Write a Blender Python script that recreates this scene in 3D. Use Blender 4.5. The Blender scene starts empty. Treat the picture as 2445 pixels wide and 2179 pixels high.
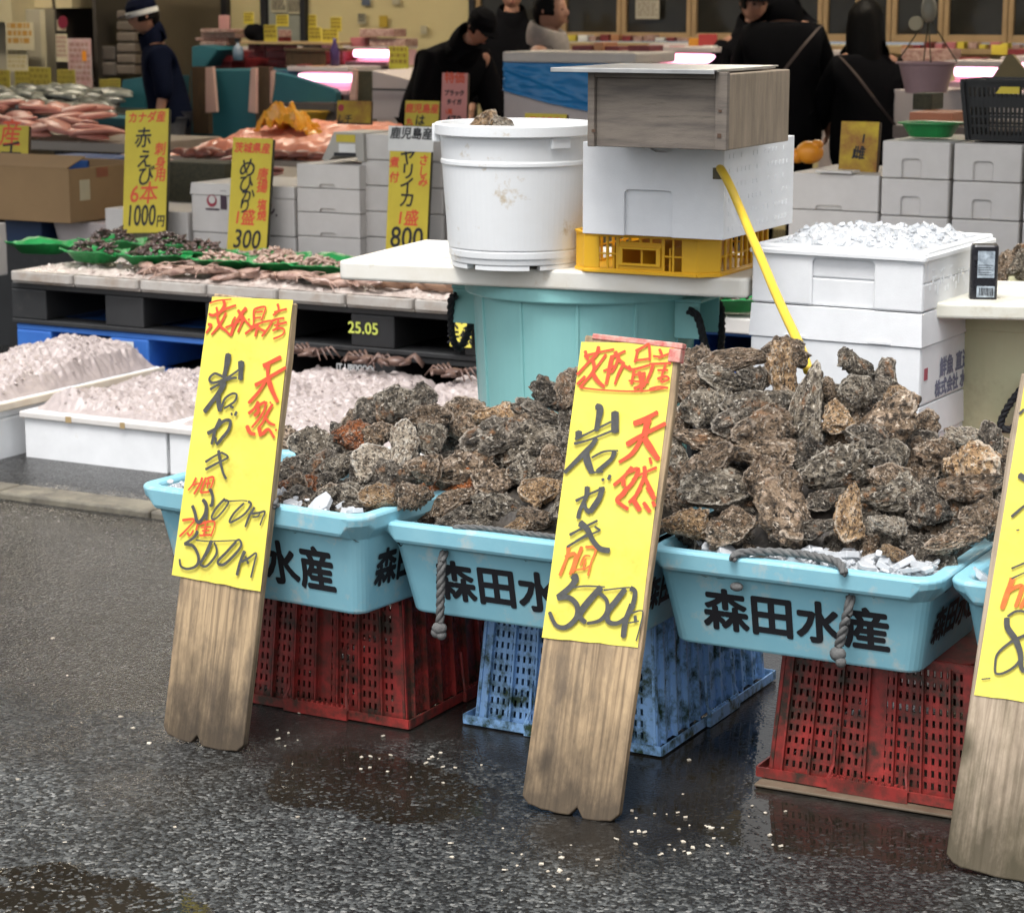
import bpy, bmesh, math, random
from mathutils import Vector, Matrix, noise
R = math.radians
scene = bpy.context.scene
COL = scene.collection

# ------------------------------------------------------------ camera, sky, sun, exposure
CAM_H, PITCH, FPX = 1.55, R(11.3), 5450.0
cam = bpy.data.cameras.new('camera')
cam.sensor_fit = 'HORIZONTAL'; cam.sensor_width = 36.0
cam.lens = 36.0 * FPX / 2445.0
cam.clip_start = 0.05; cam.clip_end = 2000
camo = bpy.data.objects.new('camera', cam)
camo.location = (0, 0, CAM_H); camo.rotation_euler = (R(90) - PITCH, 0, 0)
COL.objects.link(camo); scene.camera = camo
cam.dof.use_dof = True; cam.dof.focus_distance = 4.7; cam.dof.aperture_fstop = 9.0

SUN_EL, SUN_AZ = R(66), R(200)
world = bpy.data.worlds.new('World'); scene.world = world; world.use_nodes = True
wn, wl = world.node_tree.nodes, world.node_tree.links
bg = wn['Background']
sky = wn.new('ShaderNodeTexSky'); sky.sky_type = 'NISHITA'; sky.sun_disc = False
sky.sun_elevation = SUN_EL; sky.sun_rotation = SUN_AZ; sky.air_density = 1.0; sky.dust_density = 4.0
hs = wn.new('ShaderNodeHueSaturation'); hs.inputs['Saturation'].default_value = 0.22
wl.new(sky.outputs[0], hs.inputs['Color']); wl.new(hs.outputs[0], bg.inputs[0])
bg.inputs[1].default_value = 0.118
sun = bpy.data.lights.new('sun', 'SUN'); sun.energy = 1.3; sun.angle = R(24); sun.color = (1, .985, .965)
suno = bpy.data.objects.new('sun', sun); COL.objects.link(suno)
suno.rotation_euler = (R(90) - SUN_EL, 0, R(180) - SUN_AZ)
scene.view_settings.view_transform = 'Standard'; scene.view_settings.look = 'None'
scene.view_settings.exposure = 1.05; scene.view_settings.gamma = 1.0
scene.cycles.max_bounces = 7; scene.cycles.diffuse_bounces = 4; scene.cycles.use_denoising = True

# ------------------------------------------------------------ frames: market axes u (along the stalls) and v (into the hall)
YAW = R(-28.3)
UX, UY = math.cos(YAW), math.sin(YAW)
def W(u, v, z=0.0): return Vector((u*UX - v*UY, u*UY + v*UX, z))
def UV(p): return (p[0]*UX + p[1]*UY, -p[0]*UY + p[1]*UX)
def ray(px, py):
    a, b = (px-1222.5)/FPX, (1089.5-py)/FPX
    return Vector((a, math.cos(PITCH)+b*math.sin(PITCH), -math.sin(PITCH)+b*math.cos(PITCH)))
EYE = Vector((0, 0, CAM_H))
def PZ(px, py, z):                 # where a measured point of the photo lies at height z
    r = ray(px, py); return EYE + r*((z-CAM_H)/r.z)
def PV(px, py, v):                 # ... on the row v of the market -> (u, z)
    r = ray(px, py); d = -r.x*UY + r.y*UX; p = EYE + r*(v/d)
    return UV(p)[0], p.z
def PY(px, py, y):
    r = ray(px, py); return EYE + r*(y/r.y)

# ------------------------------------------------------------ materials
MATS = {}
def pmat(name, c1, c2=None, scale=6.0, rough=.5, bump=0.0, bscale=60.0, dirt=None, dscale=9.0, dthr=.6, dsoft=.12,
         metal=0.0, spec=.5, trans=0.0, sss=0.0, stretch=None, emit=None, est=0.0, rnd=0.0, rvar=.15, coat=0.0, detail=5.0, alpha=1.0):
    if name in MATS: return MATS[name]
    m = bpy.data.materials.new(name); m.use_nodes = True; MATS[name] = m
    n, l = m.node_tree.nodes, m.node_tree.links
    b = n['Principled BSDF']
    tc = n.new('ShaderNodeTexCoord'); mp = n.new('ShaderNodeMapping'); l.new(tc.outputs['Object'], mp.inputs[0])
    if stretch: mp.inputs['Scale'].default_value = stretch
    oi = n.new('ShaderNodeObjectInfo')
    ml = n.new('ShaderNodeMath'); ml.operation = 'MULTIPLY'; ml.inputs[1].default_value = 37.0
    l.new(oi.outputs['Random'], ml.inputs[0]); l.new(ml.outputs[0], mp.inputs['Location'])
    nz = n.new('ShaderNodeTexNoise'); nz.inputs['Scale'].default_value = scale; nz.inputs['Detail'].default_value = detail
    nz.inputs['Roughness'].default_value = .62
    l.new(mp.outputs[0], nz.inputs['Vector'])
    c2 = c2 or tuple(x*.86 for x in c1)
    rp = n.new('ShaderNodeValToRGB'); rp.color_ramp.elements[0].position = .32; rp.color_ramp.elements[1].position = .68
    rp.color_ramp.elements[0].color = (*c2, 1); rp.color_ramp.elements[1].color = (*c1, 1)
    l.new(nz.outputs[0], rp.inputs[0]); out = rp.outputs[0]
    if dirt:
        nd = n.new('ShaderNodeTexNoise'); nd.inputs['Scale'].default_value = dscale; nd.inputs['Detail'].default_value = 8; nd.inputs['Roughness'].default_value = .7
        l.new(mp.outputs[0], nd.inputs['Vector'])
        mr = n.new('ShaderNodeMapRange'); mr.inputs[1].default_value = dthr-dsoft; mr.inputs[2].default_value = dthr+dsoft
        l.new(nd.outputs[0], mr.inputs[0])
        mx = n.new('ShaderNodeMix'); mx.data_type = 'RGBA'; l.new(mr.outputs[0], mx.inputs[0]); l.new(out, mx.inputs[6]); mx.inputs[7].default_value = (*dirt, 1)
        out = mx.outputs[2]
    if rnd:
        hv = n.new('ShaderNodeHueSaturation'); r2 = n.new('ShaderNodeMapRange'); r2.inputs[3].default_value = 1-rnd; r2.inputs[4].default_value = 1+rnd
        l.new(oi.outputs['Random'], r2.inputs[0]); l.new(r2.outputs[0], hv.inputs['Value']); l.new(out, hv.inputs['Color']); out = hv.outputs[0]
    l.new(out, b.inputs['Base Color'])
    rr = n.new('ShaderNodeMapRange'); rr.inputs[3].default_value = max(.02, rough-rvar); rr.inputs[4].default_value = min(1, rough+rvar)
    l.new(nz.outputs[0], rr.inputs[0]); l.new(rr.outputs[0], b.inputs['Roughness'])
    b.inputs['Metallic'].default_value = metal; b.inputs['Specular IOR Level'].default_value = spec
    b.inputs['Transmission Weight'].default_value = trans; b.inputs['Alpha'].default_value = alpha
    b.inputs['Coat Weight'].default_value = coat
    if sss: b.inputs['Subsurface Weight'].default_value = sss; b.inputs['Subsurface Radius'].default_value = (.01, .01, .012)
    if emit: b.inputs['Emission Color'].default_value = (*emit, 1); b.inputs['Emission Strength'].default_value = est
    if bump:
        nb = n.new('ShaderNodeTexNoise'); nb.inputs['Scale'].default_value = bscale; nb.inputs['Detail'].default_value = 6
        l.new(mp.outputs[0], nb.inputs['Vector']); bp = n.new('ShaderNodeBump'); bp.inputs['Strength'].default_value = bump; bp.inputs['Distance'].default_value = .004
        l.new(nb.outputs[0], bp.inputs['Height']); l.new(bp.outputs[0], b.inputs['Normal'])
    return m

# ------------------------------------------------------------ mesh builder
class MB:
    def __init__(s): s.v = []; s.f = []; s.m = []; s.M = Matrix.Identity(4)
    def at(s, x=0, y=0, z=0, rz=0, rx=0, ry=0, sc=1):
        s.M = Matrix.Translation((x, y, z)) @ Matrix.Rotation(rz, 4, 'Z') @ Matrix.Rotation(ry, 4, 'Y') @ Matrix.Rotation(rx, 4, 'X') @ Matrix.Scale(sc, 4); return s
    def add(s, vs, fs, mi=0):
        o = len(s.v); s.v += [s.M @ Vector(p) for p in vs]
        s.f += [[i+o for i in f] for f in fs]; s.m += [mi]*len(fs); return s
    def box(s, x0, x1, y0, y1, z0, z1, mi=0, tx=0, ty=0):      # tx, ty: how much the top is inset
        vs = [(x0, y0, z0), (x1, y0, z0), (x1, y1, z0), (x0, y1, z0), (x0+tx, y0+ty, z1), (x1-tx, y0+ty, z1), (x1-tx, y1-ty, z1), (x0+tx, y1-ty, z1)]
        return s.add(vs, [(3, 2, 1, 0), (4, 5, 6, 7), (0, 1, 5, 4), (1, 2, 6, 5), (2, 3, 7, 6), (3, 0, 4, 7)], mi)
    def prism(s, poly, a, b, axis='y', mi=0):                 # poly in (x,z) for 'y', (x,y) for 'z', (y,z) for 'x'
        def P(p, t): return (p[0], t, p[1]) if axis == 'y' else ((p[0], p[1], t) if axis == 'z' else (t, p[0], p[1]))
        n = len(poly); vs = [P(p, a) for p in poly] + [P(p, b) for p in poly]
        fs = [tuple(range(n)), tuple(range(2*n-1, n-1, -1))] + [(i, i+n, (i+1) % n+n, (i+1) % n) for i in range(n)]
        return s.add(vs, fs, mi)
    def loft(s, loops, cap0=True, cap1=True, mi=0, closed=True):
        n = len(loops[0]); vs = [p for L in loops for p in L]; fs = []
        for k in range(len(loops)-1):
            for i in range(n if closed else n-1):
                j = (i+1) % n; fs.append((k*n+i, k*n+j, (k+1)*n+j, (k+1)*n+i))
        if cap0: fs.append(tuple(reversed(range(n))))
        if cap1: fs.append(tuple(range((len(loops)-1)*n, len(loops)*n)))
        return s.add(vs, fs, mi)
    def lathe(s, prof, n=40, cap0=True, cap1=False, mi=0, sx=1, sy=1):
        return s.loft([[(r*sx*math.cos(2*math.pi*i/n), r*sy*math.sin(2*math.pi*i/n), z) for i in range(n)] for r, z in prof], cap0, cap1, mi)
    def tube(s, pts, r, n=8, mi=0, caps=True):
        pts = [Vector(p) for p in pts]; loops = []; ref = Vector((.3, .5, .81)).normalized()
        rs = r if isinstance(r, (list, tuple)) else [r]*len(pts)
        for i, p in enumerate(pts):
            t = (pts[min(i+1, len(pts)-1)] - pts[max(i-1, 0)]).normalized()
            a = t.cross(ref)
            if a.length < .05: a = t.cross(Vector((1, 0, 0)))
            a.normalize(); b = t.cross(a).normalized()
            loops.append([p + (a*math.cos(2*math.pi*k/n) + b*math.sin(2*math.pi*k/n))*rs[i] for k in range(n)])
        return s.loft(loops, caps, caps, mi)
    def ell(s, c, r, n=10, m=7, mi=0):
        loops = []
        for k in range(1, m):
            t = math.pi*k/m; loops.append([(c[0]+r[0]*math.sin(t)*math.cos(2*math.pi*i/n), c[1]+r[1]*math.sin(t)*math.sin(2*math.pi*i/n), c[2]-r[2]*math.cos(t)) for i in range(n)])
        return s.loft(loops, True, True, mi)
    def build(s, name, mats, parent=None, loc=None, rz=None, smooth=False, bevel=0, bseg=2, sub=0):
        me = bpy.data.meshes.new(name); me.from_pydata([tuple(p) for p in s.v], [], s.f)
        for mt in (mats if isinstance(mats, (list, tuple)) else [mats]): me.materials.append(mt)
        if any(s.m): me.polygons.foreach_set('material_index', s.m)
        if smooth: me.polygons.foreach_set('use_smooth', [True]*len(me.polygons))
        me.update()
        bm = bmesh.new(); bm.from_mesh(me); bmesh.ops.recalc_face_normals(bm, faces=bm.faces); bm.to_mesh(me); bm.free()
        o = bpy.data.objects.new(name, me); COL.objects.link(o)
        if parent: o.parent = parent
        if loc is not None: o.location = loc
        if rz is not None: o.rotation_euler = (0, 0, rz)
        if bevel:
            bv = o.modifiers.new('bevel', 'BEVEL'); bv.width = bevel; bv.segments = bseg; bv.limit_method = 'ANGLE'; bv.angle_limit = R(40)
        if sub:
            ss = o.modifiers.new('sub', 'SUBSURF'); ss.levels = sub; ss.render_levels = sub
        return o
def tag(o, label=None, cat=None, group=None, kind=None):
    if label: o['label'] = label
    if cat: o['category'] = cat
    if group: o['group'] = group
    if kind: o['kind'] = kind
    return o
def T(name, label, cat, loc, rz=0.0, group=None):
    o = bpy.data.objects.new(name, None); COL.objects.link(o); o.empty_display_size = .05
    o.location = loc; o.rotation_euler = (0, 0, YAW+rz)
    return tag(o, label, cat, group)
def dup(root, loc, rz, label, group=None):
    r = root.copy(); COL.objects.link(r); r.location = loc; r.rotation_euler = (0, 0, YAW+rz); r['label'] = label
    if group: r['group'] = group
    for ch in list(root.children):
        c = ch.copy(); COL.objects.link(c); c.parent = r
        for g in list(ch.children):
            d = g.copy(); COL.objects.link(d); d.parent = c
    return r
def rrect(w, d, r, z, n=4, cz=0.0, cx=0.0, cy=0.0):            # rounded rectangle loop; cz lifts the corners
    L = []
    for (sx, sy, a0) in ((1, 1, 0), (-1, 1, 90), (-1, -1, 180), (1, -1, 270)):
        for k in range(n+1):
            a = R(a0+90*k/n); L.append((cx+sx*(w/2-r)+r*math.cos(a), cy+sy*(d/2-r)+r*math.sin(a), z+cz))
    return L
def smooth_pts(pts, n=6):
    P = [Vector(p) for p in pts]; out = []
    for i in range(len(P)-1):
        a, b, c, d = P[max(i-1, 0)], P[i], P[i+1], P[min(i+2, len(P)-1)]
        for k in range(n):
            t = k/n; out.append(.5*((2*b) + (c-a)*t + (2*a-5*b+4*c-d)*t*t + (3*b-a-3*c+d)*t**3))
    return out + [P[-1]]
def rope(mb, pts, r, turns=18, n=6):                           # three strands laid round a path
    P = smooth_pts(pts, 10); ref = Vector((.3, .5, .81)).normalized(); acc = 0; A = [0]
    for i in range(1, len(P)): acc += (P[i]-P[i-1]).length; A.append(acc)
    for k in range(3):
        q = []
        for i, p in enumerate(P):
            t = (P[min(i+1, len(P)-1)]-P[max(i-1, 0)]).normalized(); a = t.cross(ref).normalized(); b = t.cross(a)
            ph = A[i]*turns*2*math.pi + k*2*math.pi/3
            q.append(p + (a*math.cos(ph)+b*math.sin(ph))*r*.5)
        mb.tube(q, r*.58, n)
    return mb
def text_mesh(body, size, bold=0.0, shear=0.0, align='CENTER'):
    cu = bpy.data.curves.new('t', 'FONT'); cu.body = body; cu.size = size; cu.offset = bold; cu.shear = shear
    cu.align_x = align; cu.align_y = 'CENTER'; cu.resolution_u = 3
    o = bpy.data.objects.new('t', cu); COL.objects.link(o); bpy.context.view_layer.update()
    me = bpy.data.meshes.new_from_object(o.evaluated_get(bpy.context.evaluated_depsgraph_get()))
    vs = [v.co.copy() for v in me.vertices]; fs = [tuple(p.vertices) for p in me.polygons]
    bpy.data.objects.remove(o); bpy.data.curves.remove(cu); bpy.data.meshes.remove(me)
    return vs, fs
def put_text(mb, body, size, M, bold=0.0, shear=0.0, mi=0, sx=1.0):   # M maps the text plane (x right, y up, z out) to the part
    vs, fs = text_mesh(body, size, 0, shear)      # bold: the stroke outlines widened by shifted copies, each a hair above the last
    keep = mb.M
    for k, (dx, dy) in enumerate([(0, 0)] + ([(math.cos(R(45*q)), math.sin(R(45*q))) for q in range(8)] if bold else [])):
        mb.M = M @ Matrix.Translation((dx*bold, dy*bold, k*.00003)) @ Matrix.Scale(sx, 4, (1, 0, 0)); mb.add(vs, fs, mi)
    mb.M = keep
def front_plane(x, y, z, tilt=0.0):  # text on a face that looks towards -y
    return Matrix.Translation((x, y, z)) @ Matrix.Rotation(R(90)+tilt, 4, 'X')
# ------------------------------------------------------------ shared materials
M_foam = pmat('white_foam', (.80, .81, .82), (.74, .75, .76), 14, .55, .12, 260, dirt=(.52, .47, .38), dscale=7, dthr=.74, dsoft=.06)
M_foam2 = pmat('foam_indoors', (.66, .63, .60), (.60, .57, .54), 10, .6, .1, 220, dirt=(.5, .45, .38), dscale=6, dthr=.76, dsoft=.06)  # white foam again, with the hall's shade put into its colour
M_ice = pmat('crushed_ice', (.46, .395, .375), (.37, .315, .30), 22, .35, .2, 120, spec=.5, sss=.45, rvar=.12)
M_icew = pmat('clear_ice', (.86, .88, .90), (.74, .77, .80), 40, .16, .3, 120, spec=.6, trans=.45, rvar=.1)
M_tub = pmat('tub_blue', (.225, .505, .615), (.29, .57, .66), 6, .42, .06, 120, dirt=(.46, .57, .58), dscale=16, dthr=.615, dsoft=.07, rvar=.1)
M_ink = pmat('black_print', (.012, .012, .016), rough=.6)
M_rope = pmat('old_rope', (.15, .15, .145), (.08, .08, .08), 60, .9, .4, 300)
M_ropek = pmat('black_rope', (.025, .027, .03), (.012, .012, .014), 60, .8, .4, 300)
M_red = pmat('crate_red', (.42, .042, .036), (.22, .022, .02), 6, .45, .1, 150, dirt=(.040, .026, .018), dscale=15, dthr=.515, dsoft=.11)
M_blue = pmat('crate_blue', (.30, .52, .84), (.23, .44, .76), 5, .45, .1, 150, dirt=(.020, .045, .020), dscale=20, dthr=.555, dsoft=.08)
def plank_mat(name, light, mid, dark, stain, seed):
    m = bpy.data.materials.new(name); m.use_nodes = True; n, l = m.node_tree.nodes, m.node_tree.links; b = n['Principled BSDF']
    tc = n.new('ShaderNodeTexCoord')
    def mp(sx, sy, sz, off=0.0):
        x = n.new('ShaderNodeMapping'); x.inputs['Scale'].default_value = (sx, sy, sz); x.inputs['Location'].default_value = (seed+off, seed*1.7+off, 0); l.new(tc.outputs['Object'], x.inputs[0]); return x.outputs[0]
    def nz(v, sc, d=6, r=.6, dist=0.0):
        x = n.new('ShaderNodeTexNoise'); x.inputs['Scale'].default_value = sc; x.inputs['Detail'].default_value = d; x.inputs['Roughness'].default_value = r; x.inputs['Distortion'].default_value = dist; l.new(v, x.inputs['Vector']); return x.outputs[0]
    def mr(f, a, c, lo=0.0, hi=1.0):
        x = n.new('ShaderNodeMapRange'); l.new(f, x.inputs[0])
        for i_, q in enumerate((a, c, lo, hi)): x.inputs[i_+1].default_value = q
        return x.outputs[0]
    def mix(f, a, c):
        x = n.new('ShaderNodeMix'); x.data_type = 'RGBA'; l.new(f, x.inputs[0]); l.new(a, x.inputs[6]) if not isinstance(a, tuple) else x.inputs[6].__setattr__('default_value', (*a, 1)); x.inputs[7].default_value = (*c, 1); return x.outputs[2]
    base = mix(nz(mp(16, 2.2, 16), 1.0, 5, .6, .6), light, mid)
    ring = n.new('ShaderNodeTexWave'); ring.wave_type = 'BANDS'; ring.bands_direction = 'X'; ring.inputs['Scale'].default_value = 15; ring.inputs['Distortion'].default_value = 16.0; ring.inputs['Detail'].default_value = 3; ring.inputs['Detail Scale'].default_value = 1.1
    l.new(mp(1, .085, 1), ring.inputs['Vector'])
    base = mix(mr(ring.outputs['Fac'], .60, .98, 0, .34), base, dark)
    base = mix(mr(nz(mp(120, 2.4, 120), 1.0, 5, .6, .3), .47, .66, 0, .62), base, dark)                     # fine dark fibres
    base = mix(mr(nz(mp(10, 3.2, 10, 3.1), 1.0, 7, .72), .47, .66, 0, .85), base, stain)                         # weather stains
    vo = n.new('ShaderNodeTexVoronoi'); vo.inputs['Scale'].default_value = 1.0; l.new(mp(7.5, 3.6, 1, .37), vo.inputs['Vector'])
    base = mix(mr(vo.outputs['Distance'], .17, .04, 0, .85), base, tuple(x*.5 for x in stain))             # knots
    sp = n.new('ShaderNodeSeparateXYZ'); l.new(tc.outputs['Object'], sp.inputs[0])
    add = n.new('ShaderNodeMath'); add.operation = 'MULTIPLY_ADD'; l.new(nz(mp(30, 12, 30), 1.0, 5, .65), add.inputs[0]); add.inputs[1].default_value = .34; l.new(sp.outputs[1], add.inputs[2])
    base = mix(mr(add.outputs[0], .44, .20, 0, .88), base, tuple(x*.36 for x in stain))                       # soaked dirty foot
    l.new(base, b.inputs['Base Color']); b.inputs['Roughness'].default_value = .75; b.inputs['Specular IOR Level'].default_value = .3
    bp = n.new('ShaderNodeBump'); bp.inputs['Strength'].default_value = .6; bp.inputs['Distance'].default_value = .003; l.new(nz(mp(110, 4, 110), 1.0, 5, .6), bp.inputs['Height']); l.new(bp.outputs[0], b.inputs['Normal'])
    return m
M_wood = plank_mat('board_wood', (.57, .42, .255), (.36, .255, .15), (.10, .072, .048), (.13, .10, .072), 1.3)
M_wood2 = plank_mat('board_wood_warm', (.58, .425, .255), (.38, .265, .155), (.12, .084, .054), (.14, .108, .078), 5.1)
M_woodg = plank_mat('board_wood_greyed', (.54, .44, .33), (.36, .28, .20), (.15, .11, .075), (.15, .125, .075), 9.4)
M_woodd = pmat('board_wood_dark', (.075, .07, .04), (.035, .034, .02), 2.2, .8, .3, 40, stretch=(30, 2.0, 30))
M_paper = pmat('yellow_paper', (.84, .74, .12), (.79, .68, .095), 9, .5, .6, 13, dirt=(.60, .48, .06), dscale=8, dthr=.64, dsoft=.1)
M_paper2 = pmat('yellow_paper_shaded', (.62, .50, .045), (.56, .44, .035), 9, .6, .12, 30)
M_card = pmat('yellow_card', (.62, .50, .05), (.54, .41, .04), 9, .6, rnd=.12)
M_cardd = pmat('stained_card', (.58, .42, .03), (.30, .12, .02), 14, .6)
M_redink = pmat('red_marker', (.72, .10, .035), (.62, .07, .03), 60, .6)
M_orink = pmat('orange_marker', (.80, .20, .04), (.70, .14, .03), 60, .6)
M_mark = pmat('grey_marker', (.085, .088, .085), (.055, .055, .05), 90, .6)
M_mark2 = pmat('thin_marker', (.10, .085, .02), rough=.6)
M_white = pmat('bucket_white', (.80, .815, .82), (.75, .76, .76), 5, .38, .05, 90, dirt=(.50, .40, .26), dscale=9, dthr=.66, dsoft=.05)
M_board = pmat('table_white', (.80, .79, .74), (.70, .66, .57), 5, .5, .1, 80, dirt=(.50, .40, .26), dscale=6, dthr=.66, dsoft=.08)
M_yel = pmat('crate_yellow', (.86, .48, .02), (.78, .42, .015), 6, .38, .05, 90)
M_hose = pmat('hose_yellow', (.80, .56, .05), (.72, .48, .04), 20, .42)
M_teal = pmat('bin_turquoise', (.30, .62, .60), (.27, .57, .56), 4, .42, .06, 90, dirt=(.20, .33, .32), dscale=9, dthr=.72, dsoft=.05)
M_boxw = pmat('weathered_ply', (.22, .185, .15), (.105, .088, .075), 2.0, .8, .4, 60, dirt=(.10, .085, .07), dscale=2.0, dthr=.66, dsoft=.1, stretch=(3, 3, 26))
M_boxw2 = pmat('weathered_ply_side', (.32, .25, .18), (.19, .15, .105), 2.4, .8, .4, 60, stretch=(20, 20, 3))
M_steel = pmat('steel', (.62, .62, .60), (.5, .5, .5), 10, .35, .1, 60, metal=.8)
M_cream = pmat('cream_plastic', (.58, .56, .36), (.52, .50, .31), 4, .5, .08, 60, dirt=(.36, .32, .2), dscale=6, dthr=.66)
M_black = pmat('black_plastic', (.018, .019, .02), (.012, .012, .013), 8, .5, .1, 80)
M_pal = pmat('pallet_black', (.022, .023, .024), (.014, .014, .015), 6, .55, .2, 60, dirt=(.06, .055, .05), dscale=8, dthr=.72)
M_palb = pmat('pallet_blue', (.035, .15, .48), (.03, .12, .42), 6, .45, .1, 60)
M_green = pmat('green_plastic', (.014, .27, .065), (.01, .19, .045), 12, .4, .1, 60)
M_squid = pmat('pale_squid', (.48, .33, .26), (.26, .15, .12), 24, .3, .2, 90, spec=.7, rnd=.15)
M_dsquid = pmat('dark_squid', (.13, .075, .06), (.045, .03, .028), 60, .3, .3, 120, spec=.7, rnd=.2)
M_fish = pmat('brown_fish', (.34, .20, .12), (.20, .11, .07), 16, .32, .1, 90, spec=.7, rnd=.15)
M_salm = pmat('salmon_lamp_glow', (.90, .33, .20), (.78, .28, .19), 10, .35, .3, 60, spec=.6)  # warm lamp glow is put into the flesh colour
M_pink = pmat('pink_fillet', (.52, .22, .18), (.33, .13, .12), 16, .35, .3, 60, spec=.6, rnd=.2)
M_tealpan = pmat('teal_panel', (.022, .135, .17), (.02, .12, .15), 5, .5)  # the counters' own dark teal
M_brown = pmat('brown_post', (.10, .06, .028), (.06, .035, .018), 6, .7, stretch=(12, 12, 2))
M_pack = pmat('red_pack', (.26, .03, .035), (.14, .018, .02), 40, .4, rnd=.2)
M_packw = pmat('pale_pack', (.50, .36, .30), (.24, .10, .09), 50, .5, rnd=.1)
M_card_b = pmat('cardboard', (.27, .17, .08), (.235, .145, .066), 6, .8)
M_lab = pmat('label_white', (.72, .72, .70), rough=.5)
M_skin = pmat('skin', (.42, .22, .15), (.36, .18, .12), 12, .5)
M_navy = pmat('navy_cloth', (.006, .009, .024), (.004, .006, .018), 20, .9, spec=.08)
M_blk = pmat('black_cloth', (.0045, .0045, .006), (.003, .003, .004), 20, .95, spec=.08)
M_char = pmat('brown_cloth', (.075, .06, .055), (.05, .04, .038), 20, .9)
M_fleece = pmat('grey_fleece', (.32, .28, .26), (.26, .23, .21), 40, .95)
M_hair = pmat('black_hair', (.007, .006, .006), (.004, .004, .004), 60, .5, spec=.08)
M_grey = pmat('grey_cloth', (.10, .10, .11), (.07, .07, .08), 20, .9)
M_lcdw = pmat('pale_panel', (.62, .55, .54), (.57, .50, .49), 6, .5)
M_pinkp = pmat('pink_panel', (.80, .50, .56), (.75, .46, .52), 6, .4)
M_tubeL = pmat('lit_tube', (1, .8, .85), rough=.5, emit=(1.0, .50, .70), est=2.3)
M_tarp = pmat('blue_sheet', (.015, .22, .52), (.012, .18, .45), 8, .35, .3, 10)
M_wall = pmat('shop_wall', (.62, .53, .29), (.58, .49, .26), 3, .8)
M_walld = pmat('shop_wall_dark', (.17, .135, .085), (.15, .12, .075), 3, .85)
M_frame = pmat('window_wood', (.42, .29, .15), (.36, .24, .12), 8, .55)
M_pane = pmat('window_pane', (.035, .034, .028), (.02, .019, .016), 1.3, .08, rvar=.04, spec=.6)
M_fridge = pmat('fridge_panel', (.36, .33, .25), (.33, .3, .23), 3, .5)
M_post = pmat('posted_paper', (.52, .47, .33), (.46, .41, .28), 6, .7, rnd=.1)
M_or = pmat('orange_plastic', (.85, .34, .02), (.75, .26, .02), 10, .35, .4, 20)
M_traye = pmat('tray_grey', (.42, .40, .37), (.36, .33, .30), 9, .6, dirt=(.28, .22, .17), dscale=8, dthr=.6)
M_ceil = pmat('ceiling', (.45, .42, .36), rough=.9)

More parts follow.
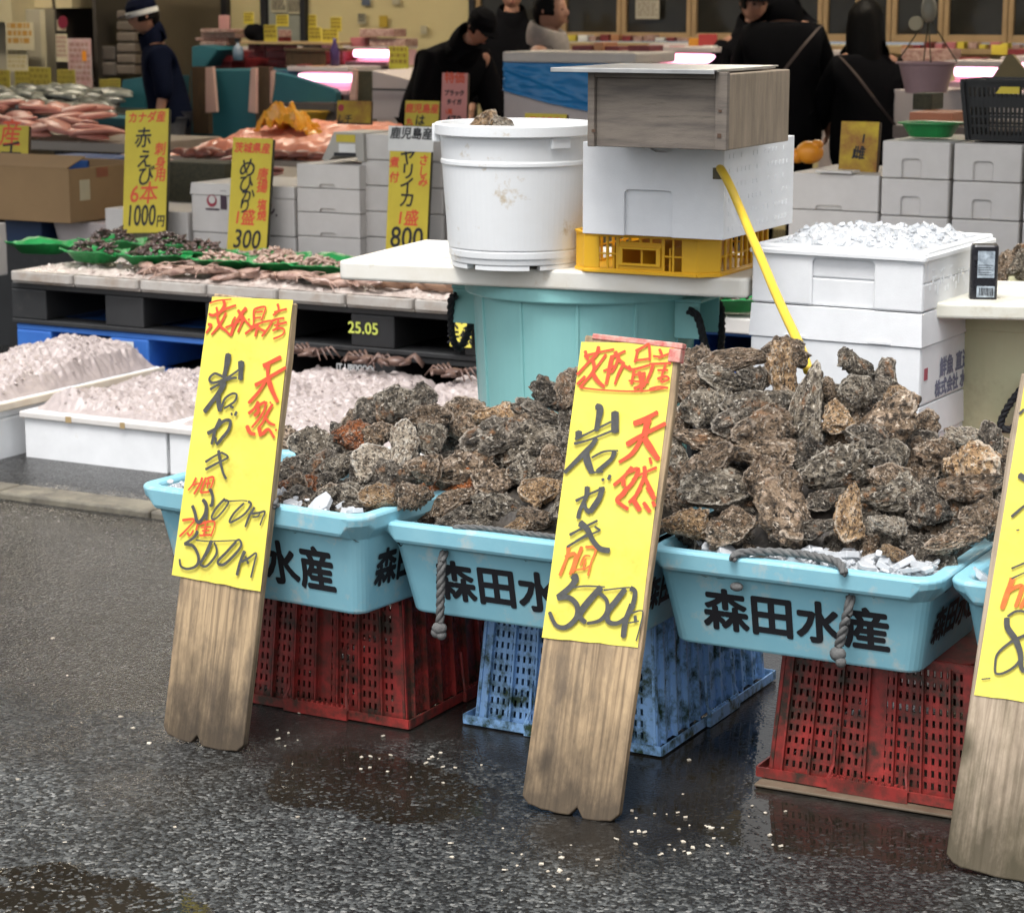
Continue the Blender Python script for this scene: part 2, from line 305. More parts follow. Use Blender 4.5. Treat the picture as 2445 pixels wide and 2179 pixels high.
# ------------------------------------------------------------ ground: wet asphalt, gutter stone, hall floor
def asphalt():
    m = bpy.data.materials.new('wet_asphalt'); m.use_nodes = True
    n, l = m.node_tree.nodes, m.node_tree.links; b = n['Principled BSDF']
    g = n.new('ShaderNodeNewGeometry'); pos = g.outputs['Position']
    def N(t, **k):
        x = n.new(t)
        for a, v in k.items(): setattr(x, a, v)
        return x
    def math_(op, a, b_=None, clamp=False):
        x = N('ShaderNodeMath', operation=op, use_clamp=clamp)
        for i, q in enumerate((a, b_)):
            if q is None: continue
            if isinstance(q, (int, float)): x.inputs[i].default_value = q
            else: l.new(q, x.inputs[i])
        return x.outputs[0]
    def noise_(sc, det=4, ro=.6):
        x = N('ShaderNodeTexNoise'); x.inputs['Scale'].default_value = sc; x.inputs['Detail'].default_value = det; x.inputs['Roughness'].default_value = ro
        l.new(pos, x.inputs['Vector']); return x.outputs[0]
    def maprange(v, a, b_, c=0.0, d=1.0):
        x = N('ShaderNodeMapRange'); l.new(v, x.inputs[0])
        for i, q in enumerate((a, b_, c, d)): x.inputs[i+1].default_value = q
        return x.outputs[0]
    vo = N('ShaderNodeTexVoronoi', feature='F1'); vo.inputs['Scale'].default_value = 134; l.new(pos, vo.inputs['Vector'])
    hsv = N('ShaderNodeSeparateColor'); l.new(vo.outputs['Color'], hsv.inputs[0])
    rp = N('ShaderNodeValToRGB'); e = rp.color_ramp.elements
    e[0].position = 0; e[0].color = (.008, .008, .008, 1); e[1].position = 1; e[1].color = (.24, .24, .23, 1)
    for p, c in ((.34, (.020, .0205, .020, 1)), (.60, (.052, .055, .055, 1)), (.86, (.098, .102, .10, 1)), (.975, (.18, .18, .17, 1))):
        q = e.new(p); q.color = c
    l.new(hsv.outputs[0], rp.inputs[0])
    sep = N('ShaderNodeSeparateXYZ'); l.new(pos, sep.inputs[0])
    v = math_('ADD', math_('MULTIPLY', sep.outputs[0], -UY), math_('MULTIPLY', sep.outputs[1], UX))
    u = math_('ADD', math_('MULTIPLY', sep.outputs[0], UX), math_('MULTIPLY', sep.outputs[1], UY))
    n1 = noise_(1.9, 5, .55); n2 = noise_(9, 4, .6)
    front = math_('ADD', math_('ADD', v, math_('MULTIPLY', n1, 1.5)), math_('MULTIPLY', n2, .25))
    wet = maprange(front, 4.25, 4.75)                                   # drip water round the crates, plus the dark hall's reflection as colour
    far = maprange(front, 5.6, 7.2, 0, .15); wet = math_('SUBTRACT', wet, far, True); wet = math_('MULTIPLY', wet, maprange(math_('ADD', u, math_('MULTIPLY', n1, .8)), -2.75, -2.2, .80, 1.0))  # reach to the left paints in the hall's dark reflection
    def pool(cu, cv, ru, rv, sc=3.5):
        du = math_('DIVIDE', math_('SUBTRACT', u, cu), ru); dv = math_('DIVIDE', math_('SUBTRACT', v, cv), rv)
        r = math_('SQRT', math_('ADD', math_('MULTIPLY', du, du), math_('MULTIPLY', dv, dv)))
        return maprange(math_('ADD', r, math_('MULTIPLY', math_('SUBTRACT', noise_(sc, 5), .5), 1.6)), .94, .89)
    pools = None
    for P_ in POOLS:
        q = pool(*P_); pools = q if pools is None else math_('MAXIMUM', pools, q)
    keep = maprange(hsv.outputs[1], .66, .74)                           # single stones stand out of the water
    water = math_('MULTIPLY', pools, math_('SUBTRACT', 1.0, math_('MULTIPLY', keep, .8)))
    dark = N('ShaderNodeMix', data_type='RGBA'); l.new(math_('MULTIPLY', wet, .93), dark.inputs[0]); l.new(rp.outputs[0], dark.inputs[6]); dark.inputs[7].default_value = (.016, .014, .012, 1)
    dk2 = N('ShaderNodeMix', data_type='RGBA'); l.new(water, dk2.inputs[0]); l.new(dark.outputs[2], dk2.inputs[6]); dk2.inputs[7].default_value = (.018, .015, .011, 1)
    mo = N('ShaderNodeMix', data_type='RGBA', blend_type='MULTIPLY'); mo.inputs[0].default_value = 1; l.new(dk2.outputs[2], mo.inputs[6]); l.new(maprange(noise_(2.6, 6, .65), .3, .7, .5, 1.45), mo.inputs[7])
    l.new(mo.outputs[2], b.inputs['Base Color']); b.inputs['Specular IOR Level'].default_value = .22
    ro = maprange(hsv.outputs[2], 0, 1, .30, .62); ro = math_('MULTIPLY', ro, math_('SUBTRACT', 1.0, math_('MULTIPLY', wet, .72))); ro = math_('MULTIPLY', ro, math_('SUBTRACT', 1.0, math_('MULTIPLY', water, .9)))
    l.new(ro, b.inputs['Roughness'])
    bp = N('ShaderNodeBump'); bp.inputs['Distance'].default_value = .005
    l.new(math_('MULTIPLY', math_('SUBTRACT', 1.0, math_('MULTIPLY', water, .97)), math_('SUBTRACT', .95, math_('MULTIPLY', wet, .80))), bp.inputs['Strength'])
    hgt = math_('ADD', math_('MULTIPLY', math_('SUBTRACT', .6, vo.outputs['Distance']), 1.0), math_('MULTIPLY', hsv.outputs[1], .9))
    l.new(hgt, bp.inputs['Height']); l.new(bp.outputs[0], b.inputs['Normal'])
    return m
POOLS = [(*UV(PZ(205, 2135, 0)), .22, .13, 5.0), (*UV(PZ(900, 1870, 0)), .30, .20), (*UV(PZ(1950, 1985, 0)), .42, .13), (*UV(PZ(1700, 1800, 0)), .3, .22)]
M_asph = asphalt()
mb = MB()
mb.add([W(-400, -400, 0), W(400, -400, 0), W(400, 5.46, 0), W(-400, 5.46, 0)], [(0, 1, 2, 3)])
tag(mb.build('street', M_asph), kind='structure')
mb = MB(); mb.add([W(-400, 5.585, .012), W(400, 5.585, .012), W(400, 400, .012), W(-400, 400, .012)], [(0, 1, 2, 3)])
tag(mb.build('pavement', M_asph), kind='structure')
M_kerb = pmat('gutter_stone', (.22, .20, .150), (.13, .115, .09), 9, .6, .5, 60, dirt=(.05, .045, .04), dscale=8, dthr=.58)
mb = MB()
for i in range(-20, 14):
    mb.box(i*.6+.004, i*.6+.596, 0, .125, -.05, .022)
tag(mb.build('kerb', M_kerb, loc=W(0, 5.463, 0), rz=YAW, bevel=.008), kind='structure')
rnd = random.Random(5)
mb = MB()
for k in range(120):
    if k < 75:
        px, py = rnd.choice([(1640, 1950), (1760, 1990), (980, 1840), (1660, 2010), (560, 1760), (1320, 2060)]); px += rnd.gauss(0, 95); py += rnd.gauss(0, 26)
    else: px, py = rnd.uniform(0, 2440), rnd.uniform(1500, 2170)
    p = PZ(px, py, 0); s = rnd.uniform(.002, .0055)*(1.3 if k < 10 else 1)
    mb.at(p.x, p.y, .001, rnd.uniform(0, 6), rnd.uniform(-.4, .4)).prism([(-s, -s*.5), (s*.8, -s*.7), (s*1.1, s*.3), (-s*.3, s*.8)], 0, s*.5, 'z')
tag(mb.build('shell_fragments', pmat('shell_bits', (.66, .60, .50), (.42, .36, .28), 90, .5)), 'small pale shell fragments scattered over the wet asphalt', 'shell fragments', kind='stuff')

# ------------------------------------------------------------ blue tubs with printed fronts
def make_tub():
    t = T('fish_tub', 'tub', 'tub', (0, 0, 0))
    mb = MB(); N_ = 5
    def loop(w, d, r, z, lift=0.0):
        L = rrect(w, d, r, z, N_); q = []
        for (x, y, zz) in L:
            c = max(0, (abs(x)/(w/2)-.80)/.2) * max(0, (abs(y)/(d/2)-.70)/.3)
            q.append((x, y, zz+lift*min(1, c*2.2)))
        return q
    mb.loft([loop(.505, .36, .03, 0), loop(.512, .366, .03, .006), loop(.560, .432, .03, .152), loop(.606, .490, .05, .152, .028), loop(.612, .496, .05, .156, .028), loop(.618, .502, .05, .198),
             loop(.612, .496, .05, .204), loop(.560, .446, .035, .204), loop(.552, .438, .03, .198), loop(.49, .355, .03, .02)], True, True)
    mb.build('tub_shell', M_tub, t, smooth=False, bevel=.003)
    tilt = math.atan2(.034, .15)
    lt = MB(); put_text(lt, '森田水産', .094, front_plane(.010, -.2000, .076, tilt), bold=.0031, sx=1.04)
    lt.build('front_lettering', M_ink, t)
    lt = MB(); put_text(lt, '森田水産', .075, Matrix.Rotation(R(90), 4, 'Z') @ front_plane(0, -.2710, .08, math.atan2(.025, .15)), bold=.003)
    lt.build('side_lettering', M_ink, t)
    rp = MB(); rope(rp, [(-.10, -.262, .204), (-.085, -.24, .214), (0, -.215, .218), (.10, -.235, .218), (.13, -.262, .203)], .0085)
    rope(rp, [(.13, -.225, .150), (.13, -.232, .13), (.122, -.235, .09), (.112, -.232, .05)], .0095)
    rp.ell((.112, -.236, .036), (.017, .013, .015)); rp.ell((.120, -.240, .022), (.011, .011, .011)); rp.ell((-.10, -.236, .143), (.014, .011, .009))
    rp.build('rope_handle', M_rope, t, smooth=True)
    return t
tub0 = make_tub()
TUBZ = .285
tubs = []
def place_tub(px, py, label, rz=0.0, first=False, low=0.0, sc=(1, 1, 1)):
    p = PZ(px, py, TUBZ+.198*sc[2]-low)                   # front left corner of the rim
    c = Matrix.Rotation(YAW+rz, 4, 'Z') @ Vector((.309*sc[0], .251*sc[1], 0))
    loc = Vector((p.x, p.y, TUBZ-low)) + c
    if first: tub0.location = loc; tub0.rotation_euler = (0, 0, YAW+rz); tub0['label'] = label; tub0['group'] = 'blue tubs along the front'; o = tub0
    else: o = dup(tub0, loc, rz, label, 'blue tubs along the front')
    o.scale = sc; tubs.append(o); return o
place_tub(318, 1163, 'pale blue tub behind the leftmost yellow price board', first=True, low=-.002, rz=R(-5), sc=(1.0, 1.0, 1.12))
place_tub(886, 1248, 'pale blue tub with a rope hanging to its lower edge, between two price boards')
place_tub(1520, 1310, 'pale blue tub with all four black characters in view')
place_tub(2256, 1392, 'pale blue tub mostly hidden by the price board cut off by the photo')
# the middle tub's rope hangs straight and lower
for ch in tubs[1].children:
    if ch.name.startswith('rope_handle'):
        rp = MB(); rope(rp, [(-.12, -.235, .206), (-.05, -.225, .210), (.10, -.225, .210), (.2, -.22, .212)], .0058)
        rope(rp, [(-.148, -.226, .150), (-.149, -.236, .12), (-.152, -.235, .06), (-.155, -.233, -.002)], .0095)
        rp.ell((-.155, -.236, -.012), (.017, .014, .013)); rp.ell((-.162, -.236, -.022), (.012, .012, .012)); rp.ell((-.15, -.236, -.026), (.011, .011, .011))
        bpy.data.objects.remove(ch); rp.build('rope_handle', M_rope, tubs[1], smooth=True); break
for ch in tubs[0].children:
    if ch.name.startswith('rope_handle'):
        rp = MB(); rope(rp, [(.02, -.235, .214), (.07, -.24, .222), (.10, -.262, .207)], .008)
        nm = rp.build('rope_handle', M_rope, tubs[0], smooth=True); bpy.data.objects.remove(ch); nm.name = 'rope_handle'; break

# ------------------------------------------------------------ mesh crates turned upside down under the tubs
def make_crate(mat, label):
    t = T('mesh_crate', label, 'crate', (0, 0, 0), group='mesh crates under the blue tubs')
    w, d, h, tp = .44, .60, .278, .020
    def wall(L, M_):
        mb = MB(); mb.M = M_
        nb = max(6, int(L/.0165)); P = L-.06
        def X(x, z): return x*(1-2*tp*z/h/L)
        def bar(x0, x1, z0, z1, y0, y1):
            vs = []
            for z in (z0, z1):
                off = tp*z/h
                for x, y in ((x0, y0), (x1, y0), (x1, y1), (x0, y1)): vs.append((X(x, z), y+off, z))
            mb.add(vs, [(3, 2, 1, 0), (4, 5, 6, 7), (0, 1, 5, 4), (1, 2, 6, 5), (2, 3, 7, 6), (3, 0, 4, 7)])
        for i in range(nb+1):
            x = -P/2 + P*i/nb; main = (i % 4 == 0)
            bar(x-.0042, x+.0042, .012, h-.01, .004, .008)
            if main: bar(x-.002, x+.002, .012, h-.01, -.007, .004)
        for k in range(11):
            z = .012+(h-.03)*k/10
            bar(-P/2, P/2, z, z+.0105, .0045, .0075)
        for sx in (-1, 1): bar(sx*L/2-(.032 if sx > 0 else 0), sx*L/2+(.032 if sx < 0 else 0), .008, h-.006, .003, .009)
        bar(-.022, .022, .03, h-.02, .0035, .0072)
        bar(-L/2, L/2, h-.014, h, .002, .010)
        mb.box(-L/2-.014, L/2+.014, -.015, .004, 0, .004); mb.box(-L/2-.016, L/2+.016, -.019, -.015, 0, .020)
        mb.build('side_panel', mat, t); mb = MB(); mb.M = M_        # handle bow in the middle
        for sx in (-1, 1):
            mb.tube([(sx*.075, -.008, .11), (sx*.075, -.014, .05), (sx*.083, -.024, .02)], .0035, 5)
        mb.box(-.083, .083, -.027, -.019, -.002, .026)
        for i in range(12): mb.box(-.077+i*.0132, -.071+i*.0132, -.025, -.020, .026, .031)
        mb.build('grip', mat, t)
    wall(w, Matrix.Translation((0, -d/2, 0))); wall(w, Matrix.Rotation(R(180), 4, 'Z') @ Matrix.Translation((0, -d/2, 0)))
    wall(d, Matrix.Rotation(R(90), 4, 'Z') @ Matrix.Translation((0, -w/2, 0))); wall(d, Matrix.Rotation(R(-90), 4, 'Z') @ Matrix.Translation((0, -w/2, 0)))
    mb = MB(); mb.loft([rrect(w-.07, d-.07, .02, h-.004), rrect(w-.07, d-.07, .02, h)])
    mb.build('bottom_panel', mat, t)
    return t
def crate_at(t, px, py, dz=.004):
    p = PZ(px, py, 0); t.location = Vector((p.x, p.y, dz)) + Matrix.Rotation(YAW, 4, 'Z') @ Vector((.22, .30, 0)); return t
c1 = crate_at(make_crate(M_red, 'dark red upturned mesh crate behind the foot of the leftmost price board'), 572, 1668); c1.scale = (1, 1, 1)
c2 = crate_at(make_crate(M_blue, 'light blue upturned mesh crate with green mould under the middle tub'), 1132, 1727)
c3 = dup(c1, (0, 0, 0), 0, 'dark red upturned mesh crate under the tub with all four characters'); crate_at(c3, 1832, 1862, .012); c3.scale = (1, 1, 1)
c4 = dup(c1, (0, 0, 0), 0, 'dark red upturned mesh crate behind the price board cut off by the photo'); crate_at(c4, 2520, 1905); c4.scale = (1, 1, 1)
# flattened cardboard sheet under the right crate
mb = MB(); mb.box(0, .62, 0, .5, 0, .006)
p = PZ(1800, 1880, 0)
tag(mb.build('ground_sheet', pmat('wet_sheet', (.17, .13, .09), (.10, .075, .05), 12, .4), loc=(p.x, p.y, .003), rz=YAW+.02, bevel=.002), 'thin wet brown sheet lying under the right red crate', 'sheet')
# ------------------------------------------------------------ price boards leaning on the tubs, brush lettering on paper
def ribbon(mb, P, w, z, mi=0):                 # one brush stroke in the plane of the paper
    P = [Vector((p[0], p[1], 0)) for p in P]
    if len(P) > 2: P = smooth_pts(P, 5)
    n = len(P); L, Rr = [], []
    for i, p in enumerate(P):
        t = (P[min(i+1, n-1)]-P[max(i-1, 0)])
        if t.length < 1e-7: t = Vector((1, 0, 0))
        t.normalize(); q = Vector((-t.y, t.x, 0)); f = i/max(1, n-1)
        ww = w*.56*((1.05-.25*f)*(1+.10*math.sin(7*f+w*3000)) if n > 2 else 1)
        L.append(p+q*ww); Rr.append(p-q*ww)
    t0 = (P[1]-P[0]).normalized()*w*.22; t1 = (P[-1]-P[-2]).normalized()*w*.18
    pts = [P[0]-t0] + L + [P[-1]+t1] + Rr[::-1]
    vs = [(p.x, p.y, z) for p in L] + [(p.x, p.y, z) for p in Rr]
    fs = [(i, i+1, n+i+1, n+i) for i in range(n-1)]
    a = len(vs); vs += [tuple((P[0]-t0).xy)+(z,), tuple((P[-1]+t1).xy)+(z,)]
    fs += [(0, n, a), (n-1, a+1, 2*n-1)]
    mb.add(vs, fs, mi)
def sign_board(name, label, foot, yaw, lean, w, L, papers, wood, strokes, th=.021, group='price boards leaning on the tubs', chip=0, tip=0.0, tip_mat=None, top=None):
    a = Vector((math.cos(yaw), math.sin(yaw), 0)); back = Vector((-a.y, a.x, 0))
    l = (back*math.sin(lean) + Vector((0, 0, 1))*math.cos(lean)).normalized(); n = a.cross(l)
    if top:                                          # the plank's axis, measured from its foot to its top
        r = ray(*top); l = EYE + r*((foot-EYE).dot(n)/r.dot(n)) - foot; L = l.length; l.normalize(); a = l.cross(n)
    Mx = Matrix((a, l, n)).transposed().to_4x4(); Mx.translation = foot
    t = bpy.data.objects.new(name, None); COL.objects.link(t); t.matrix_world = Mx; tag(t, label, 'price sign', group); t.empty_display_size = .05
    rr = random.Random(len(label))
    # plank: slightly wavy sides, worn foot with a chip
    out = []
    m = 14
    for i in range(m+1):
        x = -w/2+w*i/m; y = .010*(abs(2*i/m-1)**3) + rr.uniform(0, .003)
        if chip and abs(x-chip) < .011: y += .020
        if i in (0, m): y += .012
        out.append((x, y))
    right = [(w/2+rr.uniform(-.0012, .0012), L*k/8) for k in range(1, 8)]; left = [(-w/2+rr.uniform(-.0012, .0012), L*k/8) for k in range(7, 0, -1)]
    out = out + right + [(w/2-.004, L), (-w/2+.004, L-.002)] + left
    mb = MB(); mb.prism(out, -th, 0, 'z'); mb.build('plank', wood, t, bevel=.003)
    def onpaper(px, py, z=.0):
        r = ray(px, py); o = foot + n*z; d = (o-EYE).dot(n)/r.dot(n); p = EYE + r*d - foot
        return p.dot(a), p.dot(l)
    k = 0
    for quad, mat, zz in papers:
        q = [onpaper(*c, z=zz) for c in quad]      # corners TL TR BR BL
        mb = MB(); nx, ny = 10, 36; vs = []
        for j in range(ny+1):
            for i in range(nx+1):
                s, tt = i/nx, j/ny
                x = (q[3][0]*(1-s)+q[2][0]*s)*(1-tt) + (q[0][0]*(1-s)+q[1][0]*s)*tt
                y = (q[3][1]*(1-s)+q[2][1]*s)*(1-tt) + (q[0][1]*(1-s)+q[1][1]*s)*tt
                e = max(0, .12-tt)/.12
                z = zz + .0012*noise.noise(Vector((x*14, y*9, k+len(label)))) + .003*e*e*max(0, noise.noise(Vector((x*9, 2, len(label)))))
                if j == 0: y += .0025*noise.noise(Vector((x*40, 5, k)))
                vs.append((x, y, z))
        fs = [(j*(nx+1)+i, j*(nx+1)+i+1, (j+1)*(nx+1)+i+1, (j+1)*(nx+1)+i) for j in range(ny) for i in range(nx)]
        mb.add(vs, fs); o = mb.build('paper_sheet', mat, t, smooth=True); k += 1
    if tip:                                         # torn paper folded over the top edge
        mb = MB(); mb.box(-w/2+tip, w/2+.003, L-.008, L+.003, -th-.002, .003); mb.box(w/2-.022, w/2+.0025, L-.035, L-.009, -th-.0015, .0065)
        mb.build('torn_edge', tip_mat, t, bevel=.002)
    mbs = {}
    zc = papers[0][2] + .0034; cnt = 0
    for (nm, mat, x0, y0, sc, lst) in strokes:
        mb = mbs.setdefault(nm, (MB(), mat))[0]
        for wd, pts in lst:
            P = [onpaper(x0+x/sc, y0+y/sc, zc) for x, y in pts]
            r = ray(x0+pts[0][0]/sc, y0+pts[0][1]/sc); dist = abs((foot-EYE).dot(n)/r.dot(n))
            ribbon(mb, P, wd/sc*dist/FPX*1.02, zc + cnt*.000025); cnt += 1
    for nm, (mb, mat) in mbs.items(): mb.build(nm, mat, t)
    return t
S1r = [(18, [(510, 120), (600, 90), (770, 72)]), (35, [(675, 85), (685, 150), (610, 260), (600, 290)]), (32, [(500, 250), (560, 265), (700, 190), (825, 145)]), (28, [(590, 170), (610, 260)]),
 (30, [(705, 235), (660, 330), (600, 420), (530, 500)]), (28, [(490, 375), (530, 385), (465, 480)]), (34, [(600, 300), (640, 400), (700, 450), (760, 510)]),
 (34, [(850, 205), (890, 260), (940, 330), (1010, 410)]), (40, [(950, 180), (890, 250), (840, 330), (790, 430), (765, 510)]), (26, [(820, 290), (790, 330), (770, 400)]), (22, [(700, 415), (760, 390), (900, 330)]), (28, [(915, 320), (870, 420), (850, 470)]), (46, [(885, 250), (900, 310)]),
 (24, [(1040, 240), (1060, 190), (1180, 165), (1160, 260), (1130, 330)]), (24, [(1040, 240), (1040, 330), (1035, 400)]), (20, [(1070, 230), (1150, 220)]), (20, [(1050, 300), (1130, 290)]), (28, [(980, 310), (985, 325)]), (26, [(1000, 410), (1150, 350), (1250, 330)]), (26, [(940, 490), (1030, 420), (1090, 400)]), (30, [(1090, 380), (1060, 520)]), (28, [(1090, 420), (1180, 460)]),
 (28, [(1330, 130), (1340, 210), (1275, 265)]), (24, [(1290, 230), (1440, 190)]), (26, [(1250, 340), (1330, 310), (1410, 300)]), (28, [(1260, 350), (1210, 430), (1140, 520)]), (24, [(1290, 390), (1440, 350)]), (24, [(1340, 310), (1320, 430)]), (24, [(1270, 450), (1350, 420), (1410, 440), (1390, 500), (1280, 550)]),
 (50, [(1160, 880), (1210, 850), (1370, 770)]), (48, [(1215, 840), (1210, 940), (1215, 1040)]), (40, [(1060, 1110), (1200, 1030), (1430, 895)]), (40, [(1200, 1030), (1110, 1180), (980, 1325)]), (58, [(1220, 1040), (1260, 1160), (1330, 1310)]),
 (38, [(1100, 1310), (1050, 1390), (980, 1450)]), (42, [(1080, 1340), (1100, 1420), (1050, 1480)]), (32, [(1050, 1380), (1180, 1310)]), (30, [(1195, 1310), (1150, 1450), (1020, 1620)]), (33, [(1270, 1340), (1210, 1440), (1150, 1560), (1100, 1620)]), (32, [(1170, 1480), (1230, 1560), (1300, 1590)]), (20, [(1240, 1310), (1250, 1330)]),
 (46, [(960, 1600), (1000, 1680), (1060, 1700)]), (48, [(1105, 1620), (1130, 1720)]), (36, [(1150, 1700), (1220, 1640), (1290, 1740)]), (24, [(1310, 1640), (1315, 1660)])]
S1rb = [(22, [(330, 480), (290, 560), (240, 620)]), (16, [(280, 570), (370, 540)]), (26, [(400, 480), (370, 560), (305, 665)]), (24, [(440, 480), (380, 650)]), (22, [(450, 490), (530, 475), (500, 590), (470, 640)]), (20, [(380, 650), (480, 640)]), (18, [(440, 550), (500, 540)]), (18, [(475, 500), (455, 600)]),
 (24, [(175, 965), (310, 955), (240, 1050), (140, 1150)]), (24, [(230, 1110), (260, 1140), (300, 1080)]), (22, [(350, 1000), (330, 1080)]), (22, [(360, 1010), (540, 980), (500, 1150)]), (16, [(390, 1050), (500, 1040)]), (20, [(370, 1140), (510, 1130)]), (20, [(440, 1000), (420, 1130)]), (18, [(400, 1085), (480, 1080)])]
S1k = [(70, [(740, 735), (720, 860), (685, 1020)]), (30, [(685, 1020), (640, 990), (570, 970), (510, 1030), (540, 1080), (640, 1060), (760, 1000), (870, 920)]), (72, [(895, 825), (890, 930), (885, 1040)]), (28, [(520, 1160), (640, 1090), (760, 1030), (840, 1020)]), (60, [(690, 1070), (640, 1180), (540, 1310), (450, 1430)]), (64, [(620, 1200), (620, 1300), (640, 1420)]), (28, [(660, 1370), (700, 1270), (790, 1210), (840, 1230), (810, 1310), (690, 1390)]), (28, [(760, 1360), (800, 1380)]),
 (25, [(775, 1445), (785, 1470)]), (32, [(840, 1430), (820, 1475)]), (40, [(490, 1690), (580, 1640), (660, 1560), (720, 1530), (765, 1550), (740, 1650), (660, 1750), (600, 1825)]), (42, [(640, 1520), (580, 1650), (560, 1740), (535, 1820)])]
S1kb = [(22, [(560, 20), (560, 80), (600, 80), (640, 20)]), (24, [(440, 300), (540, 235), (620, 195)]), (24, [(440, 385), (560, 320), (680, 260), (690, 230), (620, 190)]), (34, [(590, 170), (610, 300), (640, 420), (675, 490)]),
 (38, [(490, 610), (520, 680), (515, 780), (490, 800)]), (42, [(410, 730), (450, 800), (450, 960)]), (40, [(290, 800), (320, 880), (340, 970), (380, 980), (430, 900), (445, 820)]), (24, [(660, 720), (560, 830), (510, 930), (550, 950), (640, 860), (700, 770), (690, 740), (650, 735)]), (14, [(660, 750), (850, 740), (920, 745)]), (26, [(930, 750), (960, 790), (880, 900), (750, 980), (715, 975), (770, 880), (880, 770)]),
 (28, [(1000, 820), (940, 920), (895, 1040)]), (22, [(960, 890), (1050, 880), (1120, 865), (1090, 950), (1065, 1020)]), (18, [(980, 930), (1040, 920), (1060, 890)]),
 (34, [(350, 1090), (310, 1160), (200, 1235)]), (32, [(200, 1235), (300, 1260), (360, 1380), (340, 1480), (240, 1520), (160, 1490), (145, 1410)]), (14, [(330, 1190), (480, 1205), (790, 1195)]), (42, [(510, 1200), (460, 1320), (380, 1460)]), (28, [(380, 1470), (450, 1490), (550, 1380), (570, 1300), (540, 1220)]), (30, [(790, 1210), (680, 1330), (580, 1440), (650, 1470), (790, 1340), (850, 1250), (830, 1190), (790, 1200)]),
 (36, [(890, 1320), (840, 1430), (800, 1590)]), (24, [(850, 1440), (930, 1400), (1020, 1340), (1000, 1450), (960, 1620)]), (24, [(900, 1380), (930, 1460)])]
S2r = [(34, [(560, 180), (590, 280)]), (26, [(550, 240), (700, 200), (890, 160)]), (36, [(715, 130), (690, 220), (600, 310), (470, 450)]), (30, [(800, 220), (690, 370), (640, 430)]), (36, [(650, 290), (660, 400), (560, 530), (500, 600)]), (46, [(640, 420), (700, 520), (780, 590)]), (30, [(470, 560), (560, 470)]),
 (22, [(770, 410), (900, 350)]), (46, [(870, 240), (840, 380), (800, 560)]), (34, [(850, 250), (940, 240), (900, 370), (860, 430)]), (40, [(905, 190), (950, 280), (1010, 330)]), (26, [(1020, 180), (900, 240)]), (34, [(1000, 330), (940, 450), (900, 560)]), (30, [(1010, 350), (1090, 400)]),
 (30, [(1140, 180), (1240, 130), (1290, 110), (1300, 290)]), (28, [(1160, 180), (1130, 310)]), (24, [(1130, 290), (1290, 270)]), (28, [(1060, 350), (1110, 390), (1300, 340)]), (24, [(1300, 330), (1540, 320)]), (30, [(1120, 400), (1090, 560)]), (38, [(1180, 420), (1200, 560), (1120, 610)]), (24, [(1100, 460), (1250, 430)]), (20, [(1060, 520), (1290, 540)]), (34, [(1240, 430), (1200, 620)]),
 (26, [(1410, 160), (1440, 240), (1340, 240)]), (24, [(1400, 260), (1530, 210)]), (34, [(1340, 340), (1300, 450), (1230, 590)]), (22, [(1390, 400), (1510, 400)]), (24, [(1480, 340), (1440, 460), (1430, 540)]), (26, [(1390, 500), (1480, 470), (1520, 500), (1440, 540)]), (18, [(510, 600), (800, 630), (1200, 640), (1500, 600)]), (26, [(1300, 620), (1400, 590), (1510, 605)]),
 (58, [(1120, 1010), (1230, 970), (1390, 880)]), (76, [(1280, 960), (1260, 1050), (1240, 1150)]), (50, [(1040, 1250), (1200, 1150), (1480, 1010)]), (46, [(1210, 1180), (1100, 1350), (950, 1450)]), (70, [(1240, 1180), (1310, 1290), (1400, 1420)]),
 (30, [(1300, 1400), (1320, 1470)]), (40, [(1100, 1510), (1000, 1620), (890, 1715)]), (44, [(1040, 1570), (1170, 1530), (1100, 1690), (980, 1810)]), (46, [(1000, 1640), (1000, 1720)]), (26, [(1380, 1510), (1200, 1590), (1100, 1650)]), (46, [(1240, 1500), (1240, 1620), (1150, 1810)]), (42, [(1250, 1640), (1340, 1820)])]
S2k = [(70, [(690, 815), (735, 840), (715, 960), (690, 1090)]), (82, [(905, 880), (905, 1110)]), (72, [(490, 1100), (490, 1170)]), (26, [(450, 1190), (600, 1120), (860, 990)]), (26, [(440, 1240), (600, 1200), (880, 1090)]), (55, [(690, 1180), (640, 1260), (560, 1340), (330, 1570)]), (80, [(570, 1330), (590, 1440), (640, 1570)]), (22, [(640, 1400), (780, 1330), (940, 1320)]), (52, [(900, 1330), (860, 1420), (700, 1560)]), (20, [(640, 1570), (770, 1560)]), (32, [(765, 1640), (770, 1665)]), (34, [(850, 1600), (830, 1650)])]
S2rb = [(46, [(990, 10), (950, 80), (880, 150), (940, 210), (1000, 250)]), (40, [(1140, 10), (1080, 110), (1010, 180)]), (50, [(1060, 150), (1130, 265)]), (46, [(1210, 10), (1290, 140)]), (40, [(1170, 180), (1240, 280)]), (36, [(1270, 170), (1290, 220)])]
S2ro = [(36, [(350, 660), (340, 760), (260, 970)]), (34, [(320, 770), (430, 740), (370, 960)]), (34, [(500, 660), (460, 760), (400, 940)]), (24, [(540, 660), (650, 680), (600, 830), (565, 970)]), (20, [(480, 860), (530, 760), (590, 760)]), (22, [(540, 790), (520, 900), (590, 860)]), (18, [(430, 910), (520, 900)])]
